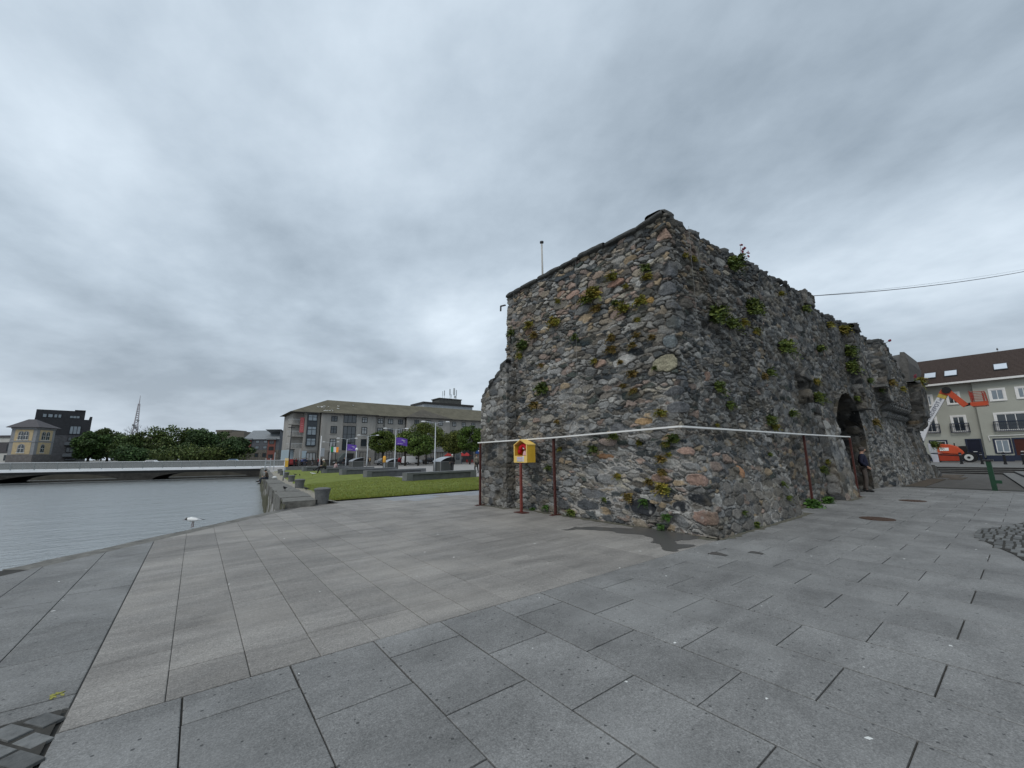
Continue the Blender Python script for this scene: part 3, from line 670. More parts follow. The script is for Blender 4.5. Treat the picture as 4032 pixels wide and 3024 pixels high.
for k in range(4):
    za, xk = -.1 + .113 * (k + 1), 43.7 + .38 * k; sk = .52 * k
    # cross flight with its terrace, then the side flight that comes towards the camera
    b.prism([(xk, 14), (90, 14), (90, side(xk) - sk), (xk, side(xk) - sk)], za - .113 - (.3 if k == 0 else 0), za, 'z')
    b.prism([(xk, side(xk) - sk), (90, side(xk) - sk), (90, -60), (22 + 3 * k, -60), (24.6 + 1.5 * k, side(24.6) - sk)], za - .113 - (.3 if k == 0 else 0), za - .001, 'z')
tag(obj('steps', b, M_STEP), kind='structure')
b = MB()   # riser strips painted dark for overhang shade, a little proud of the treads' blocks
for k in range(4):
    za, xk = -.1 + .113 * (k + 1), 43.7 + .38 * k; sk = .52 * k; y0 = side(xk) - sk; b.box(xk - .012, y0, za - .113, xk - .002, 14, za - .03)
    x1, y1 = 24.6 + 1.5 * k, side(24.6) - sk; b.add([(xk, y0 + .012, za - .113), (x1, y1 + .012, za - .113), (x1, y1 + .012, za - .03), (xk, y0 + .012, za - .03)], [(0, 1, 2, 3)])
tag(obj('shaded_riser_strips', b, M_RISER_SHADE), kind='structure')
# --- river
def water_mat():
    m = bpy.data.materials.new('river_water'); m.use_nodes = True; t = m.node_tree; b = t.nodes['Principled BSDF']; lk = t.links.new
    b.inputs['Base Color'].default_value = (.27, .29, .295, 1); b.inputs['Roughness'].default_value = .16; b.inputs['IOR'].default_value = 1.5; b.inputs['Specular IOR Level'].default_value = .5
    tc = t.nodes.new('ShaderNodeTexCoord'); mp = t.nodes.new('ShaderNodeMapping'); mp.inputs['Rotation'].default_value = (0, 0, R(38)); mp.inputs['Scale'].default_value = (.55, 1.5, 1); lk(tc.outputs['Object'], mp.inputs[0])
    hs = []
    for sc_, d, k in ((.32, 3, .7), (1.5, 5, .55), (6, 4, .22)):
        n = t.nodes.new('ShaderNodeTexNoise'); n.inputs['Scale'].default_value = sc_; n.inputs['Detail'].default_value = d; n.inputs['Distortion'].default_value = .6; lk(mp.outputs[0], n.inputs['Vector'])
        q = t.nodes.new('ShaderNodeMath'); q.operation = 'MULTIPLY'; q.inputs[1].default_value = k; lk(n.outputs['Fac'], q.inputs[0]); hs.append(q.outputs[0])
    a = t.nodes.new('ShaderNodeMath'); lk(hs[0], a.inputs[0]); lk(hs[1], a.inputs[1]); a2 = t.nodes.new('ShaderNodeMath'); lk(a.outputs[0], a2.inputs[0]); lk(hs[2], a2.inputs[1])
    bp = t.nodes.new('ShaderNodeBump'); bp.inputs['Strength'].default_value = .8; bp.inputs['Distance'].default_value = .17; lk(a2.outputs[0], bp.inputs['Height']); lk(bp.outputs[0], b.inputs['Normal'])
    return m
b = MB(); b.add([(-500, -300, -2.4), (200, -300, -2.4), (200, 700, -2.4), (-500, 700, -2.4)], [(0, 1, 2, 3)])
tag(obj('river', b, water_mat()), kind='structure')
# --- coping stones and weedy face of the river edge
M_EDGE = mat('edge_stone', (.15, .145, .13), rough=.85, var=.4, scale=5, bump=.9, bscale=9, dist=.05)
M_ALGAE = mat('weedy_quay_face', (.085, .082, .05), rough=.9, var=.6, scale=2.2, bump=1.0, bscale=7, dist=.08)
def KZ(s): return .20 - .55 * min(max((s - 1.5) / 24.0, 0), 1)
def LZ(x, y): return gz(0, y) - .42 * min(max((y - 16) / 24.0, 0), 1) * (1 - min(max((x - 5.5) / 4.5, 0), 1))
def edge_row(name, P, D, Nn, length, z, wd, ln, m, seed, zj=.02, th=.35, wj=.05):
    r_ = random.Random(seed); b = MB(); s_ = 0
    while s_ < length:
        l = r_.uniform(*ln); a = P + D * s_; c = P + D * (min(s_ + l, length) - .025); o0 = r_.uniform(-wj, wj); zt = (z(s_) if callable(z) else z) + r_.uniform(-zj, zj)
        n_ = 5; top = [a + (c - a) * k / n_ + Nn * (o0 + r_.uniform(-wj, wj) * .6) for k in range(n_ + 1)] + [c + Nn * wd, a + Nn * wd]
        b.prism([tuple(p) for p in top], zt - th, zt, 'z'); s_ += l
    return tag(obj(name, b, m), kind='structure')
edge_row('river_kerb', E0 - ED * 14, ED, EN, 14 + float(np.linalg.norm(E1 - E0)), -.012, .40, (.7, 1.5), M_EDGE, 5, zj=.015, th=.5, wj=.06)
edge_row('quay_kerb', Q0 + QD * .5, QD, QN, 74, KZ, .95, (.7, 1.6), M_EDGE, 6, zj=.025, th=.6, wj=.05)
b = MB(); r_ = random.Random(2)
for (A, D, Ln, off, n_) in ((E0 - ED * 14, ED, 20.2, .06, 40), (Q0 + QD * .2, QD, 75, .05, 110)):
    Nn = np.array([D[1], -D[0]]); V = []; 
    for k in range(n_ + 1):
        for j, zz in enumerate((-.02 if D is ED else KZ(Ln * k / n_) - .06, -.5, -1.1, -1.8, -2.8)):
            p = A + D * Ln * k / n_ + Nn * (off + r_.uniform(-.08, .05) - .02 * j); V.append((p[0], p[1], zz))
    b.add(V, [(k * 5 + j, k * 5 + 5 + j, k * 5 + 6 + j, k * 5 + 1 + j) for k in range(n_) for j in range(4)])
tag(obj('quay_face', b, M_ALGAE), kind='structure')
# gravel shoulder from the quay kerb down to the lawn
b = MB(); a = Q0 + QN * .9; V = []
for k in range(0, 41):
    p = a + QD * (.9 + k * 1.2); r1 = r_.uniform(-.12, .12); q = p + QN * (.75 + r1)
    V += [(p[0], p[1], KZ(.9 + k * 1.2) - .02), (q[0], q[1], LZ(q[0], q[1]) + .05)]
b.add(V, [(2 * k, 2 * k + 1, 2 * k + 3, 2 * k + 2) for k in range(40)])
tag(obj('gravel_verge', b, mat('gravel', (.27, .245, .20), rough=.95, var=.45, scale=18, bump=1, detail=8)), kind='structure')
# --- lawn
M_LAWN = mat('lawn', (.15, .18, .030), rough=.9, var=.38, scale=1.6, bump=.9, bscale=24, dist=.05, stretch=(1, 1, 1))
xs = np.linspace(0, 1, 90); yy = np.concatenate([np.linspace(15.8, 24, 40), np.linspace(24.4, 64, 70)])
V = np.zeros((len(yy), 90, 3))
for i, y in enumerate(yy):
    xl = float((Q0 + QD * (y - Q0[1]) / QD[1] + QN * 1.35)[0]); xr = 24.0 if y < 24.05 else 12.2
    if 24.05 <= y < 25: xr = 24 - (y - 24.05) * 12.4
    V[i, :, 0] = xl + (xr - xl) * xs; V[i, :, 1] = y + (.04 * (vnoise(V[i, :, 0] * 6, V[i, :, 0] * 0, 3) - .5) if i == 0 else 0)
V[..., 2] = np.vectorize(LZ)(V[..., 0], V[..., 1]) + .012 + .05 * fbm(V[..., 0] * .5, V[..., 1] * .5, 4) + .02 * fbm(V[..., 0] * 3, V[..., 1] * 3, 5)
F = grid_faces(len(yy), 90)[:, ::-1]
tag(npmesh('lawn', V.reshape(-1, 3), F, M_LAWN), kind='structure')
# blades: countless
n = 60000; rx = np.random.default_rng(4); by = 15.78 + 14 * rx.random(n) ** 1.7; bx = 3.4 + 12.5 * rx.random(n); bh = rx.uniform(.03, .075, n); an = rx.uniform(0, 6.28, n)
lim = (bx - (3.4 + .1 * (by - 15.8)) > 0) & ~((by > 24) & (bx > 12)); bx, by, bh, an = bx[lim], by[lim], bh[lim], an[lim]; n = len(bx)
b0 = np.stack([bx, by, np.vectorize(LZ)(bx, by) + .02 + .03 * fbm(bx * .5, by * .5, 4)], -1); wv = np.stack([np.cos(an), np.sin(an), 0 * an], -1) * .008; tp = np.stack([rx.normal(0, .025, n), rx.normal(0, .025, n), bh], -1)
V = np.stack([b0 - wv, b0 + wv, b0 + tp], 1).reshape(-1, 3); F = np.arange(3 * n).reshape(-1, 3)
cc = np.array((.15, .185, .03))[None] * rx.uniform(.6, 1.5, (n, 1)) * np.array([1, 1, 1])[None]; cc[:, 0] *= rx.uniform(.75, 1.35, n)
tag(npmesh('grass', V, F, mat('grass_blades', (.1, .12, .03), rough=.7, var=.1, attr=True), np.repeat(cc, 3, 0), smooth=False), 'short mown grass of the lawn beside the quay', 'grass', kind='stuff')
# --- wet patch at the corner of the wall, two iron covers
wet = bpy.data.materials.new('wet_stone'); wet.use_nodes = True; wb = wet.node_tree.nodes['Principled BSDF']; wb.inputs['Base Color'].default_value = (.085, .083, .08, 1); wb.inputs['Roughness'].default_value = .34
pp = [(6.30, 6.4), (6.75, 6.15), (6.95, 5.75), (6.98, 5.4), (7.15, 4.95), (7.0, 4.62), (6.68, 4.45), (6.62, 4.2), (6.38, 4.12), (6.33, 3.84), (6.62, 3.86), (6.9, 3.83), (7.12, 3.9), (6.92, 4.1), (7.05, 4.3), (7.4, 4.15), (7.8, 4.1), (7.85, 4.8), (7.8, 5.6), (7.55, 5.55), (7.2, 6.05), (6.8, 6.45)]
pj = []
for i in range(len(pp)):
    a, c = np.array(pp[i]), np.array(pp[(i + 1) % len(pp)])
    for k in range(4): q = a + (c - a) * k / 4; pj.append(tuple(q + np.array([vnoise(q[:1] * 9, q[1:] * 9, 1)[0] - .5, vnoise(q[:1] * 9, q[1:] * 9, 2)[0] - .5]) * .14))
b = MB(); b.prism(pj, .003, .006, 'z'); tag(obj('wet_patch', b, wet), kind='structure')
for (cx, cy, rr) in ((7.25, 2.95, .10), (6.72, 3.30, .13)):
    b = MB(); b.prism([(cx + rr * (1 + .5 * math.sin(3 * a + cx)) * math.cos(a) * .6, cy + rr * (1 + .4 * math.cos(2 * a)) * math.sin(a) * 1.5) for a in np.linspace(0, 6.1, 18)], .003, .006, 'z'); tag(obj('wet_patch', b, wet), kind='structure')
b = MB(); r_ = random.Random(8)   # silt and moss gathered along the foot of the wall
def foot(P, D, Nn, ln):
    V = []; n_ = int(ln / .12)
    for k in range(n_ + 1):
        p = P + D * ln * k / n_; wv = r_.uniform(.0, .07) if r_.random() > .15 else .12
        V += [(p[0] - Nn[0] * .3, p[1] - Nn[1] * .3, .004), (p[0] + Nn[0] * wv, p[1] + Nn[1] * wv, .004)]
    b.add(V, [(2 * k, 2 * k + 1, 2 * k + 3, 2 * k + 2) for k in range(n_)])
foot(np.array([7.74, 10.0]), np.array([0, -1.]), np.array([-1., 0]), 6.2); foot(np.array([7.44, 11.4]), np.array([0, -1.]), np.array([-1., 0]), 1.5); foot(np.array([7.8, 3.76]), np.array([1., 0]), np.array([0, -1.]), 5.1); foot(np.array([12.95, 4.25]), np.array([1., 0]), np.array([0, -1.]), 4.0); foot(np.array([16.9, 3.86]), np.array([1., 0]), np.array([0, -1.]), 1.9)
tag(obj('foot_silt', b, mat('silt', (.11, .105, .08), rough=.95, var=.5, scale=9, bump=.6)), kind='structure')
M_RUST = mat('rusty_iron', (.085, .05, .034), rough=.7, var=.35, scale=30, metal=.3, bump=.4)
for i, (x, y, lab) in enumerate(((12.95, 2.49, 'round rusty manhole cover in the grey paving nearer the camera'), (18.3, 2.58, 'round rusty manhole cover in the grey paving near the arch'))):
    t = thing('manhole_cover', lab, 'manhole cover', (x, y, 0), 0, 'manhole covers in the paving')
    b = MB(); b.lathe([(.33, -.01), (.33, .007), (.29, .007), (.29, .004)], n=28); obj('frame', b, M_RUST, t)
    b = MB(); b.lathe([(.285, -.01), (.285, .008)], n=28)
    for k in range(-3, 4): hw = math.sqrt(.26 ** 2 - (k * .07) ** 2); b.box(-hw, k * .07 - .015, .008, hw, k * .07 + .015, .012)
    obj('lid', b, M_RUST, t)
# ================================================================== THINGS AT THE WALL
M_WHITE = mat('white_paint', (.78, .77, .74), rough=.5, var=.08, scale=5)
M_RED = mat('oxide_red_paint', (.075, .024, .019), rough=.6, var=.35, scale=14, bump=.2)
# --- white topped rail on rusty posts
rail = thing('wall_railing', 'thin white board rail on rusty red posts bent round the wall corner', 'railing', (7.7, 4.3, 0))
RM = Matrix.Translation((-7.7, -4.3, 0))
def onrail(o): o.parent = rail; o.matrix_local = RM; return o
pr = [(7.42, 11.32, 2.0), (7.68, 7.95, 2.045), (7.68, 4.30, 2.125), (14.2, 4.13, 2.10), (18.45, 3.98, 2.10)]
b = MB(); b.beam(pr[0], pr[1], .13, .035); b.beam(pr[1], pr[2], .13, .035); onrail(obj('rail_board', b, M_WHITE))
b = MB(); b.beam((7.63, 4.30, 2.122), pr[3], .13, .035); b.beam(pr[3], pr[4], .13, .035); onrail(obj('rail_board', b, M_WHITE))
for (x, y, z) in ((7.36, 11.16, 1.98), (7.70, 8.03, 2.02), (14.3, 4.13, 2.08), (18.62, 3.98, 2.08)):
    b = MB(); b.box(x - .028, y - .028, 0, x + .028, y + .028, z); p = onrail(obj('post', b, M_RED))
    b = MB(); b.box(x - .17, y - .06, .001, x + .17, y + .06, .016); b.lathe([(.018, .016), (.018, .034)], (x - .12, y, 0), 6); b.lathe([(.018, .016), (.018, .034)], (x + .12, y, 0), 6)
    o = obj('base_plate', b, M_RED); o.parent = p; o.matrix_local = Matrix.Identity(4)
# --- yellow hut-shaped box on a post
yb = thing('lifesaving_box', 'yellow hut shaped wooden box with open front on a red post by the wall', 'box on post', (7.30, 8.98, 0))
M_YEL = mat('yellow_paint', (.72, .44, .045), rough=.55, var=.12, scale=6, bump=.1, stretch=(1, 6, .6))
M_YELF = mat('yellow_frame_paint', (.80, .56, .16), rough=.55, var=.06, scale=6)
M_YELI = mat('orange_inside_paint', (.62, .26, .02), rough=.6, var=.1, scale=6)
z0, z1, zp, hw, dp = 1.375, 1.86, 2.01, .295, .30      # bottom, eaves, peak, half width, depth
zs = 1.565                                             # sill of the opening
b = MB(); b.box(-.03, -.03, 0, .03, .03, 1.375); pst = obj('post', b, mat('red_post_paint', (.19, .05, .038), rough=.55, var=.4, scale=12, bump=.2), yb)
b = MB(); b.box(-.12, -.2, .001, .12, .2, .018); obj('base_plate', b, M_RED, yb)
b = MB(); t_ = .022
b.box(0, -hw, z0, dp, -hw + t_, z1); b.box(0, hw - t_, z0, dp, hw, z1); b.box(0, -hw + t_, z0, dp, hw - t_, z0 + t_); bx_ = obj('case', b, M_YEL, yb)
b = MB(); b.box(dp - t_, -hw + t_, z0 + t_, dp - .001, hw - t_, z1); b.prism([(-hw + .02, z1), (hw - .02, z1), (0, zp - .02)], dp - t_, dp - .001, 'x'); obj('back_panel', b, M_YELI, yb)
b = MB()
for sy in (-1, 1): b.prism([(sy * (hw + .01), z1 - .004), (sy * (hw + .01), z1 + .022), (0, zp + .022), (0, zp - .004)], -.012, dp + .01, 'x')
obj('roof', b, M_YELF, yb)
b = MB(); b.prism([(-hw - .003, z0 - .003), (hw + .003, z0 - .003), (hw + .003, z1), (hw - .035, z1), (hw - .035, zs), (-hw + .035, zs), (-hw + .035, z1), (-hw - .003, z1)], -.013, 0, 'x'); obj('front_frame', b, M_YELF, yb)
NOTM = [mat('notice_white', (.72, .72, .74), var=.05), mat('notice_orange', (.66, .32, .18), var=.05), mat('notice_violet', (.22, .20, .45), var=.05), mat('notice_pink', (.62, .36, .38), var=.05), mat('notice_grey', (.30, .31, .36), var=.05)]
b = MB(); zz = zs - .012
for hgt, mi in ((.024, 1), (.018, 0), (.02, 2), (.014, 0), (.018, 3), (.012, 0), (.016, 4), (.014, 0), (.016, 4)):
    b.box(-.017, -.09, zz - hgt + .001, -.0145, .15, zz, mi); zz -= hgt
obj('notice', b, NOTM, yb)
b = MB(); b.box(-.017, -.165, zs - .16, -.0145, -.10, zs - .01, 0)
for k in range(4): b.box(-.0185, -.155, zs - .05 - k * .03, -.0172, -.112, zs - .042 - k * .03, 4)
obj('notice', b, NOTM, yb)
# what is in it: a red throw bag with its rope and a tag
M_REDF = mat('red_fabric', (.55, .012, .02), rough=.6, var=.3, scale=16, bump=.6)
b = MB(); pts = [(.13, .20 - .015 * k, zs + .05 + .055 * k) for k in range(4)] + [(.13, .09, zs + .27), (.14, .02, zs + .30), (.13, -.06, zs + .285), (.13, -.13, zs + .24), (.14, -.19, zs + .18)]
b.tube(pts, [.05, .07, .075, .07, .06, .055, .075, .09, .07], 10); rbag = obj('throw_bag', b, M_REDF, None, True); rbag.matrix_world = yb.matrix_world = Matrix.Translation((7.30, 8.98, 0))
tag(rbag, 'red padded throw bag bundled inside the yellow box', 'throw bag')
b = MB(); b.tube([(.08, -.02, zs + .22), (.06, -.05, zs + .20), (.08, -.12, zs + .19)], .012, 6); o = obj('strap', b, M_WHITE, rbag)
b = MB(); b.prism([(-.19, zs + .01), (-.02, zs + .01), (-.055, zs + .12), (-.14, zs + .15)], .06, .066, 'x'); o = obj('paper_tag', b, mat('pink_paper', (.7, .42, .42), rough=.8, var=.12, scale=20)); o.matrix_world = Matrix.Translation((7.30, 8.98, 0)); tag(o, 'pale pink folded paper lying inside the yellow box', 'paper')
# --- flagpole on the wall head, lamp bracket, cables
M_POLE = mat('weathered_pole', (.42, .41, .38), rough=.6, var=.2, scale=9)
fp = thing('flagpole', 'short bare grey pole with a round cap standing on the wall top', 'pole', (8.6, 9.27, 6.7))
b = MB(); b.tube([(0, 0, 0), (0, 0, 2.02)], [.035, .028], 10); obj('pole', b, M_POLE, fp, True); b = MB(); b.lathe([(.03, 2.0), (.065, 2.02), (.065, 2.07), (.03, 2.09)], n=14); obj('cap', b, mat('dark_metal', (.05, .05, .052), rough=.5, var=.1, metal=.4), fp)
MD = MATS['dark_metal']
lb = thing('wall_bracket', 'small hooked grey metal bracket on the left edge of the wall top', 'bracket', (8.0, 10.62, 6.75))
b = MB(); b.beam((0, -.05, 0), (-.02, .18, .03), .05, .04); obj('arm', b, MD, lb); b = MB(); b.beam((-.02, .19, .045), (-.02, .20, -.15), .035, .05); obj('hook', b, MD, lb)
M_CABLE = mat('pale_cable', (.22, .22, .21), rough=.6, var=.1)
for (y, za, zb, lab) in ((10.05, 7.0, 2.2, 'thin pale cable hanging down the far left of the wall face'), (7.2, 7.0, 2.15, 'thin pale cable hanging down the middle of the left wall face')):
    b = MB(); b.tube([(7.74 + .03 * z + .015 * math.sin(z * 3), y + .02 * math.sin(z * 1.7), z) for z in np.linspace(zb, za, 12)], .004, 5); tag(obj('cable', b, M_CABLE), lab, 'cable')
b = MB(); b.tube([(8.75 + .01 * math.sin(z * 2), 4.27, z) for z in np.linspace(3.0, 6.95, 10)], .0035, 5); tag(obj('cable', b, M_CABLE), 'thin pale cable hanging on the right wall face close to the corner', 'cable')
A = np.array([18.4, 4.5, 7.62]); Bp = atd(4100, 1056, 19.0)
for k, (dz, sg, rr, lab) in enumerate(((0, .55, .014, 'dark overhead wire sagging from the wall top to the right'), (.10, .40, .004, 'thinner upper overhead wire running off to the right of the wall'))):
    b = MB(); b.tube([tuple(A + (Bp - A) * 2.5 * t + np.array([0, 0, dz * 2.5 * t + sg * 2.2 * (2.4 * t - 4 * t * (1 - t))])) for t in np.linspace(0, 1, 30)], rr, 6); tag(obj('overhead_wire', b, MD), lab, 'wire')

# --- plants rooted in the joints
LEAF = mat('wall_plant_leaf', (.1, .1, .1), rough=.6, var=.12, scale=3, attr=True)
HUES = {'g': [(.085, .120, .022), (.12, .15, .028), (.055, .085, .02)], 'o': [(.21, .19, .028), (.145, .155, .026), (.25, .19, .035)], 'r': [(.17, .115, .03), (.14, .12, .03), (.19, .13, .04)], 'b': [(.06, .13, .025), (.085, .17, .035), (.045, .10, .02)]}
def leaf_mesh(name, ctr, nrm, size, hue, n, rg, lw=.32, tall=1.0):
    """fronds that start at a root on the wall and arch outwards and down, each set with small leaflets"""
    nrm = np.array(nrm, float); side = np.array([-nrm[1], nrm[0], 0.0]); V = []; C = []
    hs = np.array(HUES[hue])
    nf = max(10, int(n / 9))
    for i in range(nf):
        a = rg.uniform(-1, 1) * 1.5; ln = size * rg.uniform(.35, .9); upk = rg.uniform(-.4, .9) * tall; outk = rg.uniform(.3, .85)
        d = side * math.sin(a) + np.array([0, 0, 1.0]) * upk + nrm * outk; d /= np.linalg.norm(d); root = side * rg.uniform(-1, 1) * size * .12 + np.array([0, 0, rg.uniform(-1, 1) * size * .15 * tall])
        c0 = hs[rg.integers(3)] * rg.uniform(.6, 1.45)
        for k in range(14):
            t = (k + 1) / 14; p = root + d * ln * t + np.array([0, 0, -1.0]) * ln * .45 * t * t; q = np.cross(d, [0, 0, 1.0]) + 1e-6; q /= np.linalg.norm(q); s_ = 1 if k % 2 else -1
            l = size * lw * rg.uniform(.6, 1.1) * (1.1 - .7 * t); e1 = (q * s_ + d * .5 + rg.normal(0, .3, 3)); e1 /= np.linalg.norm(e1); e2 = np.cross(e1, rg.normal(0, 1, 3)); e2 /= np.linalg.norm(e2) + 1e-9
            V += [p, p + e1 * l * .5 + e2 * l * .24, p + e1 * l, p + e1 * l * .5 - e2 * l * .24]; C += [c0 * rg.uniform(.8, 1.2)] * 4
    for i in range(46):   # short leaves that knit the roots together
        p = side * rg.uniform(-1, 1) * size * .22 + np.array([0, 0, rg.uniform(-1, 1) * size * .26 * tall]) + nrm * size * rg.uniform(-.02, .12); l = size * .30; e1 = rg.normal(0, 1, 3); e1 /= np.linalg.norm(e1); e2 = np.cross(e1, rg.normal(0, 1, 3)); e2 /= np.linalg.norm(e2) + 1e-9
        V += [p - e1 * l * .5, p + e2 * l * .25, p + e1 * l * .5, p - e2 * l * .25]; C += [hs[rg.integers(3)] * rg.uniform(.6, 1.3)] * 4
    V = np.array(V); F = np.arange(len(V)).reshape(-1, 4)
    o = npmesh(name, V, F, LEAF, np.array(C), smooth=False); o.location = tuple(map(float, ctr)); return o
DG = bpy.context.evaluated_depsgraph_get()
def surf(px, py):
    """where a sight line meets the masonry"""
    d = Vector(ray(px, py)).normalized(); best = None
    for o in wall.children:
        ok, co, no, _ = o.ray_cast(Vector(CAMP), d, depsgraph=DG)
        if ok and (best is None or (co - Vector(CAMP)).length < best): best = (co - Vector(CAMP)).length; hit = co
    return np.array(hit) if best else None
surf_left = surf_right = surf
rgl = np.random.default_rng(77)
LEFT = [(600, 440, 84, 'o'), (575, 470, 60, 'g'), (695, 360, 56, 'o'), (860, 315, 50, 'g'), (865, 357, 50, 'o'), (760, 405, 34, 'o'), (835, 475, 66, 'o'), (750, 512, 66, 'o'), (620, 510, 52, 'r'), (710, 485, 38, 'g'), (415, 575, 62, 'o'), (430, 475, 30, 'o'), (293, 590, 46, 'o'), (315, 640, 48, 'r'), (265, 690, 64, 'g'), (245, 740, 38, 'o'), (208, 628, 44, 'g'), (515, 650, 40, 'g'), (690, 655, 50, 'r'), (690, 710, 54, 'r'), (790, 690, 44, 'r'), (885, 650, 38, 'r'), (358, 897, 72, 'g'), (318, 978, 52, 'r'), (350, 785, 28, 'r'), (735, 770, 34, 'r'), (795, 828, 50, 'r'), (800, 910, 44, 'r'), (608, 765, 32, 'o'), (815, 565, 34, 'o'), (810, 640, 38, 'r'), (385, 1280, 34, 'g'), (608, 1190, 52, 'g'), (440, 1190, 30, 'o'), (720, 1320, 40, 'o'), (700, 1130, 54, 'g'), (820, 1160, 38, 'o'), (930, 1017, 54, 'o'), (935, 1240, 50, 'r'), (995, 1140, 66, 'g'), (955, 1167, 44, 'o'), (967, 1217, 32, 'o'), (930, 1305, 50, 'r'), (875, 1350, 44, 'r'), (940, 1380, 74, 'o'), (770, 1420, 54, 'r'), (850, 1445, 44, 'b'), (495, 1495, 50, 'g'), (375, 1470, 34, 'b'), (310, 1480, 28, 'b'), (960, 1518, 44, 'b'), (930, 1565, 38, 'b'), (655, 1435, 32, 'g'), (899, 800, 30, 'g'), (427, 1055, 28, 'r'), (745, 885, 36, 'r')]
RIGHT = [(112, 258, 34, 'o'), (155, 275, 34, 'o'), (190, 325, 26, 'r'), (345, 300, 84, 'g'), (255, 550, 110, 'g'), (330, 585, 76, 'g'), (430, 510, 104, 'g'), (398, 580, 48, 'o'), (455, 625, 42, 'o'), (585, 695, 86, 'g'), (762, 705, 48, 'g'), (520, 820, 54, 'g'), (490, 840, 44, 'r'), (272, 890, 66, 'g'), (325, 980, 54, 'g'), (690, 510, 44, 'g'), (575, 440, 34, 'o'), (625, 1020, 48, 'g'), (520, 1050, 64, 'g'), (545, 1085, 44, 'o'), (750, 940, 66, 'g'), (745, 865, 42, 'o'), (900, 720, 70, 'g'), (905, 790, 70, 'g'), (870, 615, 60, 'o'), (810, 590, 42, 'o'), (1005, 860, 36, 'g'), (1060, 905, 32, 'g'), (1030, 1060, 42, 'r'), (265, 1075, 26, 'o'), (522, 1215, 28, 'g'), (585, 1358, 32, 'g'), (612, 1425, 32, 'g'), (398, 1497, 32, 'g'), (940, 945, 34, 'g'), (1110, 870, 40, 'r'), (775, 1290, 44, 'g'), (800, 1250, 32, 'o'), (1165, 900, 30, 'o')]
HN = {'g': 'dark green', 'o': 'olive yellow', 'r': 'rusty brown', 'b': 'bright green'}
def plant_label(face, p, size, hue, along):
    sz = 'big ' if size > .5 else 'small ' if size < .26 else ''
    zb = 'near the top of' if p[2] > 5.9 else 'high on' if p[2] > 4.6 else 'half way up' if p[2] > 3.0 else 'above the rail on' if p[2] > 2.05 else 'below the rail on' if p[2] > 1.2 else 'low on'
    return f"{sz}{HN[hue]} fern {zb} {face}, {along}"
plants = []
for (x, y, s, h) in LEFT:
    p = surf(1850 + x / 1.2289, 800 + y / 1.2289)
    if p is None: continue
    sz = s / 1.2289 / FPX * float(np.dot(p - CAMP, fw)) * 1.04
    al = 'beside the stub' if p[1] > 9.6 else 'above the yellow box' if p[1] > 7.9 else 'mid way along' if p[1] > 6.2 else 'towards the corner' if p[1] > 5.1 else 'close to the corner'
    plants.append((p, (-1, 0, 0), sz, h, plant_label('the left wall face', p, sz, h, al)))
for (x, y, s, h) in RIGHT:
    p = surf(2600 + x / 1.2291, 800 + y / 1.2291)
    if p is None: continue
    sz = s / 1.2291 / FPX * float(np.dot(p - CAMP, fw)) * 1.04
    al = 'close to the corner' if p[0] < 9.6 else 'above the battered skirt' if p[0] < 13 else 'left of the pier' if p[0] < 16.5 else 'above the archway' if p[0] < 21.5 else 'beside the pilaster' if p[0] < 25 else 'by the corbels'
    plants.append((p, (0, -1, 0), sz, h, plant_label('the right wall face', p, sz, h, al)))
for (p, nr, sz, h, lab) in plants:
    tag(leaf_mesh('wall_fern', np.array(p) + np.array(nr) * .03, nr, sz, h, int(130 + sz * 460), rgl), lab, 'fern', 'fern tufts growing from the wall')
for (px, py, sz, h, lab) in ((3190, 1974, .42, 'b', 'bright green leafy weed spilling over the paving at the skirt end'), (3250, 1948, .3, 'b', 'smaller bright green weed at the foot of the pier'), (2958, 2062, .16, 'g', 'small dark grass tuft on the joint under the battered skirt')):
    p = onz(px, py, .08); nr = (-.3, -.9, 0); p[1] = min(p[1], 4.3) if px > 3000 else 3.86
    if px > 3000: p = ony(px, py, 4.15); p[2] = .10
    tag(leaf_mesh('wall_weed', p, nr, sz, h, 420, rgl, lw=.42), lab, 'weed')
# red valerian on the wall top
M_FLOW = mat('valerian_red', (.22, .02, .04), rough=.7, var=.3, scale=40)
def valerian(name, base, heads, lab, hr=.045):
    t = thing(name, lab, 'flower', base); o = leaf_mesh('leaves', (0, 0, 0), (0, -1, 0), .3, 'g', 200, rgl); o.parent = t
    for h in heads:
        b = MB(); b.tube([(0, 0, 0), (h[0] * .6, h[1] * .6, h[2] * .7), h], .006, 5); s_ = obj('stem', b, mat('plant_stem', (.09, .09, .04), var=.2), t)
        b = MB()
        for k in range(9): b.ell((h[0] + rgl.normal(0, hr * .5), h[1] + rgl.normal(0, hr * .5), h[2] + rgl.normal(0, hr * .5)), (hr * .55, hr * .55, hr * .5), 6, 4)
        obj('flower_head', b, M_FLOW, t)
p = np.array([11.9, 4.40, 7.15])
valerian('red_valerian', p, [(.05, -.05, .42), (.55, -.03, .34), (.35, -.1, .12), (-.22, -.18, .14), (-.3, -.2, .02), (-.1, -.2, .2)], 'dark red flowers with green leaves on the wall top right of the corner', .032)
valerian('red_valerian', (29.4, 4.3, 7.15), [(.9, -.25, .55), (1.0, -.25, .62)], 'lone pink flower leaning out from the far end of the wall top', .06)
valerian('red_valerian', (34.4, 3.8, 5.75), [(-.3, -.1, .35), (.2, .0, .3)], 'small red flower on top of the corner turret', .06)
tag(leaf_mesh('turret_weed', (34.6, 3.6, 5.75), (-.5, -.5, 0), .6, 'o', 300, rgl, tall=1.4), 'yellow green weeds on top of the corner turret', 'weed')
sh = leaf_mesh('corner_shrub', (36.3, 3.75, 1.95), (-.2, -.95, 0), .62, 'g', 900, rgl, lw=.22); tag(sh, 'leafy dark green shrub behind the far end of the wall', 'shrub')
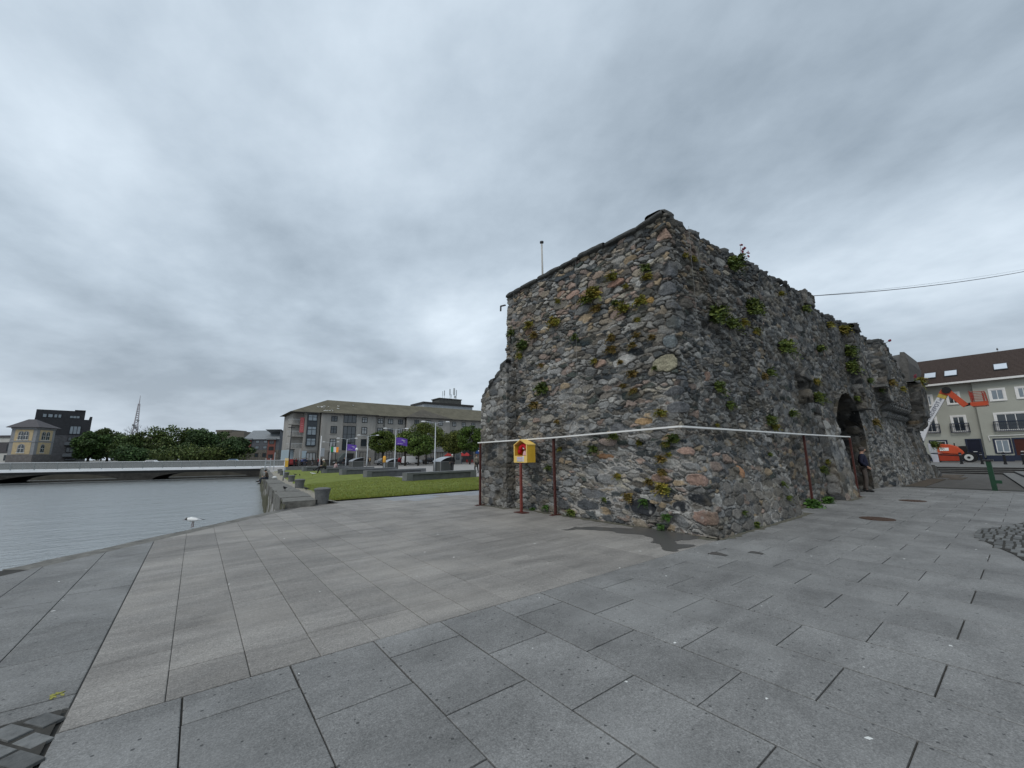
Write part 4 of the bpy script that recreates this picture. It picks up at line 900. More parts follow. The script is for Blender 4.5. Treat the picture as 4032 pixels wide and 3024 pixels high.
# --- fallen yellow-green leaf on the paving
b = MB(); rl = random.Random(4)
for k in range(7): a = rl.uniform(0, 6.28); x, y = rl.uniform(-.06, .06), rl.uniform(-.03, .03); b.prism([(x, y), (x + .05 * math.cos(a + .4), y + .05 * math.sin(a + .4)), (x + .09 * math.cos(a), y + .09 * math.sin(a)), (x + .05 * math.cos(a - .4), y + .05 * math.sin(a - .4))], .002, .008 + .004 * rl.random(), 'z')
o = obj('fallen_leaf', b, mat('dry_leaf', (.26, .25, .06), var=.25)); o.location = (-.60, 4.36, 0); o.scale = (.55, .55, .55); tag(o, 'withered yellow green leaf lying on the grey slabs at the left', 'leaf')

# ================================================================== PEOPLE AND BIRDS
def skinned(name, J, edges, rad, m, parent, root, sub=1):
    names = sorted({k for e in edges for k in e}, key=lambda k: list(J).index(k)); ix = {k: i for i, k in enumerate(names)}
    me = bpy.data.meshes.new(name); me.from_pydata([J[k] for k in names], [(ix[a], ix[b]) for a, b in edges], []); me.materials.append(m)
    o = bpy.data.objects.new(name, me); COL.objects.link(o)
    md = o.modifiers.new('skin', 'SKIN'); md.use_smooth_shade = True
    for k in names:
        r = rad[k]; v = me.skin_vertices[0].data[ix[k]]; v.radius = r if hasattr(r, '__len__') else (r, r); v.use_root = (k == root)
    if sub: o.modifiers.new('sub', 'SUBSURF').levels = sub; o.modifiers['sub'].render_levels = sub
    dg = bpy.context.evaluated_depsgraph_get(); m2 = bpy.data.meshes.new_from_object(o.evaluated_get(dg)); o.modifiers.clear(); o.data = m2; bpy.data.meshes.remove(me); m2.name = name
    if parent: o.parent = parent
    return o
def skin_mat(): return mat('skin_tone', (.42, .25, .18), rough=.55, var=.1, scale=12)
STAND = dict(pelvis=(0, 0, .95), waist=(0, 0, 1.08), chest=(0, .01, 1.30), collar=(0, 0, 1.44), neck=(0, .01, 1.52), head=(0, .035, 1.63), crown=(0, .015, 1.74),
             shL=(-.18, 0, 1.41), elL=(-.23, -.02, 1.13), wrL=(-.22, .06, .90), shR=(.18, 0, 1.41), elR=(.23, -.02, 1.13), wrR=(.22, .06, .90),
             hpL=(-.09, 0, .90), knL=(-.10, .02, .49), anL=(-.10, -.02, .09), toL=(-.11, .15, .04), hpR=(.09, 0, .90), knR=(.10, .02, .49), anR=(.10, -.02, .09), toR=(.11, .15, .04))
def person(lab, loc, rz, pose=None, top=(.03, .03, .04), legs=(.03, .03, .035), hair=(.05, .035, .025), shoe=(.02, .02, .02), h=1.0, coat=0.0, bulk=1.0, group=None, bag=None):
    J = dict(STAND); J.update(pose or {}); t = thing('person', lab, 'person', loc, rz, group); t.scale = (h,) * 3
    V = {k: Vector(v) for k, v in J.items()}
    cm = lambda c, n: mat(n + '_%02x%02x%02x' % tuple(int(255 * x) for x in c), c, rough=.85, var=.2, scale=14, bump=.3)
    # hands: palm, four fingers of different length, a thumb from the side of the palm
    B = {k: tuple(V[k]) for k in V}; Ed = []; Rd = dict(pelvis=.10, waist=.09, chest=.115, collar=.075, neck=.052, head=(.082, .098), crown=.05)
    hd = (V['crown'] - V['neck']).normalized(); fwd = V['head'] - (V['neck'] + V['crown']) / 2; fwd = (fwd - hd * fwd.dot(hd)); fwd = fwd.normalized() if fwd.length > .005 else Vector((0, 1, 0))
    B['chin'] = tuple(V['neck'] + hd * .055 + fwd * .055); B['nose'] = tuple(V['head'] + fwd * .112 - hd * .005); Rd['chin'] = .045; Rd['nose'] = .014
    Ed += [('pelvis', 'waist'), ('waist', 'chest'), ('chest', 'collar'), ('collar', 'neck'), ('neck', 'head'), ('head', 'crown'), ('head', 'nose'), ('neck', 'chin')]
    for s in 'LR':
        Rd.update({'sh' + s: .055, 'el' + s: .042, 'wr' + s: .028, 'hp' + s: .08, 'kn' + s: .058, 'an' + s: .042, 'to' + s: .035})
        d = (V['wr' + s] - V['el' + s]).normalized(); q = d.cross(Vector((1, 0, 0))); q = q.normalized() if q.length > .1 else Vector((0, 1, 0)); inw = q.cross(d)
        B['pm' + s] = tuple(V['wr' + s] + d * .06); Rd['pm' + s] = (.024, .036)
        Ed += [('collar', 'sh' + s), ('sh' + s, 'el' + s), ('el' + s, 'wr' + s), ('wr' + s, 'pm' + s), ('pelvis', 'hp' + s), ('hp' + s, 'kn' + s), ('kn' + s, 'an' + s), ('an' + s, 'to' + s)]
        for f, ln in enumerate((.055, .068, .063, .048)):
            a = V['wr' + s] + d * .095 + q * (.027 - .018 * f); c = a + d * ln * .55; e_ = c + (d * .7 + inw * .5) * ln * .5
            for k, p in (('a', a), ('c', c), ('e', e_)): B[f'f{f}{k}{s}'] = tuple(p); Rd[f'f{f}{k}{s}'] = .0095 if k != 'e' else .008
            Ed += [('pm' + s, f'f{f}a{s}'), (f'f{f}a{s}', f'f{f}c{s}'), (f'f{f}c{s}', f'f{f}e{s}')]
        a = V['wr' + s] + d * .045 + q * .04; c = a + (d * .8 + q * .5).normalized() * .04
        B['ta' + s] = tuple(a); B['tb' + s] = tuple(c); Rd['ta' + s] = .011; Rd['tb' + s] = .009; Ed += [('pm' + s, 'ta' + s), ('ta' + s, 'tb' + s)]
    skinned('body', B, Ed, Rd, skin_mat(), t, 'pelvis')
    # clothes follow the joints a little outside the body
    Jt = {k: tuple(V[k]) for k in ('pelvis', 'waist', 'chest', 'collar', 'shL', 'elL', 'wrL', 'shR', 'elR', 'wrR')}; bk = bulk
    Rt = dict(pelvis=(.155 * bk, .135 * bk), waist=(.155 * bk, .13 * bk), chest=(.165 * bk, .135 * bk), collar=.085, shL=.078, shR=.078, elL=.060, elR=.060, wrL=.046, wrR=.046)
    Et = [('pelvis', 'waist'), ('waist', 'chest'), ('chest', 'collar')] + [e for s in 'LR' for e in (('collar', 'sh' + s), ('sh' + s, 'el' + s), ('el' + s, 'wr' + s))]
    if coat:
        mk = (V['knL'] + V['knR']) / 2; Jt['hem'] = tuple(V['pelvis'] + (mk - V['pelvis']) * coat); Rt['hem'] = (.185 * bk, .15 * bk); Et.append(('pelvis', 'hem'))
    skinned('jacket', Jt, Et, Rt, cm(top, 'cloth'), t, 'pelvis')
    Jl = {k: tuple(V[k]) for k in ('pelvis', 'hpL', 'knL', 'anL', 'hpR', 'knR', 'anR')}
    Rl = dict(pelvis=.135, hpL=.098, hpR=.098, knL=.072, knR=.072, anL=.058, anR=.058)
    skinned('trousers', Jl, [('pelvis', 'hpL'), ('hpL', 'knL'), ('knL', 'anL'), ('pelvis', 'hpR'), ('hpR', 'knR'), ('knR', 'anR')], Rl, cm(legs, 'cloth'), t, 'pelvis')
    for s in 'LR':
        a, c = V['an' + s], V['to' + s]; dd = (c - a); b = MB(); q = (c - a).normalized()
        b.tube([a - q * .06 + Vector((0, 0, -.01)), a + Vector((0, 0, -.02)), a + dd * .6, c, c + q * .05], [.03, .052, .05, .046, .025], 10); obj('shoe', b, cm(shoe, 'leather'), t, True)
    b = MB(); c = V['head'] + hd * .035 - fwd * .022; b.ell((0, 0, 0), (.088, .105, .095), 14, 8)
    b.v = [tuple(c + Vector((x, 0, 0)) * 1 + fwd * y + hd * z) for x, y, z in b.v if True]
    keep = [f for f in b.f if not all((Vector(b.v[i]) - V['head']).dot(fwd) > .035 and (Vector(b.v[i]) - V['head']).dot(hd) < .06 for i in f)]; b.f = keep; b.m = [0] * len(keep)
    obj('hair', b, cm(hair, 'hair'), t, True)
    if bag:
        b = MB(); b.prism([(-.13, 0), (.13, 0), (.115, .22), (-.115, .22)], -.05, .05, 'y'); b.v = [(x + .24, y - .05, z + .80) for x, y, z in b.v]; g = obj('shoulder_bag', b, cm(bag, 'leather'), t)
        b = MB(); b.tube([(.22, -.05, 1.02), (.1, .13, 1.3), (-.14, .02, 1.48), (-.02, -.15, 1.3), (.22, -.1, 1.02)], .012, 5); obj('bag_strap', b, cm(bag, 'leather'), t)
    return t
def faces(a, b): return math.atan2(b[1] - a[1], b[0] - a[0]) - math.pi / 2
# the man in the arch: hands in his jacket pockets, chin up, looking out to the right
man_p = ony(3398, 1830, 4.22)
mp_ = dict(elL=(-.26, -.08, 1.15), wrL=(-.19, .10, .99), elR=(.26, -.08, 1.15), wrR=(.19, .10, .99), head=(0, .05, 1.63), crown=(0, .0, 1.74), waist=(0, .05, 1.08), pelvis=(0, .02, .95), anL=(-.12, -.06, .09), toL=(-.14, .10, .04))
person('man in a dark navy jacket and grey brown trousers standing in the archway', (man_p[0], man_p[1], 0), R(-163), mp_, top=(.012, .014, .032), legs=(.085, .07, .062), hair=(.07, .06, .055), h=1.0, bulk=1.15)
# on the quay edge, legs over the water
SIT = dict(pelvis=(0, 0, .12), waist=(0, .0, .25), chest=(0, .06, .46), collar=(0, .10, .59), neck=(0, .13, .66), head=(0, .19, .75), crown=(0, .19, .86), shL=(-.18, .1, .56), elL=(-.24, .12, .30), wrL=(-.14, .30, .28), shR=(.18, .1, .56), elR=(.24, .12, .30), wrR=(.14, .30, .28),
           hpL=(-.09, .03, .10), knL=(-.11, .46, .12), anL=(-.10, .50, -.32), toL=(-.11, .66, -.36), hpR=(.09, .03, .10), knR=(.12, .46, .13), anR=(.14, .66, -.16), toR=(.15, .81, -.17))
zk = .2
for _ in range(12): q = onz(1088, 1886, zk); zk = KZ(q[1] - Q0[1] - .5)
qq = Q0 + QD * ((q[1] - Q0[1]) / QD[1]) + QN * .14
person('person in a brown jacket sitting on the quay edge with legs over the water', (qq[0], qq[1], zk), math.atan2(QD[0], QD[1]) * -1 + R(82), SIT, top=(.075, .055, .042), legs=(.03, .035, .05), hair=(.03, .025, .022), h=1.0)
b = MB(); b.ell((0, 0, .13), (.2, .16, .14), 10, 6); b.ell((.1, .22, .1), (.14, .12, .11), 10, 6); o = obj('white_bag', b, mat('white_plastic', (.6, .6, .58), rough=.5, var=.2, scale=9), None, True); o.location = (qq[0] + .55, qq[1] - .1, zk); tag(o, 'crumpled white bag beside the person sitting on the quay', 'bag')
# on the end of a bench
bs = ground(1288, 1858); bl = np.array([10.75, 45.1])
SB = dict(SIT); SB.update(anR=(.30, .62, -.40), toR=(.32, .76, -.44), anL=(-.08, .86, -.10), toL=(-.08, .96, -.02), knL=(-.05, .46, .2))
person('white haired person in an olive jacket sitting on the end of a stone bench', (10.62, 45.15, .36), R(75), SB, top=(.085, .08, .05), legs=(.025, .025, .03), hair=(.6, .58, .55), h=1.15)
LY = dict(SIT); person('second person in a pale pink top leaning back on the bench', (11.65, 45.45, .30), R(-60), LY, top=(.42, .30, .30), legs=(.3, .24, .2), hair=(.12, .08, .05), h=.8)
WALK = dict(knL=(-.10, .18, .52), anL=(-.10, .12, .12), toL=(-.11, .28, .08), anR=(.10, -.24, .12), toR=(.11, -.09, .05), knR=(.10, -.06, .5), wrL=(-.23, -.10, .93), wrR=(.22, .2, .95))
def stand(px, py, lab, facing, **kw):
    p = ground(px, py); return person(lab, (p[0], p[1], gz(p[0], p[1])), facing, **kw)
stand(1780, 1857, 'white haired man in black seen from behind next to the curved roof bin', R(-30), pose=WALK, top=(.012, .012, .014), legs=(.02, .02, .024), hair=(.62, .60, .58), h=1.02)
stand(1876, 1863, 'woman in a long grey brown coat with a dark shoulder bag walking past the wall', R(-15), pose=WALK, top=(.17, .155, .125), legs=(.02, .02, .022), hair=(.14, .09, .05), coat=.85, bag=(.02, .02, .022), h=.96)
stand(1355, 1843, 'person dressed in black standing beside the lamp post with the tricolour', R(150), top=(.012, .012, .014))
GRP = [(1146, 1834, (.022, .022, .03), (.02, .02, .025), 'in black bending over beside the bridge end'), (1156, 1834, (.16, .03, .03), (.03, .03, .03), 'in dark red beside the bridge end'), (1168, 1834, (.03, .03, .05), (.02, .02, .02), 'in black trousers by the pale blue shop front'), (1183, 1834, (.13, .16, .33), (.018, .018, .022), 'in a lilac blue top by the pale blue shop front'), (1189, 1834, (.02, .022, .03), (.02, .02, .02), 'in dark clothes close to the person in lilac'), (1197, 1835, (.04, .06, .12), (.05, .06, .09), 'in a navy top and blue jeans'), (1206, 1836, (.03, .035, .07), (.02, .02, .025), 'in navy with white shoes'), (1229, 1834, (.02, .02, .022), (.16, .16, .17), 'in a black top with pale grey trousers'), (1250, 1834, (.05, .05, .06), (.03, .03, .04), 'with a cap in dark grey'), (1255, 1834, (.33, .03, .03), (.04, .04, .05), 'carrying a red coat'), (1264, 1835, (.03, .028, .028), (.018, .018, .02), 'in black walking past the white pole')]
for k, (x, y, tp, lg, lab) in enumerate(GRP):
    p = ground(x, y + 1.5); sc2 = .96 + .03 * (k % 3)
    person('distant person ' + lab, (p[0], min(p[1], 95.5), gz(0, 85)), R(40 * k % 360), pose=WALK if k % 2 else None, top=tp, legs=lg, h=sc2, group='people in front of the apartment block', shoe=(.5, .5, .5) if 'white shoes' in lab else (.02, .02, .02))
for (x, y, tp, lg, lab) in ((1456, 1833, (.48, .30, .06), (.03, .03, .03), 'distant person in a mustard top by the trees'), (1449, 1833, (.03, .03, .03), (.03, .03, .03), 'distant person in black by the trees'), (1697, 1828, (.10, .10, .11), (.03, .03, .04), 'distant person in grey at the cafe front'), (1707, 1828, (.03, .03, .05), (.05, .06, .1), 'distant person in blue at the cafe front'), (1672, 1828, (.5, .45, .4), (.1, .1, .1), 'distant person in a pale top at the cafe door'), (1818, 1826, (.25, .24, .23), (.05, .08, .16), 'distant person in blue jeans under the red parasols')):
    p = ground(x, y); stand(x, y, lab, R(60), top=tp, legs=lg, group='people across the square')

def bird(name, lab, loc, rz, L=.38, body=(.75, .75, .73), wing=(.38, .40, .42), head=None, beak=(.12, .02, .015), leg=(.12, .03, .02), tail=(.03, .03, .03), low=0.0, legs=True, parts=True, group=None, cat='gull'):
    """body, neck, head and beak are one lofted surface; wings, tail and legs are its parts"""
    t = thing(name, lab, cat, loc, rz, group); z0 = .30 * L if legs else .12 * L
    prof = [(-.50, .02, .012, .012), (-.38, .03, .055, .045), (-.2, .03, .105, .095), (0, .03, .135, .13), (.16, .05, .13, .13), (.26, .10 - low, .085, .095), (.33, .17 - low * 1.8, .065, .075), (.40, .19 - low * 2.2, .075, .075), (.46, .18 - low * 2.4, .05, .05), (.49, .165 - low * 2.5, .018, .018), (.60, .14 - low * 2.6, .006, .008)]
    def loft(pr, m):
        b = MB(); n = 10; vs = []
        for (x, z, ry, rz_) in pr:
            for j in range(n): a = 2 * math.pi * j / n; vs.append((L * ry * math.cos(a), L * x, z0 + L * (z + rz_ * math.sin(a) + .1)))
        k = len(pr); fs = [(i * n + j, i * n + (j + 1) % n, (i + 1) * n + (j + 1) % n, (i + 1) * n + j) for i in range(k - 1) for j in range(n)] + [tuple(range(n)), tuple(range((k - 1) * n, k * n))]
        b.add(vs, fs); return b
    cm = lambda c: mat('plumage_%02x%02x%02x' % tuple(int(255 * x) for x in c), c, rough=.7, var=.12, scale=30)
    b = loft(prof, None); mats = [cm(body), cm(head or body), cm(beak)]; n = 10; mi = []
    for f in b.f: i = min(f) // n; mi.append(2 if i >= 9 else 1 if i >= 6 else 0)
    b.m = mi; obj('body', b, mats, t, True)
    if not parts: return t
    for s in (-1, 1):
        b = MB(); b.add([(s * L * .10, L * .18, z0 + L * .2), (s * L * .145, L * .1, z0 + L * .11), (s * L * .13, -L * .15, z0 + L * .09), (s * L * .05, -L * .62, z0 + L * .12), (s * L * .03, -L * .3, z0 + L * .21), (s * L * .07, 0, z0 + L * .245)], [(0, 1, 5), (1, 2, 4, 5), (2, 3, 4)]); obj('wing', b, cm(wing), t)
        if legs:
            b = MB(); b.tube([(s * L * .05, -.02 * L, z0 + .02), (s * L * .05, 0, z0 * .5), (s * L * .05, -.03 * L, .006), ], L * .018, 5); b.prism([(s * L * .05, -.04 * L), (s * L * .05 + .05 * L, .08 * L), (s * L * .05 - .05 * L, .08 * L)], 0, .004, 'z'); obj('leg', b, cm(leg), t)
    b = MB(); b.prism([(-.04 * L, -.42 * L), (.04 * L, -.42 * L), (.06 * L, -.70 * L), (-.06 * L, -.70 * L)], z0 + .115 * L, z0 + .13 * L, 'z'); obj('tail', b, cm(tail), t)
    return t
g = onz(757, 2076, 0); bird('gull', 'white gull with a dark head leaning down on the river kerb', (g[0], g[1], 0), R(50), L=.40, head=(.035, .028, .025), low=.055)
g = onz(1231, 1872, 0); bird('gull', 'white gull walking on the lawn', (g[0], g[1], gz(0, g[1]) + .04), R(100), L=.48, wing=(.6, .6, .6), group=None)
for k, (x, y, lab, z) in enumerate(((1121, 1935, 'black bird on the quay kerb', .28), (1205, 1936, 'black bird on the grass beside the second stone bollard', .04), (1180, 1876, 'black bird on the grass behind the bollards', .03), (1162, 1874, 'black bird on the grass near the far bollards', .04))):
    for _ in range(8): g = onz(x, y, z); z = (KZ(g[1] - Q0[1] - .5) if k == 0 else LZ(g[0], g[1]) + .03)
    bird('jackdaw', lab, (g[0], g[1], z), R((150, 30, 160, 60)[k]), L=.36, body=(.016, .016, .02), wing=(.012, .012, .016), head=(.02, .02, .024), beak=(.02, .02, .02), leg=(.02, .02, .02), tail=(.012, .012, .014), cat='bird', group=None)
# ================================================================== QUAY, LAWN AND SQUARE
M_BOLL = mat('bollard_stone', (.125, .128, .128), rough=.8, var=.3, scale=12, bump=.5, bscale=40)
prof = [(.215, -.05), (.215, .0), (.218, .16), (.226, .30), (.245, .42), (.268, .485), (.272, .50), (.262, .515), (.16, .545), (.02, .555)]
BL = [(1266, 1984, 'stone quay bollard closest to the camera at the front edge of the lawn'), (1178, 1928, 'second stone quay bollard, next behind the closest one'), (1146.5, 1899.5, 'third stone quay bollard from the front with a black bird behind'), (1126, 1882.5, 'fourth stone quay bollard from the front'), (1110, 1873, 'fifth stone quay bollard beside the seated person'), (1101, 1866, 'farthest stone quay bollard of the row')]
first = None
for (x, y, lab) in BL:
    zb_ = 0.0
    for _ in range(10): p = onz(x, y, zb_); zb_ = LZ(p[0], p[1])
    if first is None:
        first = thing('stone_bollard', lab, 'bollard', (p[0], p[1], zb_), 0, 'stone bollards along the quay'); b = MB(); b.lathe(prof[:7], n=24); obj('shaft', b, M_BOLL, first, True); b = MB(); b.lathe([(.268, .484)] + prof[6:], n=24); obj('cap', b, M_BOLL, first, True)
    else: dup(first, (p[0], p[1], zb_ + .02), .7 * x, lab)
# benches: a long stone block with a dark slot under the seat slab
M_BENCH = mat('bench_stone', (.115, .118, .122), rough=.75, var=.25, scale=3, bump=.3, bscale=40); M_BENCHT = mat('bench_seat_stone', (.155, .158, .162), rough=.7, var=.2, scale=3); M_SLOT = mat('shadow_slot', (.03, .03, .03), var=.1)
bench = None
for k, (y, lab) in enumerate(((24.0, 'long low stone bench nearest the wall'), (31.45, 'second long low stone bench behind the nearest one'), (38.2, 'third long low stone bench from the front'), (45.0, 'fourth low stone bench with a person sitting on its end'), (54.8, 'farthest low stone bench on the lawn edge'))):
    loc = (10.42, y, gz(0, y) - .02)
    if bench is None:
        bench = thing('stone_bench', lab, 'bench', loc, R(7), 'stone benches along the lawn'); Lb = 5.55
        b = MB(); b.box(.03, .06, 0, Lb, .52, .415); obj('base', b, M_BENCH, bench); b = MB(); b.box(0, 0, .0, .42, .58, .57); b.box(.42, 0, .445, Lb - .5, .58, .57); b.box(Lb - .5, .0, .0, Lb + .03, .58, .57); obj('seat', b, M_BENCHT, bench)
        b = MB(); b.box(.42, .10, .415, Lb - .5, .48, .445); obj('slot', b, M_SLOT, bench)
    else: dup(bench, loc, R((7, 12, 10, 8, 8)[k]), lab)
b = MB(); p, q = ground(1130, 1852), ground(1239, 1853); b.beam((p[0], p[1], gz(0, p[1]) + .2), (q[0] + 1.5, q[1] + 2, gz(0, q[1]) + .25), .5, .55); tag(obj('low_wall', b, M_BENCH), 'low grey stone wall at the far end of the lawn by the bridge', 'low wall')
# bins with curved roofs
M_BIN = mat('bin_cladding', (.075, .078, .074), rough=.5, var=.12, scale=2, stretch=(14, 14, .4)); M_BINR = mat('bin_roof', (.42, .43, .45), rough=.32, var=.12, scale=2, metal=.6); M_FRAME = mat('bin_frame', (.22, .22, .22), rough=.5, var=.1)
def kiosk(lab, loc, rz, wd, dp, s=1.0, first=[None]):
    if first[0]: return dup(first[0], loc, rz, lab, s)
    t = thing('recycling_bin', lab, 'bin', loc, rz, 'bins with curved roofs on the square'); first[0] = t; t.scale = (s,) * 3
    b = MB(); b.box(.02, .02, 0, wd - .02, dp - .02, 1.0); obj('body', b, M_BIN, t)
    b = MB()
    for x in (0, wd - .05):
        for y in (0, dp - .05): b.box(x, y, 0, x + .05, y + .05, 1.02)
    b.box(0, 0, 1.0, wd, .05, 1.05); b.box(0, dp - .05, 1.0, wd, dp, 1.05); b.box(0, .05, 1.0, .05, dp - .05, 1.05); b.box(wd - .05, .05, 1.0, wd, dp - .05, 1.05); obj('frame', b, M_FRAME, t)
    arc = [(wd * 1.02 * (k / 10), 1.05 + .46 * math.sin(math.pi / 2 * (k / 10) ** .8)) for k in range(11)]
    b = MB(); b.prism([(-.03, 1.02)] + [(a, z + .03) for a, z in arc] + [(a, z) for a, z in reversed(arc)], -.04, dp + .04, 'y'); obj('roof', b, M_BINR, t, False)
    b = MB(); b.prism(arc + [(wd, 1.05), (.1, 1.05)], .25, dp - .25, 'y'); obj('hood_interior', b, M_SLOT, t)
    return t
p = ground(1738, 1858); kiosk('curved roof bin beside the man in black, nearest the wall', (p[0] - .1, p[1], gz(0, p[1])), R(8), 1.65, 1.35)
p = ground(1523, 1851); kiosk('curved roof bin with an orange lifebuoy post at its side', (p[0], p[1], gz(0, p[1])), R(4), 1.65, 1.35, .92)
p = ground(1386, 1846); kiosk('farthest curved roof bin behind the third bench', (p[0], p[1], gz(0, p[1])), R(4), 1.65, 1.35, 1.05)
# lamp posts with twin arms
M_GALV = mat('galvanised_steel', (.40, .42, .44), rough=.45, var=.12, scale=8, metal=.5); M_LAMP = mat('lamp_glass', (.75, .76, .76), rough=.3, var=.05)
def twin_lamp(lab, p, h, rz=0, arm=1.05):
    t = thing('lamp_post', lab, 'lamp post', (p[0], p[1], gz(0, p[1])), rz, 'twin arm lamp posts on the square')
    b = MB(); b.tube([(0, 0, 0), (0, 0, h * .25), (0, 0, h * .25 + .03), (0, 0, h)], [.085, .085, .06, .05], 10); obj('pole', b, M_GALV, t, True)
    for s in (-1, 1):
        b = MB(); b.tube([(0, 0, h - .12), (s * .35 * arm, 0, h + .01), (s * arm, 0, h + .08)], [.03, .028, .025], 7); a_ = obj('arm', b, M_GALV, t, True)
        b = MB(); b.ell((s * (arm + .18), 0, h + .09), (.26, .13, .07), 12, 6); o = obj('lantern', b, M_LAMP, a_, True)
    return t
LPS = [(1711, 1858, 1664, 'twin arm lamp post beside the curved roof bin nearest the wall'), (1553, 1852, 1690, 'twin arm lamp post flying the larger purple flag'), (1443, 1846, 1716, 'twin arm lamp post in front of the left clipped tree'), (1360, 1845, 1728, 'twin arm lamp post flying the small purple flag'), (1297, 1838, 1742, 'twin arm lamp post flying the tricolour')]
LT_ = []
for (x, y, yt_, lab) in LPS:
    p = ground(x, y); h = float(atd(x, yt_, float(np.dot(p - CAMP, f0)))[2]) - gz(0, p[1]); LT_.append((p, h)); twin_lamp(lab, p, h, R(-38 + 20), 1.1)
# flags
def flag(name, lab, p, zc, wd, ht, cols, seed, text=False):
    t = thing(name, lab, 'flag', (p[0], p[1], zc)); nx, nz = 25, 9; r = np.array([r0[0], r0[1]]) ; V = []; C = []
    dr = np.array([r[0] * .9 - .2 * r[1], r[1] * .9 + .2 * r[0]])
    for band, (a, c, mm) in enumerate(cols):
        b = MB(); vs = []; n = 10
        for i in range(n + 1):
            f = a + (c - a) * i / n
            for j in range(nz):
                v = j / (nz - 1); off = .10 * math.sin(f * 7 + seed + v * 1.2) * f; q = dr * (f * wd + .07) + np.array([-dr[1], dr[0]]) * off
                vs.append((q[0], q[1], -v * ht - .10 * f * wd * f + .05 * math.sin(f * 5 + seed) * f))
        vs2 = [(x + dr[1] * .006, y - dr[0] * .006, z) for x, y, z in vs]; m_ = len(vs)
        q4 = [(i * nz + j, i * nz + j + 1, (i + 1) * nz + j + 1, (i + 1) * nz + j) for i in range(n) for j in range(nz - 1)]
        b.add(vs, q4); b.add(vs2, [tuple(reversed(f)) for f in q4]); obj('cloth' if len(cols) == 1 else 'stripe', b, mm, t, True, recalc=False)
        if text:
            b = MB()
            for row, (fa, fb, va, vb) in enumerate(((.50, .82, .26, .36), (.66, .82, .44, .53), (.12, .62, .78, .82))):
                k = int((fb - fa) / .04)
                for i in range(k):
                    f_ = fa + (fb - fa) * i / k; f2 = f_ + .028; pts = []
                    for f in (f_, f2):
                        for v in (va, vb):
                            off = .10 * math.sin(f * 7 + seed + v * 1.2) * f; q = dr * (f * wd + .07) + np.array([-dr[1], dr[0]]) * (off - .02); pts.append((q[0], q[1], -v * ht - .10 * f * wd * f + .05 * math.sin(f * 5 + seed) * f))
                    b.add(pts, [(0, 1, 3, 2)])
            obj('lettering', b, mat('flag_white', (.7, .7, .72), var=.05), t)
    return t
M_PUR = mat('purple_flag', (.115, .055, .33), rough=.7, var=.12, scale=3)
p, h = LT_[1]; D = float(np.dot(p - CAMP, f0)); zc = float(atd(1557, 1723, D)[2]); flag('purple_flag', 'larger purple flag with white lettering in front of the trees', p, zc, 1.45, .90, [(0, 1, M_PUR)], .4, True)
p, h = LT_[3]; D = float(np.dot(p - CAMP, f0)); zc = float(atd(1362, 1749, D)[2]); flag('purple_flag', 'small purple flag flying in front of the apartment block windows', p, zc, 1.45, .95, [(0, 1, M_PUR)], 1.6, True)
p, h = LT_[4]; D = float(np.dot(p - CAMP, f0)); zc = float(atd(1300, 1759, D)[2]); flag('tricolour_flag', 'green white and orange tricolour flag on a lamp post', p, zc, 1.5, 1.0, [(0, .34, mat('flag_green', (.02, .22, .07), var=.08)), (.34, .67, mat('flag_white', (.7, .7, .72), var=.05)), (.67, 1, mat('flag_orange', (.75, .26, .03), var=.08))], 2.6)
# other posts
def post(name, lab, cat, px, py, ytop, r, m, extra=None, y_=None):
    p = ground(px, py) if y_ is None else ony(px, py, y_); z = gz(0, p[1]); h = float(atd(px, ytop, float(np.dot(p - CAMP, f0)))[2]) - z
    t = thing(name, lab, cat, (p[0], p[1], z)); b = MB(); b.tube([(0, 0, 0), (0, 0, h * .3), (0, 0, h)], [r * 1.4, r * 1.2, r * .8], 9); obj('pole', b, m, t, True)
    if extra: extra(t, h)
    return t
def tophead(t, h): b = MB(); b.box(-.55, -.12, h - .05, .55, .12, h + .06); b.lathe([(.09, h + .05), (.09, h + .5)], n=8); obj('lamp_head', b, MD, t)
post('street_lamp', 'tall dark lamp post beside the far end of the bridge', 'lamp post', 1135, 1843, 1684, .09, MD, tophead)
def signp(t, h): b = MB(); b.box(.1, -.05, h * .33, .75, .05, h * .6); obj('sign_box', b, M_GALV, t); b = MB(); b.lathe([(.06, h - .8), (.06, h)], n=8); obj('pole_tip', b, MD, t)
post('sign_pole', 'white pole with a grey sign box in front of the apartment block', 'pole', 1257, 1838, 1716, .09, mat('pole_white', (.6, .6, .6), var=.05), signp)
def globe(t, h): b = MB(); b.ell((0, 0, h), (.2, .2, .22), 10, 8); obj('globe', b, M_LAMP, t, True)
post('globe_lamp', 'short grey post with a globe lamp beside the farthest curved bin', 'lamp post', 1400, 1845, 1769, .06, M_GALV, globe)
for (x, y, yt2, lab) in ((1176, 1838, 1770, 'thin pale sign post by the pale blue shop front'), (1114.5, 1893, 1815, 'thin metal pole at the quay edge beside the lifebuoy case')):
    post('metal_post', lab, 'post', x, y, yt2, .03, M_GALV)
def ringcase(t, h):
    b = MB(); b.box(-.09, -.17, h - 1.2, .09, .17, h - .25); obj('case', b, mat('lifebuoy_yellow', (.72, .42, .06), var=.08), t); b = MB(); b.box(-.091, -.171, h - .25, .091, .171, h); obj('lid', b, mat('lifebuoy_cream', (.8, .62, .35), var=.06), t)
pl = ony(1125, 1857, 66); t = thing('lifebuoy_case', 'tall yellow lifebuoy case on a post at the bridge end of the quay', 'lifebuoy case', (pl[0], pl[1], gz(0, 66) - .1)); hh = 2.0
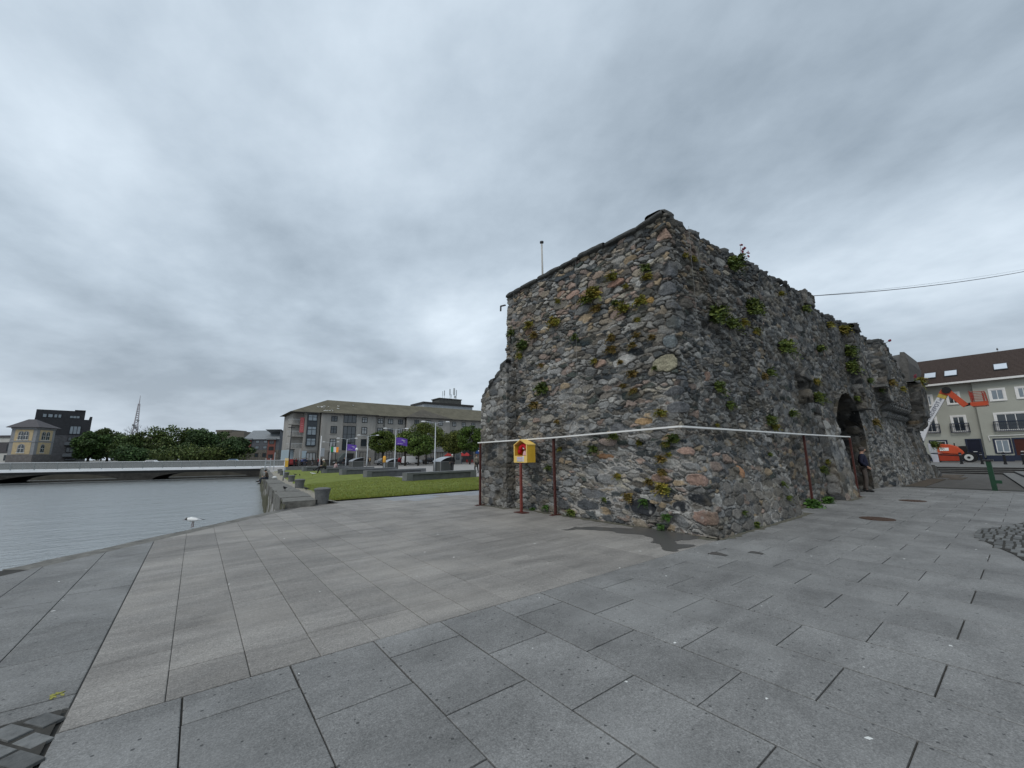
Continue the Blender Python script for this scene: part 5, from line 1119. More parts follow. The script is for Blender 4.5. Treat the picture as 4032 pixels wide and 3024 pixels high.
b = MB(); b.box(-.26, -.2, 0, .26, .2, .55); obj('plinth', b, M_GALV, t); b = MB(); b.box(-.2, -.2, .55, .2, .2, 1.45); obj('case', b, mat('lifebuoy_yellow', (.72, .42, .06), var=.08), t); b = MB(); b.box(-.2, -.2, 1.45, .2, .2, 1.78); obj('lid', b, mat('lifebuoy_cream', (.8, .62, .35), var=.06), t)
p = ground(1512, 1852); t = thing('lifebuoy_post', 'orange yellow lifebuoy holder on a post beside a curved roof bin', 'lifebuoy', (p[0], p[1], gz(0, p[1])))
b = MB(); b.tube([(0, 0, 0), (0, 0, 1.0)], .05, 8); obj('post', b, M_GALV, t); b = MB(); b.lathe([(.16, 0), (.19, .03), (.19, .6), (.13, .78), (.03, .80)], (0, 0, .95), 14); obj('holder', b, mat('lifebuoy_orange', (.75, .38, .06), var=.08), t, True)
# ladder at the quay and mooring poles
for (x, y, lab) in ((1058, 1835, 'white metal ladder rails at the bridge end of the quay'),):
    p = ony(x, 1880, 62); t = thing('quay_ladder', lab, 'ladder', (p[0] - .5, 62, -2.3)); b = MB()
    for s in (0, .55): b.tube([(s, 0, 0), (s, 0, 3.6), (s + .02, .25, 3.75)], .04, 6)
    for k in range(9): b.tube([(0, 0, .3 + .38 * k), (.55, 0, .3 + .38 * k)], .025, 5)
    obj('ladder', b, M_GALV, t)
for (x, y, lab) in ((1039, 1882, 'thin pale mooring pole standing in the river left of the ladder'), (1077, 1850, 'thin pale pole on the quay above the seated person')):
    p = ony(x, y, 60); post_ = MB(); z0_ = -2.6 if x < 1050 else 0.0; post_.tube([(p[0], 60, z0_), (p[0], 60, z0_ + 3.6 if x < 1050 else 2.2)], .05, 6); tag(obj('mooring_pole', post_, M_GALV), lab, 'pole')

# ================================================================== TREES
M_LEAFT = mat('tree_leaf', (.1, .1, .1), rough=.65, var=.1, attr=True); M_BARK = mat('bark', (.045, .04, .034), rough=.95, var=.4, scale=8, bump=.6)
def tree(name, lab, loc, rx, ry, rz_, zc, seed, hue, n=5200, leaf=.3, trunk=.22, lumps=26, group=None, gap=.0, round_=False, fork=True):
    """trunk with limbs, and a crown of leaf-sized faces gathered in clumps of uneven size"""
    rg = np.random.default_rng(seed); t = thing(name, lab, 'tree', loc, 0, group)
    b = MB(); zb = max(zc - rz_ * .75, .8); b.tube([(0, 0, -.1), (.05, .02, zb * .5), (.02, 0, zb), (0, .05, zc)], [trunk * 1.25, trunk, trunk * .8, trunk * .4], 9)
    for k in range(7):
        a = 6.28 * k / 7 + rg.uniform(-.3, .3); z1_ = zc + rg.uniform(-.3, .45) * rz_; b.tube([(.02, 0, zb * rg.uniform(.8, 1.1)), (rx * .3 * math.cos(a), ry * .3 * math.sin(a), (zb + z1_) / 2), (rx * .7 * math.cos(a), ry * .7 * math.sin(a), z1_)], [trunk * .5, trunk * .32, trunk * .12], 6)
    obj('trunk', b, M_BARK, t, True)
    C = []; S = []
    for k in range(lumps):
        d = rg.normal(0, 1, 3); d /= np.linalg.norm(d); d[2] = d[2] * .9 + .08; rr = rg.uniform(.5, .98) if not round_ else rg.uniform(.62, .80)
        C.append(np.array([rx * d[0] * rr, ry * d[1] * rr, zc + rz_ * d[2] * rr])); S.append(rg.uniform(.20, .42) * (rx + rz_) / 2 if not round_ else rg.uniform(.24, .36) * rx)
    C = np.array(C); S = np.array(S); w = S ** 2; ci = rg.choice(lumps, n, p=w / w.sum()); d = rg.normal(0, 1, (n, 3)); d /= np.linalg.norm(d, axis=1, keepdims=True); rad = rg.random(n) ** .4
    P = C[ci] + d * (S[ci] * rad)[:, None] * np.array([1, 1, .75]); P[:, 2] = np.maximum(P[:, 2], zc - rz_ * 1.02 + .25 * rg.random(n))
    a = rg.normal(0, 1, (n, 3)); a = a * .7 + d * .2; a /= np.linalg.norm(a, axis=1, keepdims=True); e = np.cross(a, rg.normal(0, 1, (n, 3))); e /= np.linalg.norm(e, axis=1, keepdims=True) + 1e-9
    l = leaf * rg.uniform(.6, 1.3, n)[:, None]; V = np.stack([P - a * l * .5, P + e * l * .32, P + a * l * .5, P - e * l * .32], 1).reshape(-1, 3)
    hs = np.array(hue) * rg.uniform(.78, 1.3) * np.array([rg.uniform(.85, 1.2), 1, rg.uniform(.8, 1.15)]); cc = hs[rg.integers(len(hs), size=n)] * rg.uniform(.65, 1.4, (n, 1)); lt = rg.uniform(.75, 1.25, lumps)[ci][:, None]
    npmesh('crown', V, np.arange(4 * n).reshape(-1, 4), M_LEAFT, np.repeat(cc * lt, 4, 0), t, smooth=False); return t
LIME = [(.085, .125, .022), (.115, .15, .028), (.058, .09, .018)]
for k, (x, yb, x0, x1, y0, y1, lab) in enumerate(((1496, 1834, 1456, 1556, 1692, 1798, 'round clipped green tree at the left of the row in front of the flats'), (1590, 1834, 1548, 1640, 1696, 1800, 'clipped green tree standing behind the white van'), (1640, 1834, 1592, 1700, 1700, 1806, 'clipped green tree over the bonnet of the white van'), (1672, 1829, 1598, 1756, 1660, 1805, 'tallest clipped green tree behind the lamp post'), (1787, 1828, 1735, 1838, 1690, 1800, 'clipped green tree left of the red parasols'), (1862, 1828, 1800, 1900, 1666, 1790, 'clipped green tree partly hidden by the wall corner'))):
    p = ground(x, yb); D = float(np.dot(p - CAMP, f0)); k_ = D / FPX; zt = float(atd(x, y0, D)[2]); zb = float(atd(x, y1, D)[2]); z = gz(0, p[1]); rr = (x1 - x0) / 2 * k_ * 1.16; off = ((x0 + x1) / 2 - x) * k_
    tree('clipped_tree', lab, (p[0] + off * r0[0], p[1] + off * r0[1], z), rr, rr, (zt - zb) / 2, (zt + zb) / 2 - z, 100 + k, LIME, n=9500, leaf=.34, trunk=.16, lumps=36, group='clipped trees in front of the apartment block', round_=True)
OAK = [(.055, .092, .026), (.075, .112, .032), (.038, .066, .022), (.062, .10, .034)]
FT = [(345, 296, 400, 1702, 'broad dark tree next to the dark apartment building', 118), (420, 360, 480, 1690, 'dark tree with a rounded top left of the mast', 128), (490, 440, 545, 1715, 'dark tree in front of the tall mast', 120), (590, 530, 665, 1700, 'dark tree between the bare tree and the tallest crown', 124), (690, 610, 775, 1677, 'tallest dark tree in the middle of the far bank', 128), (790, 730, 850, 1690, 'dark tree right of the tallest one on the far bank', 124), (860, 800, 925, 1700, 'dark spreading tree before the flat roof on the far bank', 130), (915, 860, 968, 1715, 'right hand dark tree beside the grey warehouse', 122)]
for k, (x, x0, x1, y0, lab, D) in enumerate(FT):
    k_ = D / FPX; p = atd(x, 1812, D); zt = float(atd(x, y0, D)[2]); rr = (x1 - x0) / 2 * k_ * 1.12; zb = .6
    tree('river_tree', lab, (p[0], p[1], .2), rr, rr * .9, (zt - zb) / 2, (zt + zb) / 2 - .2, 200 + k, OAK, n=9000, leaf=.62, trunk=.35, lumps=40, group='trees on the far bank')
# low growth below them
p = atd(560, 1812, 116); tree('river_bush', 'low dark bushes under the trees left on the far bank', (p[0] + 4, p[1], .2), 12, 4, 2.3, 1.9, 230, OAK, n=7000, leaf=.6, trunk=.1, lumps=50)
p = atd(800, 1812, 117); tree('river_bush', 'low dark bushes under the trees right on the far bank', (p[0], p[1], .2), 14, 4, 2.3, 1.9, 231, OAK, n=6000, leaf=.6, trunk=.1, lumps=50)
p = atd(556, 1812, 140); t = thing('bare_tree', 'leafless tree with thin twigs beside the mast', 'tree', (p[0], p[1], .2)); rb = random.Random(9); b = MB()
def branch(a, d, l, r, dep):
    e = a + d * l; b.tube([a, (a + e) / 2 + Vector((rb.uniform(-.1, .1), rb.uniform(-.1, .1), 0)) * l, e], [r, r * .8, r * .6], 5)
    if dep:
        for _ in range(3): branch(e, (d + Vector((rb.uniform(-.8, .8), rb.uniform(-.8, .8), rb.uniform(-.2, .5)))).normalized(), l * .68, r * .55, dep - 1)
branch(Vector((0, 0, 0)), Vector((0, 0, 1)), 5.2, .26, 4); obj('trunk', b, M_BARK, t)

# ================================================================== BRIDGES
Ra, Rb = atd(1122, 1832, 81), atd(-40, 1855, 64.5); Ra[2] = -.15; Rb[2] = .02
bv_ = (Rb - Ra); bl_ = float(np.linalg.norm(bv_[:2])); bd = bv_ / np.linalg.norm(bv_); bn = np.array([-bd[1], bd[0], 0]); bn = bn if np.dot(bn, f0) > 0 else -bn
M_BRW = mat('bridge_white_paint', (.80, .81, .82), rough=.45, var=.08, scale=.6); M_STEELG = mat('bridge_steel', (.36, .37, .36), rough=.45, var=.1, metal=.4)
br = thing('footbridge', 'white slender footbridge with a wire railing over the river', 'footbridge', Ra); br.rotation_euler = (0, 0, 0)
b = MB(); prof_ = [(0, .0), (0, -.42), (.5, -.85), (2.6, -.85), (3.1, -.42), (3.1, 0)]; n_ = 24; EX = 1.35; vs = []
for i in range(n_ + 1):
    q = bv_ * EX * i / n_
    for (o, z) in prof_: vs.append((q[0] + bn[0] * o, q[1] + bn[1] * o, q[2] + z))
b.add(vs, [(i * 6 + j, i * 6 + j + 1, i * 6 + 7 + j, i * 6 + 6 + j) for i in range(n_) for j in range(5)] + [(i * 6 + 5, i * 6, i * 6 + 6, i * 6 + 11) for i in range(n_)], 0)
b.m = [1 if k % 5 in (1, 2, 3) and k < n_ * 5 else 0 for k in range(len(b.f))]
obj('deck', b, [M_BRW, mat('bridge_soffit', (.05, .05, .05), var=.2)], br)
np_ = int(bl_ * EX / 1.36)
for side_ in (0, 1):
    o0 = bn * (.02 if side_ == 0 else 3.05)
    for i in range(np_ if side_ == 0 else 0):
        q = bv_ * EX * i / np_ + o0; ot = -bn * .28; b = MB(); b.beam(q, q + ot + np.array([0, 0, 1.12]), .05 if i % 2 else .10, .05 if i % 2 else .14); obj('rail_post', b, M_STEELG, br)
    b = MB(); q0 = o0 - (bn * .28 if side_ == 0 else 0) + np.array([0, 0, 1.14]); b.beam(q0, q0 + bv_ * EX, .09, .06); obj('top_rail', b, M_BRW if side_ == 0 else M_STEELG, br)
    for k in range(1, 9): 
        b = MB(); f = k / 9; q0 = o0 - (bn * .28 * f if side_ == 0 else 0) + np.array([0, 0, 1.12 * f]); b.beam(q0, q0 + bv_ * EX, .022, .035); obj('rail_wire', b, M_STEELG, br)
# old stone road bridge right behind
M_OLDB = mat('old_bridge_stone', (.048, .046, .042), rough=.9, var=.45, scale=1.4, bump=.8, bscale=3, dist=.1)
ob = thing('stone_bridge', 'old dark stone arch road bridge right behind the white footbridge', 'bridge', Ra + bn * 7); b = MB()
SP = [(-6, 6.5), (6.5, 23.5), (27, 45), (49, 66)]; LB = 90.0; top = [(LB, -.35), (LB, .75), (-14, .55), (-14, -.35)]; low = [(-14, -3)]
poly = [(-14, .35), (-14, -3)]
for (a, c) in SP[1:]:
    poly.append((a, -3)); poly += [(a + (c - a) * k / 14, -2.6 + 1.75 * math.sqrt(max(0, 1 - (2 * k / 14 - 1) ** 2)) ** 1.0) for k in range(15)]; poly.append((c, -3))
poly += [(LB, -3), (LB, .55)]
vs = []
for h_ in (0, 9.0): vs += [(bd[0] * u + bn[0] * h_, bd[1] * u + bn[1] * h_, z) for u, z in poly]
n_ = len(poly); b.add(vs, [tuple(range(n_ - 1, -1, -1)), tuple(range(n_, 2 * n_))] + [(i, (i + 1) % n_, n_ + (i + 1) % n_, n_ + i) for i in range(n_)]); obj('arches', b, M_OLDB, ob)
b = MB(); b.v = []; q = lambda u, o, z: (bd[0] * u + bn[0] * o, bd[1] * u + bn[1] * o, z)
for o in (0.0, 8.6): b.add([q(-14, o, .35), q(LB, o, .55), q(LB, o + .4, .55), q(-14, o + .4, .35), q(-14, o, 1.02), q(LB, o, 1.25), q(LB, o + .4, 1.25), q(-14, o + .4, 1.02)], [(3, 2, 1, 0), (4, 5, 6, 7), (0, 1, 5, 4), (1, 2, 6, 5), (2, 3, 7, 6), (3, 0, 4, 7)])
obj('parapet', b, M_OLDB, ob)
# far bank
M_BANK = mat('bank_ground', (.10, .095, .08), rough=.95, var=.3, scale=.5)
c0 = Ra + bn * 20; P4 = [c0 + bd * -4, c0 + bd * 330, c0 + bd * 330 + bn * 500, c0 + bd * 4 + bn * 500]
land('far_bank', [(p[0], p[1]) for p in P4], .2, 3.4, M_BANK)
# vehicles on the road bridge
def car(lab, loc, rz, colr, L=4.2, W=1.75, H=1.48, kind='car', group=None, name='parked_car'):
    t = thing(name, lab, 'van' if kind == 'van' else 'car', loc, rz, group); mb_ = mat('car_paint_%02x%02x%02x' % tuple(int(255 * c) for c in colr), colr, rough=.3, var=.04, spec=.5); gl = mat('car_glass', (.015, .018, .02), rough=.08, var=.02, spec=.6); ty = mat('tyre_rubber', (.018, .018, .018), rough=.8, var=.1)
    if kind == 'van': pr_ = [(0, .35), (0, .95), (.05, 1.72), (.22, 1.80), (2.45, 1.80), (2.75, 1.72), (3.35, 1.12), (4.05, .98), (4.2, .75), (4.2, .35)]; win = [(2.62, 1.12), (2.62, 1.60), (2.78, 1.60), (3.22, 1.14)]
    else: pr_ = [(0, .35), (0, .80), (.10, .95), (.55, 1.0), (1.15, H), (2.35, H), (3.1, .98), (3.95, .86), (4.2, .66), (4.2, .35)]; win = [(.78, 1.0), (1.22, H - .1), (2.28, H - .1), (2.92, 1.0)]
    b = MB(); b.prism(pr_, -W / 2, W / 2, 'y')
    b.v = [(x * L / 4.2, y * (1 - .18 * max(0, (z - .95)) / .6), z) for x, y, z in b.v]; o = obj('body', b, mb_, t); bv2 = o.modifiers.new('bev', 'BEVEL'); bv2.width = .06; bv2.segments = 2
    for s in (-1, 1):
        b = MB(); b.prism(win, s * W / 2 * .99, s * W / 2 * 1.0, 'y'); b.v = [(x * L / 4.2, y * (1 - .18 * max(0, (z - .95)) / .6) + s * .012, z) for x, y, z in b.v]; obj('side_window', b, gl, t)
        for x in (.8, 3.4):
            b = MB(); b.prism([(.31 * math.cos(a), .31 * math.sin(a)) for a in np.linspace(0, 6.28, 17)[:-1]], -.1, .1, 'y'); b.v = [(x_ + x * L / 4.2, y_ + s * (W / 2 - .08), z_ + .31) for x_, y_, z_ in b.v]; wq = obj('wheel', b, ty, t)
            b = MB(); b.prism([(.19 * math.cos(a), .19 * math.sin(a)) for a in np.linspace(0, 6.28, 13)[:-1]], -.105, .105, 'y'); b.v = [(x_ + x * L / 4.2, y_ + s * (W / 2 - .075), z_ + .31) for x_, y_, z_ in b.v]; o = obj('rim', b, mat('alloy', (.4, .41, .42), rough=.35, var=.05, metal=.7), wq)
    xw = [(p_[0], p_[1]) for p_ in pr_]; a_, c_ = (xw[5], xw[6]); b = MB(); b.add([((a_[0] + .04) * L / 4.2 + .02, -W / 2 * .80, a_[1] - .06), ((a_[0] + .04) * L / 4.2 + .02, W / 2 * .80, a_[1] - .06), (c_[0] * L / 4.2 + .0, W / 2 * .9, c_[1] + .05), (c_[0] * L / 4.2, -W / 2 * .9, c_[1] + .05)], [(0, 1, 2, 3)]); b.v = [(x + .03, y, z + .03) for x, y, z in b.v]; obj('windscreen', b, gl, t)
    for s in (-1, 1): b = MB(); b.box(L - .12, s * W / 2 * .62 - .16, .68, L + .012, s * W / 2 * .62 + .16, .82); obj('headlight', b, M_LAMP, t)
    return t
ang = math.atan2(bd[1], bd[0])
for (px, D, colr, lab) in ((640, 83, (.6, .6, .6), 'white vehicle on the road bridge, only its roof showing over the rail'), (955, 90, (.12, .2, .3), 'blue grey car on the road bridge, its roof showing over the rail')):
    p = atd(px, 1812, D); car(lab, (p[0], p[1], -.22), ang, colr, group='vehicles on the road bridge', name='bridge_car', H=1.5)
yv = 86.5
p = ony(1585, 1832, yv); car('white van parked behind the clipped trees', (p[0], yv, -.34), R(-4), (.66, .67, .68), L=4.3, kind='van', name='white_van')
for (px, y_, colr, rz, lab) in ((1480, 90, (.22, .23, .24), 3, 'grey car parked behind the left clipped tree'), (1395, 91, (.02, .021, .024), 176, 'black car parked at the entrance of the apartment block'), (1523, 91, (.02, .021, .024), 3, 'dark car parked between the bin and the van'), (1552, 90, (.22, .015, .02), 3, 'dark red car behind the bin with the lifebuoy'), (1664, 89, (.03, .03, .032), 5, 'dark grey car in front of the cafe'), (1150, 95.5, (.2, .02, .02), 95, 'dark red car nose at the corner of the pale blue shop')):
    p = ony(px, 1832, y_); car(lab, (p[0], y_, -.34), R(rz), colr, group='cars parked along the apartment block')
# ================================================================== BUILDINGS
def rect_mesh(b, P, ux, un, x0, z0, x1, z1, d0, d1, mi=0):
    """box on a facade: P origin, ux along, un outward; depth d0..d1 along the outward normal"""
    P = np.array(P, float); ux = np.array(ux, float); un = np.array(un, float); vs = []
    for d in (d0, d1):
        for (x, z) in ((x0, z0), (x1, z0), (x1, z1), (x0, z1)): q = P + ux * x + un * d; vs.append((q[0], q[1], q[2] + z))
    b.add(vs, [(3, 2, 1, 0), (4, 5, 6, 7), (0, 1, 5, 4), (1, 2, 6, 5), (2, 3, 7, 6), (3, 0, 4, 7)], mi)
GLASS = mat('window_glass', (.035, .045, .052), rough=.06, var=.3, scale=.9, spec=.8); GLASSL = mat('pale_window_glass', (.20, .24, .27), rough=.08, var=.25, scale=.8, spec=.8)
CURT = mat('net_curtain', (.36, .37, .37), rough=.9, var=.15, scale=6)
def window(P, ux, un, x0, z0, x1, z1, parent, frame, glass=None, fw_=.08, mull=1, trans=0, proud=.05, name='window', sill=None, curtain=False):
    b = MB(); rect_mesh(b, P, ux, un, x0, z0, x0 + fw_, z1, -.02, proud); rect_mesh(b, P, ux, un, x1 - fw_, z0, x1, z1, -.02, proud); rect_mesh(b, P, ux, un, x0 + fw_, z0, x1 - fw_, z0 + fw_, -.02, proud); rect_mesh(b, P, ux, un, x0 + fw_, z1 - fw_, x1 - fw_, z1, -.02, proud)
    for k in range(mull): xm = x0 + (x1 - x0) * (k + 1) / (mull + 1); rect_mesh(b, P, ux, un, xm - fw_ * .4, z0 + fw_, xm + fw_ * .4, z1 - fw_, -.02, proud - .006)
    for k in range(trans): zm = z0 + (z1 - z0) * (.62 if trans == 1 else (k + 1) / (trans + 1)); rect_mesh(b, P, ux, un, x0 + fw_, zm - fw_ * .4, x1 - fw_, zm + fw_ * .4, -.02, proud - .012)
    f = obj(name, b, frame, parent); b = MB(); rect_mesh(b, P, ux, un, x0 + fw_ * .5, z0 + fw_ * .5, x1 - fw_ * .5, z1 - fw_ * .5, .004, .012); obj('pane', b, glass or GLASS, f)
    if curtain: b = MB(); rect_mesh(b, P, ux, un, x0 + fw_, z0 + fw_, x1 - fw_, z0 + (z1 - z0) * .97, .013, .018); obj('curtain', b, CURT, f)
    if sill: b = MB(); rect_mesh(b, P, ux, un, x0 - .1, z0 - .14, x1 + .1, z0 - .01, 0, .12); obj('sill', b, sill, f)
    return f

# --- apartment block across the square: facade along +X at y = 98
YF = 98.0; ZB = -.36; EAVE = 11.35
ab = thing('apartment_block', 'long four storey grey rendered apartment block with mossy hipped roofs', 'apartment block', (17.9, YF, ZB))
rendm = mat('grey_render', (.32, .305, .28), rough=.9, var=.22, scale=.7, bump=.2, stretch=(1, 1, .35), bscale=12); plin = mat('plinth_render', (.23, .215, .195), rough=.9, var=.22, scale=.8); ROOF = mat('mossy_roof_tile', (.118, .108, .078), rough=.95, var=.30, scale=.55, bump=.7, bscale=5, dist=.1); ROOF2 = mat('dark_roof_tile', (.092, .083, .068), rough=.95, var=.28, scale=.8, bump=.7, bscale=5, dist=.1)
AM = lambda o: (setattr(o, 'parent', ab), setattr(o, 'matrix_local', Matrix.Translation((-17.9, -YF, -ZB))), o)[2]
DKF = mat('dark_window_frame', (.018, .022, .026), rough=.5, var=.1); GUT = mat('gutter', (.035, .033, .03), rough=.6, var=.1); LBL = mat('pale_blue_shopfront', (.36, .44, .48), rough=.6, var=.08)
XR = 78.0
b = MB(); b.box(18.2, YF, 3.0, 21.4, YF + 13, EAVE); b.box(21.4, YF + .02, 3.0, XR, YF + 13, EAVE); b.box(21.4, YF - .9, 3.0, 33.6, YF + 1, EAVE - .02); b.box(41.7, YF - .9, 3.0, 54.0, YF + 1, EAVE - .02); AM(obj('wall', b, rendm))
b = MB(); b.box(18.2, YF - .03, ZB, XR + .03, YF + 13.03, 3.0); b.box(21.37, YF - .95, ZB, 33.63, YF + 1, 3.0); b.box(41.67, YF - .95, ZB, 54.03, YF + 1, 3.0); AM(obj('plinth', b, plin))
# recessed balconies bay on the left side
b = MB(); b.box(16.0, YF + 1.6, 3.2, 18.2, YF + 12.9, EAVE - .1); b.box(16.7, YF + .3, ZB, 18.2, YF + 1.6, 3.3); AM(obj('side_wing', b, rendm))
b = MB(); b.box(15.95, YF + 1.55, ZB, 18.2, YF + 12.9, 3.2); b.box(18.15, YF - .06, ZB + .02, 19.0, YF + .3, 2.9); AM(obj('shop_front', b, LBL))
for z in (3.3, 6.0, 8.6): b = MB(); b.box(15.1, YF + .4, z, 18.15, YF + 1.6, z + .18); fl = AM(obj('balcony', b, rendm)); b = MB(); b.box(15.12, YF + .42, z + 1.15, 18.15, YF + .46, z + 1.22); [b.box(15.12 + .28 * k, YF + .42, z + .18, 15.15 + .28 * k, YF + .46, z + 1.2) for k in range(11)]; b.box(15.1, YF + .42, z + 1.15, 15.14, YF + 1.6, z + 1.22); o = obj('railing', b, mat('balcony_white', (.55, .56, .56), var=.06), fl); o.matrix_local = Matrix.Identity(4)
def hip(x0, x1, y0, y1, ze, zr, inset, back=True):
    b = MB(); ym = (y0 + y1) / 2; V = [(x0, y0, ze), (x1, y0, ze), (x1, y1, ze), (x0, y1, ze), (x0 + inset, ym, zr), (x1 - inset, ym, zr)]
    b.add(V, [(0, 1, 5, 4), (1, 2, 5), (2, 3, 4, 5), (3, 0, 4), (3, 2, 1, 0)]); return b
AM(obj('roof', hip(15.0, XR + .8, YF - .7, YF + 13.7, EAVE, 15.3, 9.0), ROOF))
for (x0, x1, m_) in ((20.9, 34.1, ROOF), (41.2, 54.5, ROOF2)):
    b = MB(); xm = (x0 + x1) / 2; b.add([(x0, YF - 1.55, EAVE + .01), (x1, YF - 1.55, EAVE + .01), (x1, YF + 4, EAVE + .01), (x0, YF + 4, EAVE + .01), (xm, YF + 3.3, 14.05), (xm, YF + 6.2, 14.05)], [(0, 1, 4), (1, 2, 5, 4), (3, 0, 4, 5), (3, 2, 1, 0)]); AM(obj('bay_roof', b, m_))
b = MB(); b.box(15.0, YF - .78, EAVE - .16, 20.9, YF - .68, EAVE + .04); b.box(34.1, YF - .78, EAVE - .16, 41.2, YF - .68, EAVE + .04); b.box(54.5, YF - .78, EAVE - .16, XR, YF - .68, EAVE + .04); b.box(20.9, YF - 1.64, EAVE - .14, 34.1, YF - 1.54, EAVE + .05); b.box(41.2, YF - 1.64, EAVE - .14, 54.5, YF - 1.54, EAVE + .05); AM(obj('gutter', b, GUT))
for x in (21.3, 33.8, 41.55, 36.0): b = MB(); b.box(x - .07, YF - .16, ZB, x + .07, YF - .04, EAVE); AM(obj('drainpipe', b, GUT))
UX, UN = (1, 0, 0), (0, -1, 0)
COLS = [(23.4, 24.75, -.9), (30.3, 31.6, -.9), (33.5 + .9, 34.85 + .9, 0), (36.6 + .4, 37.9 + .4, 0), (39.65, 40.9, 0), (43.66, 44.9, -.9), (46.97, 48.4, -.9), (50.63, 51.9, -.9), (55.3, 56.5, 0), (58.4, 59.6, 0), (61.6, 62.8, 0), (65.4, 66.6, 0), (69.0, 70.2, 0)]
for x0, x1, dy in COLS:
    for r_, (z0, z1) in enumerate(((9.5, 10.75), (6.75, 8.45), (3.85, 5.62), (.55, 2.65))):
        AM(window((0, YF + dy, 0), UX, UN, x0 - (.15 if r_ == 3 else 0), z0, x1 + (.15 if r_ == 3 else 0), z1, ab, DKF, fw_=.13, mull=1, trans=1, proud=.06, curtain=(hash((int(x0 * 3), r_)) % 5 < 3), sill=rendm if r_ else None))
# corner oriel and stair glazing
b = MB(); b.box(18.6, YF - .55, 3.9, 20.6, YF, EAVE - .3); AM(obj('oriel', b, mat('oriel_panel', (.045, .052, .06), rough=.4, var=.1)))
for z0, z1 in ((9.45, 10.9), (6.3, 8.3), (4.0, 5.7)): AM(window((0, YF - .56, 0), UX, UN, 18.65, z0, 20.55, z1, ab, DKF, GLASSL, fw_=.12, mull=1, trans=1, proud=.05))
AM(window((0, YF - .03, 0), UX, UN, 18.9, .5, 20.9, 2.5, ab, DKF, fw_=.12, mull=2, trans=0, proud=.05, curtain=True))
for z0, z1 in ((9.3, 11.1), (2.95, 8.55)): AM(window((0, YF - .9, 0), UX, UN, 26.1, z0, 29.0, z1, ab, DKF, fw_=.12, mull=2, trans=2 if z1 < 9 else 0, proud=.05, name='stair_glazing'))
b = MB(); b.box(26.0, YF - 1.02, 8.65, 29.1, YF - .9, 9.2); AM(obj('band', b, plin))
b = MB(); b.box(26.4, YF - 1.0, ZB, 28.8, YF - .955, 2.3); AM(obj('entrance', b, M_SLOT)); b = MB(); b.prism([(24.9, ZB), (26.4, ZB), (26.4, 2.4), (25.9, 2.2), (25.1, 1.2)], YF - 3.2, YF - .96, 'y'); AM(obj('porch_wing', b, mat('porch_cladding', (.10, .115, .11), var=.2, scale=1)))
bn_ = obj('banner', MB().box(17.3, YF + .22, 6.9, 18.1, YF + .28, 10.2), mat('banner_red', (.50, .13, .13), var=.1), None); AM(bn_)
b = MB(); b.box(17.5, YF + .20, 8.35, 17.92, YF + .215, 8.5); b.box(17.5, YF + .20, 8.85, 17.92, YF + .215, 8.95)
for k in range(12): a = 6.28 * k / 12; b.box(17.7 + .26 * math.cos(a) - .05, YF + .2, 7.7 + .3 * math.sin(a) - .05, 17.7 + .26 * math.cos(a) + .05, YF + .215, 7.7 + .3 * math.sin(a) + .05)
o = obj('banner_print', b, mat('banner_pink', (.62, .25, .25), var=.05), bn_); o.matrix_local = Matrix.Identity(4)
# taller flat-roofed part behind, with plant room and aerials
b = MB(); b.box(51.5, 108.5, 14, 68.5, 117, 16.75); AM(obj('penthouse', b, mat('pale_parapet', (.34, .36, .38), rough=.7, var=.15, scale=1)))
b = MB(); b.box(51.2, 108.2, 16.75, 68.8, 117.3, 17.35); AM(obj('parapet_cap', b, GUT))
b = MB(); b.box(57.5, 110, 17.35, 65.2, 115, 18.9); b.box(57.2, 109.8, 18.9, 65.4, 115.2, 19.15); AM(obj('plant_room', b, mat('plant_room', (.085, .085, .078), var=.4, scale=1.5)))
for k, (x, h, r_) in enumerate(((58.8, 2.3, .09), (59.6, 2.6, .16), (61.4, 3.2, .2), (62.0, 1.6, .12), (62.9, 3.6, .3), (63.9, 3.2, .14), (63.4, 1.2, .35))):
    b = MB(); b.tube([(x, 110.6 + .3 * (k % 2), 19.1), (x, 110.6 + .3 * (k % 2), 19.1 + h * .55)], .05, 6); b.tube([(x, 110.6 + .3 * (k % 2), 19.1 + h * .4), (x, 110.6 + .3 * (k % 2), 19.1 + h)], r_, 8); AM(obj('aerial', b, mat('aerial_white', (.45, .48, .49), var=.1)))
# cafe front under the trees, awnings and parasols
b = MB(); b.box(47, YF - 1.3, 2.5, 53.5, YF - .9, 3.3); AM(obj('cafe_sign', b, mat('sign_grey', (.22, .22, .22), var=.2, scale=2)))
b = MB(); b.box(56, YF - .4, ZB, 62, YF - .05, 2.9); AM(obj('shop_front', b, M_SLOT)); b = MB(); b.box(63.0, YF - .5, 2.0, 68.0, YF - .04, 3.6); AM(obj('blue_sign', b, mat('sign_blue', (.03, .09, .30), var=.2, scale=1)))
b = MB()
for k in range(4): b.box(63.6 + 1.05 * k, YF - .53, 2.6, 64.2 + 1.05 * k, YF - .505, 3.2)
AM(obj('sign_lettering', b, mat('flag_white', (.7, .7, .72), var=.05)))
M_PAR = mat('parasol_red', (.30, .025, .025), rough=.8, var=.15, scale=3)
for (px, py, yy_, lab) in ((1766, 1790, 88, 'dark red parasol behind the man in black'), (1818, 1793, 86, 'red closed parasol in the middle of the cafe terrace'), (1838, 1800, 87, 'red parasol at the right of the cafe terrace by the wall')):
    p = ony(px, py, yy_); t = thing('parasol', lab, 'parasol', (p[0], yy_, -.36), 0, 'red parasols of the cafe'); b = MB(); b.tube([(0, 0, 0), (0, 0, 2.6)], .03, 6); obj('pole', b, MD, t); b = MB(); b.lathe([(1.15, 1.75), (1.1, 1.85), (.5, 2.3), (.04, 2.6)], n=8); obj('canopy', b, M_PAR, t)
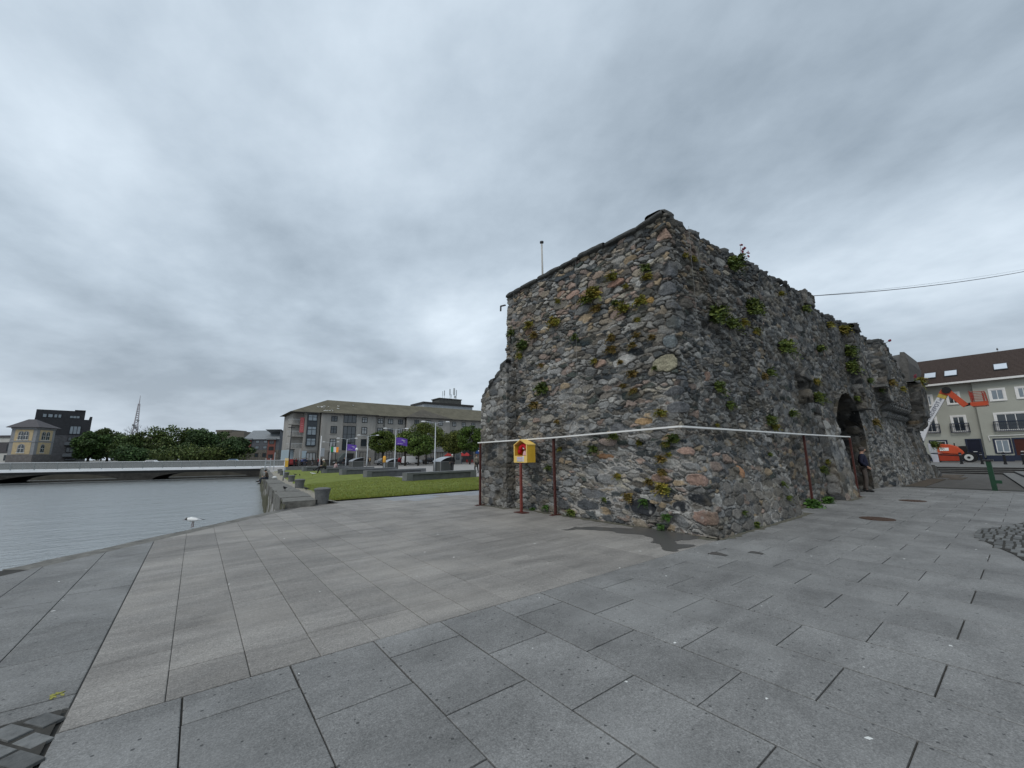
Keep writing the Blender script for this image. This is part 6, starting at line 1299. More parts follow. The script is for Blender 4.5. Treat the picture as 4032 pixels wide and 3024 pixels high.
for k, px in enumerate((1840, 1852, 1862)):
    p = ony(px, 1826, 80); t = thing('cafe_chair', ('left', 'middle', 'right')[k] + ' red cafe chair of the three beside the woman in the long coat', 'chair', (p[0], 80, -.33), .3 * k, 'red chairs of the cafe'); b = MB()
    b.box(-.22, -.22, .42, .22, .22, .47); b.box(-.22, .18, .47, .22, .22, .9); obj('seat', b, M_PAR, t)
    for sx in (-.2, .2):
        for sy in (-.2, .2): b = MB(); b.box(sx - .02, sy - .02, 0, sx + .02, sy + .02, .42); obj('leg', b, M_PAR, t)
p = ony(1797, 1824, 82); t = thing('ticket_kiosk', 'small grey kiosk with a pale roof behind the man in black', 'kiosk', (p[0], 82, -.34)); b = MB(); b.box(-.9, -.6, 0, .9, .6, 2.5); obj('cabin', b, mat('kiosk_grey', (.22, .22, .215), var=.15), t); b = MB(); b.box(-1.05, -.75, 2.5, 1.05, .75, 2.72); obj('roof', b, mat('kiosk_roof', (.45, .44, .42), var=.1), t); b = MB(); b.box(-.5, -.63, .9, .5, -.61, 2.1); obj('window', b, GLASS, t)
# gulls on the roof
for k, (px, py) in enumerate(((1253, 1605), (1266, 1606), (1269, 1604), (1278, 1602), (1276, 1610), (1292, 1605), (1278, 1620), (1287, 1620), (1298, 1620), (1306, 1615), (1310, 1621), (1332, 1602), (1331, 1612), (1390, 1599))):
    # meet the sight line with the roof slope or with the bay roof in front of it
    d = ray(px, py); best = None
    for (P0, nn_) in ((np.array([20., YF - .7, EAVE]), np.array([0, -3.95, 7.2])), (np.array([20., YF - 1.55, EAVE]), np.array([0, -2.7, 4.85]))):
        tt = np.dot(P0 - CAMP, nn_) / np.dot(d, nn_); q = CAMP + d * tt
        if best is None or q[1] < best[1]: best = q if (nn_[2] > 7 or (q[1] < YF + 3.2 and q[1] > YF - 1.5 and abs(q[0] - 27.5) < 6.5 * (1 - (q[1] - YF + 1.55) / 5.2))) else best
    if k == 0: gull0 = bird('roof_gull', 'white gull resting on the mossy roof of the apartment block', best, R(100), L=.62, legs=False, group='gulls on the apartment roof', wing=(.6, .61, .62))
    else: dup(gull0, best, R(37 * k), 'lone white gull on the roof right of the others' if k == 13 else None)

# --- generic block helper for the far bank
def block(name, lab, cat, px0, px1, D0, D1, ybase, ztop, depth, zb=.2):
    """thing whose facade runs between two sight lines at forward distances D0, D1"""
    A = atd(px0, ybase, D0); B = atd(px1, ybase, D1); ux = B - A; ux[2] = 0; W = float(np.linalg.norm(ux)); ux /= W; un = np.array([ux[1], -ux[0], 0]); un = un if np.dot(un, f0) < 0 else -un
    t = thing(name, lab, cat, (A[0], A[1], zb)); t['w'] = 0; del t['w']
    return t, np.zeros(3), ux, un, W, A
def zpx(px, py, D): return float(atd(px, py, D)[2])
# grey stone warehouse
SLATEW = mat('slate_hung_wall', (.105, .112, .125), rough=.85, var=.25, scale=2.5, bump=.4, stretch=(1, 1, 3)); RUB = mat('warehouse_rubble', (.125, .115, .10), rough=.95, var=.5, scale=2.2, bump=.8, dist=.08); SLR = mat('grey_slate_roof', (.20, .215, .225), rough=.7, var=.15, scale=1.5); BRK = mat('brick_red_panel', (.20, .075, .06), rough=.8, var=.15, scale=4)
t, O, ux, un, W, A = block('stone_warehouse', 'grey stone warehouse with slate roof and a brick red window strip', 'warehouse', 952, 1093, 166.7, 168, 1812, 0, 18)
D_ = 172; he = zpx(1020, 1731, D_) - .2; hr = zpx(1020, 1706, D_) - .2
b = MB(); rect_mesh(b, O, ux, un, 0, 0, W, he * .5, -14, 0); obj('lower_wall', b, RUB, t); b = MB(); rect_mesh(b, O, ux, un, 0, he * .5, W, he, -14, -.04); 
q = lambda x, d, z: tuple(ux * x + un * d + np.array([0, 0, z]))
b.add([q(W - .02, -.04, he), q(W - .02, -14, he), q(W - .02, -7, hr + 1.2)], [(0, 1, 2)]); obj('upper_wall', b, SLATEW, t)
b = MB(); b.add([q(-.3, .4, he - .1), q(W + .2, .4, he - .1), q(W + .2, -7, hr + 1.3), q(-.3, -7, hr + 1.3), q(W + .2, -14.4, he - .1), q(-.3, -14.4, he - .1)], [(0, 1, 2, 3), (3, 2, 4, 5)]); obj('roof', b, SLR, t)
for px in (1007, 1038):
    x = W * (px - 952) / 141.
    for zc, hh_ in ((he * .88, 1.1), (he * .62, 1.3), (he * .26, 1.7)): window(O, ux, un, x - .8, zc - hh_ / 2, x + .8, zc + hh_ / 2, t, mat('brown_frame', (.06, .04, .035), var=.1), GLASSL if zc > he * .5 else GLASS, fw_=.14, mull=0, proud=.05)
for px, zz0 in ((1064, .0), (968, .45)):
    x = W * (px - 952) / 141.; b = MB(); rect_mesh(b, O, ux, un, x - 1.5, he * zz0, x + 1.5, he * .97, -.02, .18); obj('bay_strip', b, BRK, t); b = MB(); rect_mesh(b, O, ux, un, x - 1.9, he * .97, x + 1.9, he * 1.03, -.02, .9); obj('bay_roof', b, SLR, t)
    for zc in (.85, .56, .2):
        if zc > zz0: window(O + un * .18, ux, un, x - 1.0, he * (zc - .09), x + 1.0, he * (zc + .09), t, mat('brown_frame', (.06, .04, .035), var=.1), fw_=.16, mull=1, trans=1, proud=.05)
e2 = atd(1150, 1812, 180.7); B2 = A + ux * W; us2 = e2 - B2; us2[2] = 0; W2 = float(np.linalg.norm(us2)); us2 /= W2; un2 = np.array([us2[1], -us2[0], 0]); un2 = un2 if np.dot(un2, ux) > 0 else -un2; O2 = ux * W
b = MB(); rect_mesh(b, O2, us2, un2, .03, 0, W2, he * .5, -3, .03); obj('lower_wall', b, RUB, t); b = MB(); rect_mesh(b, O2, us2, un2, .03, he * .5, W2, he, -3, 0); v = lambda x, z: tuple(O2 + us2 * x + np.array([0, 0, z])); b.add([v(.05, he), v(W2, he), v(W2 * .48, he), v(.1, hr + .9)], [(0, 1, 3)]); obj('upper_wall', b, SLATEW, t)
b = MB(); b.add([tuple(O2 + un2 * .5 + us2 * (-.2) + np.array([0, 0, hr + 1.3])), tuple(O2 + un2 * .5 + us2 * (W2 + .8) + np.array([0, 0, he - .2])), tuple(O2 - un2 * 6 + us2 * (W2 + .8) + np.array([0, 0, he - .2])), tuple(O2 - un2 * 6 + np.array([0, 0, hr + 1.3]))], [(0, 1, 2, 3)]); obj('roof', b, SLR, t)
for zc, hh_ in ((he * .85, 1.1), (he * .28, 1.8)): window(O2, us2, un2, W2 * .3, zc - hh_ / 2, W2 * .3 + 1.7, zc + hh_ / 2, t, mat('brown_frame', (.06, .04, .035), var=.1), GLASSL if zc > he * .5 else GLASS, fw_=.14, mull=0)
# dark flat roof seen over the trees
t, O, ux, un, W, A = block('flat_roofed_block', 'brown grey flat roofed block just showing over the far bank trees', 'building', 840, 950, 215, 215, 1812, 0, 12); b = MB(); z_ = zpx(890, 1700, 215); rect_mesh(b, O, ux, un, 0, 0, W, z_ - .2, -12, 0); rect_mesh(b, O, ux, un, -.4, z_ - .2, W * .55, z_ + .8, -12, .3); obj('wall', b, mat('brown_render', (.14, .125, .105), var=.2), t); window(O, ux, un, 2, z_ * .5, 5, z_ * .7, t, DKF)
t, O, ux, un, W, A = block('row_house', 'pale slate roofed house glimpsed behind the bare tree', 'house', 545, 610, 190, 190, 1812, 0, 10); b = MB(); z_ = zpx(590, 1718, 190); rect_mesh(b, O, ux, un, 0, 0, W, z_ - 2, -8, 0); obj('wall', b, mat('pale_render', (.38, .37, .35), var=.1), t); b = MB(); q = lambda x, d, z: tuple(ux * x + un * d + np.array([0, 0, z])); b.add([q(-.3, .4, z_ - 2.1), q(W + .3, .4, z_ - 2.1), q(W + .3, -4, z_ + .6), q(-.3, -4, z_ + .6), q(W + .3, -8.4, z_ - 2.1), q(-.3, -8.4, z_ - 2.1)], [(0, 1, 2, 3), (3, 2, 4, 5), (1, 4, 2), (0, 3, 5)]); obj('roof', b, mat('brown_slate', (.10, .088, .08), var=.2), t)
# yellow villa
YST = mat('yellow_stone', (.52, .41, .25), rough=.85, var=.15, scale=2, bump=.2); GST = mat('grey_dressing', (.27, .275, .285), rough=.8, var=.15, scale=2); BST = mat('basement_stone', (.16, .15, .145), rough=.9, var=.3, scale=2, bump=.4); SLD = mat('dark_slate', (.085, .08, .085), rough=.8, var=.2, scale=3)
D_ = 108; t, O, ux, un, W, A = block('yellow_villa', 'two storey yellow stone house with grey dressings and a low hipped roof', 'house', 21, 124, 104.6, 106, 1816, 0, 9)
z1_ = zpx(70, 1791, D_) - .2; z2_ = zpx(70, 1687, D_) - .2; zr_ = zpx(70, 1652, D_) - .2
A3 = atd(197, 1816, 111.5) - A; us2 = A3 - ux * W; us2[2] = 0; W2 = float(np.linalg.norm(us2)); us2 /= W2; un2 = np.array([us2[1], -us2[0], 0]); un2 = un2 if np.dot(un2, ux) > 0 else -un2; O2 = ux * W
DP = W2
for (o_, u_, n_, w_, nm) in ((O, ux, un, W, 'f'), (O2, us2, un2, W2, 's')):
    b = MB(); rect_mesh(b, o_, u_, n_, 0, -.1, w_, z1_, -DP * .5, .12); obj('basement', b, BST, t)
    b = MB(); rect_mesh(b, o_, u_, n_, .02, z1_, w_ - .02, z2_, -DP * .5, 0); obj('wall', b, GST, t)
    wp = w_ * .16
    b = MB(); zm = z1_ + (z2_ - z1_) * .48
    rect_mesh(b, o_, u_, n_, wp, z1_ + .1, w_ - wp * .9, zm - .15, -.02, .05); rect_mesh(b, o_, u_, n_, wp, zm + .2, w_ - wp * .9, z2_ - .55, -.02, .05); obj('stone_panel', b, YST, t)
    b = MB(); rect_mesh(b, o_, u_, n_, 0, zm - .15, w_, zm + .12, -.02, .1); rect_mesh(b, o_, u_, n_, -.02, z2_ - .35, w_ + .02, z2_, -.02, .25); obj('band', b, GST, t)
    def arched(xc, zb_, wd, ht):
        arc = [(xc + wd / 2 * math.cos(a), zb_ + ht - wd / 2 + wd / 2 * math.sin(a)) for a in np.linspace(0, math.pi, 9)]
        def poly(sc_, d0, d1, m, par, nm_):
            pts = [(xc + wd / 2 * sc_, zb_)] + [(xc + (x - xc) * sc_, zb_ + ht - wd / 2 + (z - (zb_ + ht - wd / 2)) * sc_) for x, z in arc] + [(xc - wd / 2 * sc_, zb_)]
            b = MB(); vs = [tuple(o_ + u_ * x + n_ * d + np.array([0, 0, z])) for d in (d0, d1) for x, z in pts]; k = len(pts); b.add(vs, [tuple(range(k - 1, -1, -1)), tuple(range(k, 2 * k))] + [(i, (i + 1) % k, k + (i + 1) % k, k + i) for i in range(k)]); return obj(nm_, b, m, par)
        f = poly(1.22, .03, .10, GST, t, 'window'); poly(.9, .09, .115, GLASS, f, 'pane'); b = MB(); rect_mesh(b, o_, u_, n_, xc - .03, zb_, xc + .03, zb_ + ht - .1, .11, .13); rect_mesh(b, o_, u_, n_, xc - wd * .45, zb_ + ht * .5 - .04, xc + wd * .45, zb_ + ht * .5 + .04, .11, .13); obj('glazing_bar', b, M_WHITE, f)
        b = MB(); rect_mesh(b, o_, u_, n_, xc - wd * .7, zb_ - .15, xc + wd * .7, zb_, .0, .16); obj('sill', b, M_WHITE, f)
    hh_ = (z2_ - z1_) * .30; ww = 1.0
    if nm == 'f': arched(W * .40, zm + .5, ww * .95, hh_); arched(W * .60, zm + .5, ww * .95, hh_); arched(W * .5, z1_ + .55, ww * 1.25, hh_)
    else: arched(W2 * .36, zm + .5, ww * .95, hh_); arched(W2 * .60, zm + .5, ww * .95, hh_); arched(W2 * .42, z1_ + .55, ww, hh_)
qq_ = [O + un * .7 - ux * .8, O2 + un * .6 + ux * .7, O2 + us2 * (W2 + .8) + un2 * .7, O + us2 * W2 * .95 - ux * .8]; ap = (O + O2 + us2 * W2 * .5 + (O + us2 * W2)) / 3.
b = MB(); b.add([(p[0], p[1], z2_) for p in qq_] + [(p[0], p[1], z2_ + .14) for p in qq_] + [(float(ap[0] + ux[0] * .8), float(ap[1] + ux[1] * .8), zr_), (float(ap[0] - ux[0] * .8), float(ap[1] - ux[1] * .8), zr_)], [(3, 2, 1, 0), (0, 1, 5, 4), (1, 2, 6, 5), (2, 3, 7, 6), (3, 0, 4, 7), (4, 5, 8, 9), (5, 6, 8), (6, 7, 9, 8), (7, 4, 9)]); obj('roof', b, SLD, t)
# dark apartment building behind it
DKW = mat('dark_cladding', (.035, .036, .04), rough=.7, var=.2, scale=1.5); GRW = mat('dark_stone_wall', (.095, .095, .10), rough=.9, var=.35, scale=1.6, bump=.5)
D_ = 138; t, O, ux, un, W, A = block('dark_apartment_building', 'dark grey flat roofed apartment building behind the yellow house', 'apartment block', 104, 334, 128.6, 138, 1814, 0, 14)
zt_ = zpx(270, 1655, D_) - .2; zt2 = zpx(210, 1623, D_) - .2; zmid = zpx(270, 1716, D_) - .2
b = MB(); rect_mesh(b, O, ux, un, 0, 0, W, zmid, -14, 0); obj('wall', b, GRW, t); b = MB(); rect_mesh(b, O, ux, un, -.02, zmid, W + .02, zt_, -14, .06); rect_mesh(b, O, ux, un, -.02, zt_, W * .86, zt2, -14, -.6); rect_mesh(b, O, ux, un, W * .66, zt2, W * .86, zt2 + .35, -10, -.4); rect_mesh(b, O, ux, un, W * .955, zt_, W + .05, zt_ + 1.1, -14, .1); obj('cladding', b, DKW, t)
xq = lambda px: W * (px - 104) / 230.
for k, (a, c, za, zb2, m_) in enumerate(((130, 148, zt_ + .35, zt_ + 1.6, 0), (151, 172, zt_ + .35, zt_ + 1.6, 0), (175, 190, zt_ + .35, zt_ + 1.6, 0), (191, 206, zt_ + .35, zt_ + 1.6, 0), (238, 282, zt_ + .35, zt_ + 1.3, 2))): window(O + un * -.58, ux, un, xq(a), za, xq(c), zb2, t, DKF, GLASSL, fw_=.12, mull=m_)
for k, (y0, y1) in enumerate(((1680, 1712), (1722, 1738), (1762, 1782), (1806, 1813))):
    window(O + un * .08, ux, un, xq(247), zpx(270, y1, D_) - .2, xq(295), zpx(270, y0, D_) - .2, t, DKF, GLASSL if k == 0 else GLASS, fw_=.16, mull=2, proud=.08)
    if k in (1, 2): b = MB(); zz_ = zpx(270, y1 + 18, D_) - .2; rect_mesh(b, O, ux, un, xq(238), zz_, xq(290), zz_ + .15, 0, 1.5); fb = obj('balcony', b, DKF, t); b = MB(); rect_mesh(b, O, ux, un, xq(238), zz_ + .2, xq(290), zz_ + 1.15, 1.44, 1.48); obj('balcony_glass', b, GLASS, fb)
# low white house at the very left
t, O, ux, un, W, A = block('white_house', 'low white house with a dark flat roof at the left edge of the view', 'house', -40, 26, 116, 116, 1816, 0, 8); zt_ = zpx(10, 1722, 116) - .2; b = MB(); rect_mesh(b, O, ux, un, 0, 0, W, zt_, -8, 0); obj('wall', b, mat('white_render', (.5, .49, .46), var=.12, scale=1), t); b = MB(); rect_mesh(b, O, ux, un, -.3, zt_, W + .3, zt_ + .55, -8.3, .3); rect_mesh(b, O, ux, un, 0, zt_ * .42, W + .02, zt_ * .82, -7, .05); obj('roof', b, SLD, t)
window(O, ux, un, W * .78, zt_ * .16, W * .95, zt_ * .36, t, DKF); window(O + un * .05, ux, un, W * .85, zt_ * .5, W * .98, zt_ * .75, t, DKF)
# lattice mast
p = atd(514, 1812, 300); t = thing('radio_mast', 'tall lattice radio mast with dishes rising behind the far bank trees', 'mast', (p[0], p[1], 0)); hm = zpx(531, 1557, 300); hl = zpx(527, 1590, 300); b = MB(); wd_ = lambda z: 1.7 * (1 - z / hl) + .45
cs = [(1, 1), (-1, 1), (-1, -1), (1, -1)]
for sx, sy in cs: b.tube([(sx * wd_(0), sy * wd_(0), 0), (sx * wd_(hl), sy * wd_(hl), hl)], .24, 4)
zz_ = 0
while zz_ < hl - 1:
    z2n = min(zz_ + wd_(zz_) * 1.9, hl)
    for k in range(4):
        a, c = cs[k], cs[(k + 1) % 4]; b.tube([(a[0] * wd_(zz_), a[1] * wd_(zz_), zz_), (c[0] * wd_(z2n), c[1] * wd_(z2n), z2n)], .13, 4); b.tube([(c[0] * wd_(zz_), c[1] * wd_(zz_), zz_), (a[0] * wd_(z2n), a[1] * wd_(z2n), z2n)], .13, 4)
    zz_ = z2n
b.tube([(0, 0, hl - 1), (0, 0, hm)], [.4, .15], 6); obj('lattice', b, mat('mast_steel', (.46, .44, .46), var=.2), t)
for (x, z, r_) in ((-1.2, hl * .62, .9), (1.1, hl * .55, .9), (-.9, hl * .48, 1.0), (.9, hl * .7, .8), (0, hl * .58, .9)): b = MB(); b.ell((x, -1.5, z), (r_, .5, r_), 10, 6); obj('dish', b, GST, t)

# ================================================================== RIGHT SIDE: TERRACE HOUSES AND BOOM LIFT
XF = 67.0; tb = thing('terrace_houses', 'pale green grey rendered three storey terrace with brown tiled roof and white window surrounds', 'terrace house', (XF, 0, .43))
TM = lambda o: (setattr(o, 'parent', tb), setattr(o, 'matrix_local', Matrix.Translation((-XF, 0, -.43))), o)[2]
PG = mat('pale_green_render', (.40, .405, .35), rough=.9, var=.07, scale=.8, bump=.25, bscale=14, dist=.03); NAVY = mat('navy_paint', (.022, .03, .055), rough=.5, var=.1)
def z7(x, y): return 3300 + x / 2.2117, 1250 + y / 2.2117
yz = lambda x, y, X=XF: onx(*z7(x, y), X)
EZ = float(yz(760, 590)[2]); YL = float(yz(640, 700)[1]) + 1.5; YM = float(yz(1230, 900)[1]); RZ = float(onx(*z7(900, 362), XF + 5)[2])
b = MB(); b.box(XF, YM, .3, XF + 10, YL, EZ); b.box(XF - .35, -8, .3, XF + 10, YM, EZ); TM(obj('wall', b, PG))
b = MB(); ry = (YL + .3, -8.3); b.add([(XF - .75, ry[0], EZ - .1), (XF - .75, ry[1], EZ - .1), (XF + 5, ry[1], RZ), (XF + 5, ry[0], RZ), (XF + 10.5, ry[1], EZ - .1), (XF + 10.5, ry[0], EZ - .1)], [(0, 1, 2, 3), (3, 2, 4, 5), (0, 3, 5), (1, 4, 2)])
nro = 22; sl = (RZ - EZ + .1) / 5.75
for k in range(nro): f0_ = k / nro; x = XF - .75 + 5.75 * f0_; z = EZ - .1 + (RZ - EZ + .1) * f0_; b.add([(x, ry[0], z + .004), (x, ry[1], z + .004), (x, ry[1], z + .075), (x, ry[0], z + .075), (x + 5.75 / nro * .98, ry[1], z + 5.75 / nro * sl + .02), (x + 5.75 / nro * .98, ry[0], z + 5.75 / nro * sl + .02)], [(0, 1, 2, 3), (3, 2, 4, 5)])
TM(obj('roof', b, mat('brown_roof_tile', (.060, .043, .036), rough=.9, var=.25, scale=3, stretch=(1, 3, 1), bump=.3), None))
b = MB(); b.box(XF - .95, ry[1], EZ - .26, XF - .72, ry[0], EZ - .06); TM(obj('gutter', b, M_WHITE))
b = MB(); b.box(XF - .40, -8, .3, XF - .352, YM, .98); b.box(XF - .05, YM + .02, .3, XF - .002, YL, .75); TM(obj('plinth', b, NAVY))
UYX = (0, -1, 0); UNX = (-1, 0, 0)
def tw(x0, y0, x1, y1, dx, frame_m, name='window', glass=GLASS, mull=1, rail=None, fw_=.16, sur=.16, curtain=False):
    xc, yc = (x0 + x1) / 2, (y0 + y1) / 2; X = XF + dx; ya = float(yz(x0, yc, X)[1]); yb_ = float(yz(x1, yc, X)[1]); za = float(yz(xc, y1, X)[2]); zb_ = float(yz(xc, y0, X)[2]); P = (X, ya, 0); w_ = ya - yb_
    b = MB(); rect_mesh(b, P, UYX, UNX, 0, za, sur, zb_, -.01, .06); rect_mesh(b, P, UYX, UNX, w_ - sur, za, w_, zb_, -.01, .06); rect_mesh(b, P, UYX, UNX, sur, zb_ - sur, w_ - sur, zb_, -.01, .06); rect_mesh(b, P, UYX, UNX, sur, za, w_ - sur, za + sur * .8, -.01, .09)
    s_ = TM(obj(name, b, frame_m)); f = window(P, UYX, UNX, sur, za + sur * .8, w_ - sur, zb_ - sur, None, M_WHITE, glass, fw_=.07, mull=mull, proud=.03, name='frame')
    f.parent = s_; f.matrix_local = Matrix.Identity(4); pn = f.children[0]
    if rail:
        za_r, ha = rail; b = MB(); rect_mesh(b, P, UYX, UNX, -.12, za + ha, w_ + .12, za + ha + .09, .22, .32); rect_mesh(b, P, UYX, UNX, -.12, za + .02, w_ + .12, za + .10, .22, .30)
        k = int((w_ + .2) / .13)
        for i in range(k + 1): xx = -.1 + (w_ + .2) * i / k; rect_mesh(b, P, UYX, UNX, xx - .014, za + .1, xx + .014, za + ha, .25, .275)
        for xx in (-.12, w_ + .06): rect_mesh(b, P, UYX, UNX, xx, za + .02, xx + .05, za + ha, -.01, .25)
        o = obj('balcony_rail', b, NAVY, s_); o.matrix_local = Matrix.Identity(4)
    return s_
tw(745, 672, 830, 775, 0, M_WHITE, glass=GLASSL); tw(940, 648, 1068, 760, 0, M_WHITE); tw(1310, 615, 1465, 728, -.35, M_WHITE, glass=GLASSL); tw(1542, 596, 1690, 708, -.35, M_WHITE, glass=GLASSL)
tw(750, 862, 872, 1008, 0, M_WHITE, rail=(0, .95)); tw(985, 850, 1128, 1003, 0, M_WHITE, rail=(0, .95)); tw(1362, 818, 1760, 988, -.35, M_WHITE, mull=3, rail=(0, .98))
tw(800, 1068, 962, 1190, 0, NAVY, sur=.13); tw(1356, 1052, 1515, 1185, -.35, NAVY, sur=.15, glass=GLASSL)
def door(x0, y0, x1, y1, dx, m_, lab):
    xc, yc = (x0 + x1) / 2, (y0 + y1) / 2; X = XF + dx; ya = float(yz(x0, yc, X)[1]); yb_ = float(yz(x1, yc, X)[1]); zb_ = float(yz(xc, y0, X)[2]); P = (X, ya, 0); w_ = ya - yb_
    b = MB(); rect_mesh(b, P, UYX, UNX, 0, .4, .14, zb_, -.01, .07); rect_mesh(b, P, UYX, UNX, w_ - .14, .4, w_, zb_, -.01, .07); rect_mesh(b, P, UYX, UNX, .14, zb_ - .14, w_ - .14, zb_, -.01, .07); s_ = TM(obj('door', b, NAVY))
    b = MB(); rect_mesh(b, P, UYX, UNX, .14, .45, w_ - .14, zb_ - .14, -.01, .02); o = obj('door_leaf', b, m_, s_); o.matrix_local = Matrix.Identity(4)
    b = MB(); rect_mesh(b, P, UYX, UNX, w_ * .38, 1.35, w_ * .62, 1.41, .02, .035); o = obj('letter_plate', b, M_WHITE, s_); o.matrix_local = Matrix.Identity(4)
    b = MB(); rect_mesh(b, P, UYX, UNX, -.1, .3, w_ + .1, .44, -.01, .4); o = obj('doorstep', b, M_STEP, s_); o.matrix_local = Matrix.Identity(4)
door(1118, 1056, 1262, 1222, 0, mat('door_navy', (.012, .014, .028), rough=.4, var=.1), ''); door(1528, 1046, 1680, 1228, -.35, mat('door_brown', (.065, .016, .010), rough=.4, var=.15), '')
# rooflights, and white pipe on the wall
def on_roof(px, py):
    n = np.array([-sl, 0, 1.0]); d = ray(px, py); return CAMP + d * (np.dot(np.array([XF - .75, 0, EZ - .1]) - CAMP, n) / np.dot(d, n))
for (x0, y0, x1, y1) in ((750, 490, 855, 538), (924, 468, 1040, 518), (1352, 408, 1480, 463)):
    a = on_roof(*z7(x0, (y0 + y1) / 2)); c = on_roof(*z7(x1, (y0 + y1) / 2)); lo = on_roof(*z7((x0 + x1) / 2, y1)); hi = on_roof(*z7((x0 + x1) / 2, y0)); b = MB(); dz = .12
    V = [(lo[0], a[1], lo[2]), (lo[0], c[1], lo[2]), (hi[0], c[1], hi[2]), (hi[0], a[1], hi[2])]; b.add([(x, y, z) for x, y, z in V] + [(x - .05, y, z + dz) for x, y, z in V], [(4, 5, 6, 7), (0, 1, 5, 4), (1, 2, 6, 5), (2, 3, 7, 6), (3, 0, 4, 7)]); s_ = TM(obj('rooflight', b, DKF))
    C_ = np.mean(np.array(V), 0); b = MB(); b.add([tuple(C_ + (np.array(p) - C_) * np.array([.82, .9, .82]) + np.array([-.055, 0, dz + .012])) for p in V], [(0, 1, 2, 3)]); o = obj('pane', b, mat('skylight_glass', (.55, .6, .66), rough=.05, var=.05, spec=1.0), s_); o.matrix_local = Matrix.Identity(4)
p0, p1 = yz(1312, 1032, XF - .35), yz(1760, 1012, XF - .35); b = MB(); b.beam((XF - .42, p0[1], p0[2]), (XF - .42, p1[1], p1[2] * .5 + p0[2] * .5), .06, .07); b.beam((XF - .42, p0[1] + .03, p0[2]), (XF - .42, p0[1] - .02, p0[2] - .5), .06, .06); TM(obj('wall_pipe', b, M_WHITE))
p = on_roof(*z7(1385, 287)); bird('roof_gull', 'small dark bird perched on the ridge of the brown tiled roof', (XF + 5, float(onx(*z7(1388, 287), XF + 5)[1]), RZ), R(90), L=.6, body=(.2, .2, .2), wing=(.12, .12, .12), cat='bird', group=None)
# old stone gable behind the wall
b = MB(); xg = 60.0; GST2 = mat('old_gable_stone', (.105, .10, .092), rough=.95, var=.4, scale=3, bump=.6)
gb = thing('stone_gable_house', 'old dark stone house with a stepped gable between the wall and the terrace', 'house', (xg, 8, 0)); Q = lambda x, y, X: tuple(onx(*z7(x, y), X) - np.array([xg, 8, 0]))
b.add([Q(536, 302, xg), Q(575, 300, xg), Q(614, 388, xg), Q(622, 640, xg), Q(530, 640, xg)], [(0, 1, 2, 3, 4)]); v5 = [tuple(np.array(v) + np.array([8, 0, 0])) for v in b.v]; b.add(v5, [(4, 3, 2, 1, 0)]); b.f += [(i, (i + 1) % 5, 5 + (i + 1) % 5, 5 + i) for i in range(5)]; b.m += [0] * 5; obj('gable_wall', b, GST2, gb)
b = MB(); a1, a2, a3, a4 = Q(370, 352, xg + 1), Q(538, 322, xg + 1), Q(540, 640, xg - 2), Q(370, 640, xg - 2); b.add([a1, a2, a3, a4], [(0, 1, 2, 3)]); b.add([tuple(np.array(v) + np.array([6, 0, -3])) for v in (a1, a2, a3, a4)], [(3, 2, 1, 0)]); b.f += [(i, (i + 1) % 4, 4 + (i + 1) % 4, 4 + i) for i in range(4)]; b.m += [0] * 4; obj('roof', b, mat('old_slate', (.10, .098, .095), rough=.85, var=.35, scale=4, bump=.4, stretch=(1, 1, 4)), gb)
# boom lift
XL = 61.0; ORG = mat('lift_orange', (.50, .075, .028), rough=.4, var=.12, scale=2); WRAP = mat('plastic_wrap', (.42, .42, .44), rough=.35, var=.35, scale=3, stretch=(1, 6, .7)); BLK = mat('black_rubber', (.014, .014, .015), rough=.7, var=.1)
lf = thing('boom_lift', 'orange boom lift with raised white and orange arm and a red basket', 'boom lift', (XL, 2.5, .36)); LM = lambda o: (setattr(o, 'parent', lf), setattr(o, 'matrix_local', Matrix.Translation((-XL, -2.5, -.36))), o)[2]
lp_ = lambda x, y, X=XL: np.array(onx(*z7(x, y), X)); l2 = lambda x, y: tuple(lp_(x, y)[1:])
def slab_yz(name, pts, d0, d1, m_, bev=.0):
    b = MB(); b.prism([l2(x, y) for x, y in pts], XL + d0, XL + d1, 'x'); o = LM(obj(name, b, m_))
    if bev: md = o.modifiers.new('bev', 'BEVEL'); md.width = bev; md.segments = 3
    return o
hood = slab_yz('hood', [(858, 1105), (905, 1102), (960, 1105), (1010, 1117), (1050, 1135), (1085, 1160), (1102, 1185), (1100, 1196), (866, 1178)], -.1, 1.9, ORG, .08)
b = MB(); b.prism([l2(x, y) for x, y in ((882, 1136), (962, 1134), (966, 1160), (888, 1163))], XL - .13, XL - .11, 'x'); o = obj('label_plate', b, M_WHITE, hood); o.matrix_local = Matrix.Identity(4)
b = MB(); b.prism([l2(x, y) for x, y in ((888, 1143), (930, 1142), (930, 1146), (888, 1147))], XL - .14, XL - .131, 'x'); o = obj('label_text', b, NAVY, hood); o.matrix_local = Matrix.Identity(4)
slab_yz('chassis', [(868, 1182), (1098, 1198), (1085, 1222), (1060, 1250), (886, 1250)], -.05, 1.85, mat('lift_orange_dark', (.33, .04, .016), rough=.5, var=.2, scale=2), .04); slab_yz('turntable_gap', [(880, 1190), (1080, 1200), (1070, 1207), (882, 1200)], -.07, -.055, BLK)
slab_yz('wrapped_cover', [(776, 1098), (858, 1104), (868, 1178), (800, 1184)], -.12, 1.8, WRAP, .05); slab_yz('wrapped_panel', [(805, 1190), (870, 1194), (884, 1262), (832, 1264)], -.12, 1.7, mat('pale_plastic_sheet', (.46, .46, .50), rough=.35, var=.12, scale=3), .03)
slab_yz('counterweight', [(1040, 1120), (1110, 1118), (1120, 1150), (1108, 1185), (1085, 1160)], .3, 1.6, BLK, .03); slab_yz('exhaust', [(998, 1095), (1008, 1094), (1012, 1118), (1002, 1118)], .6, .75, BLK)
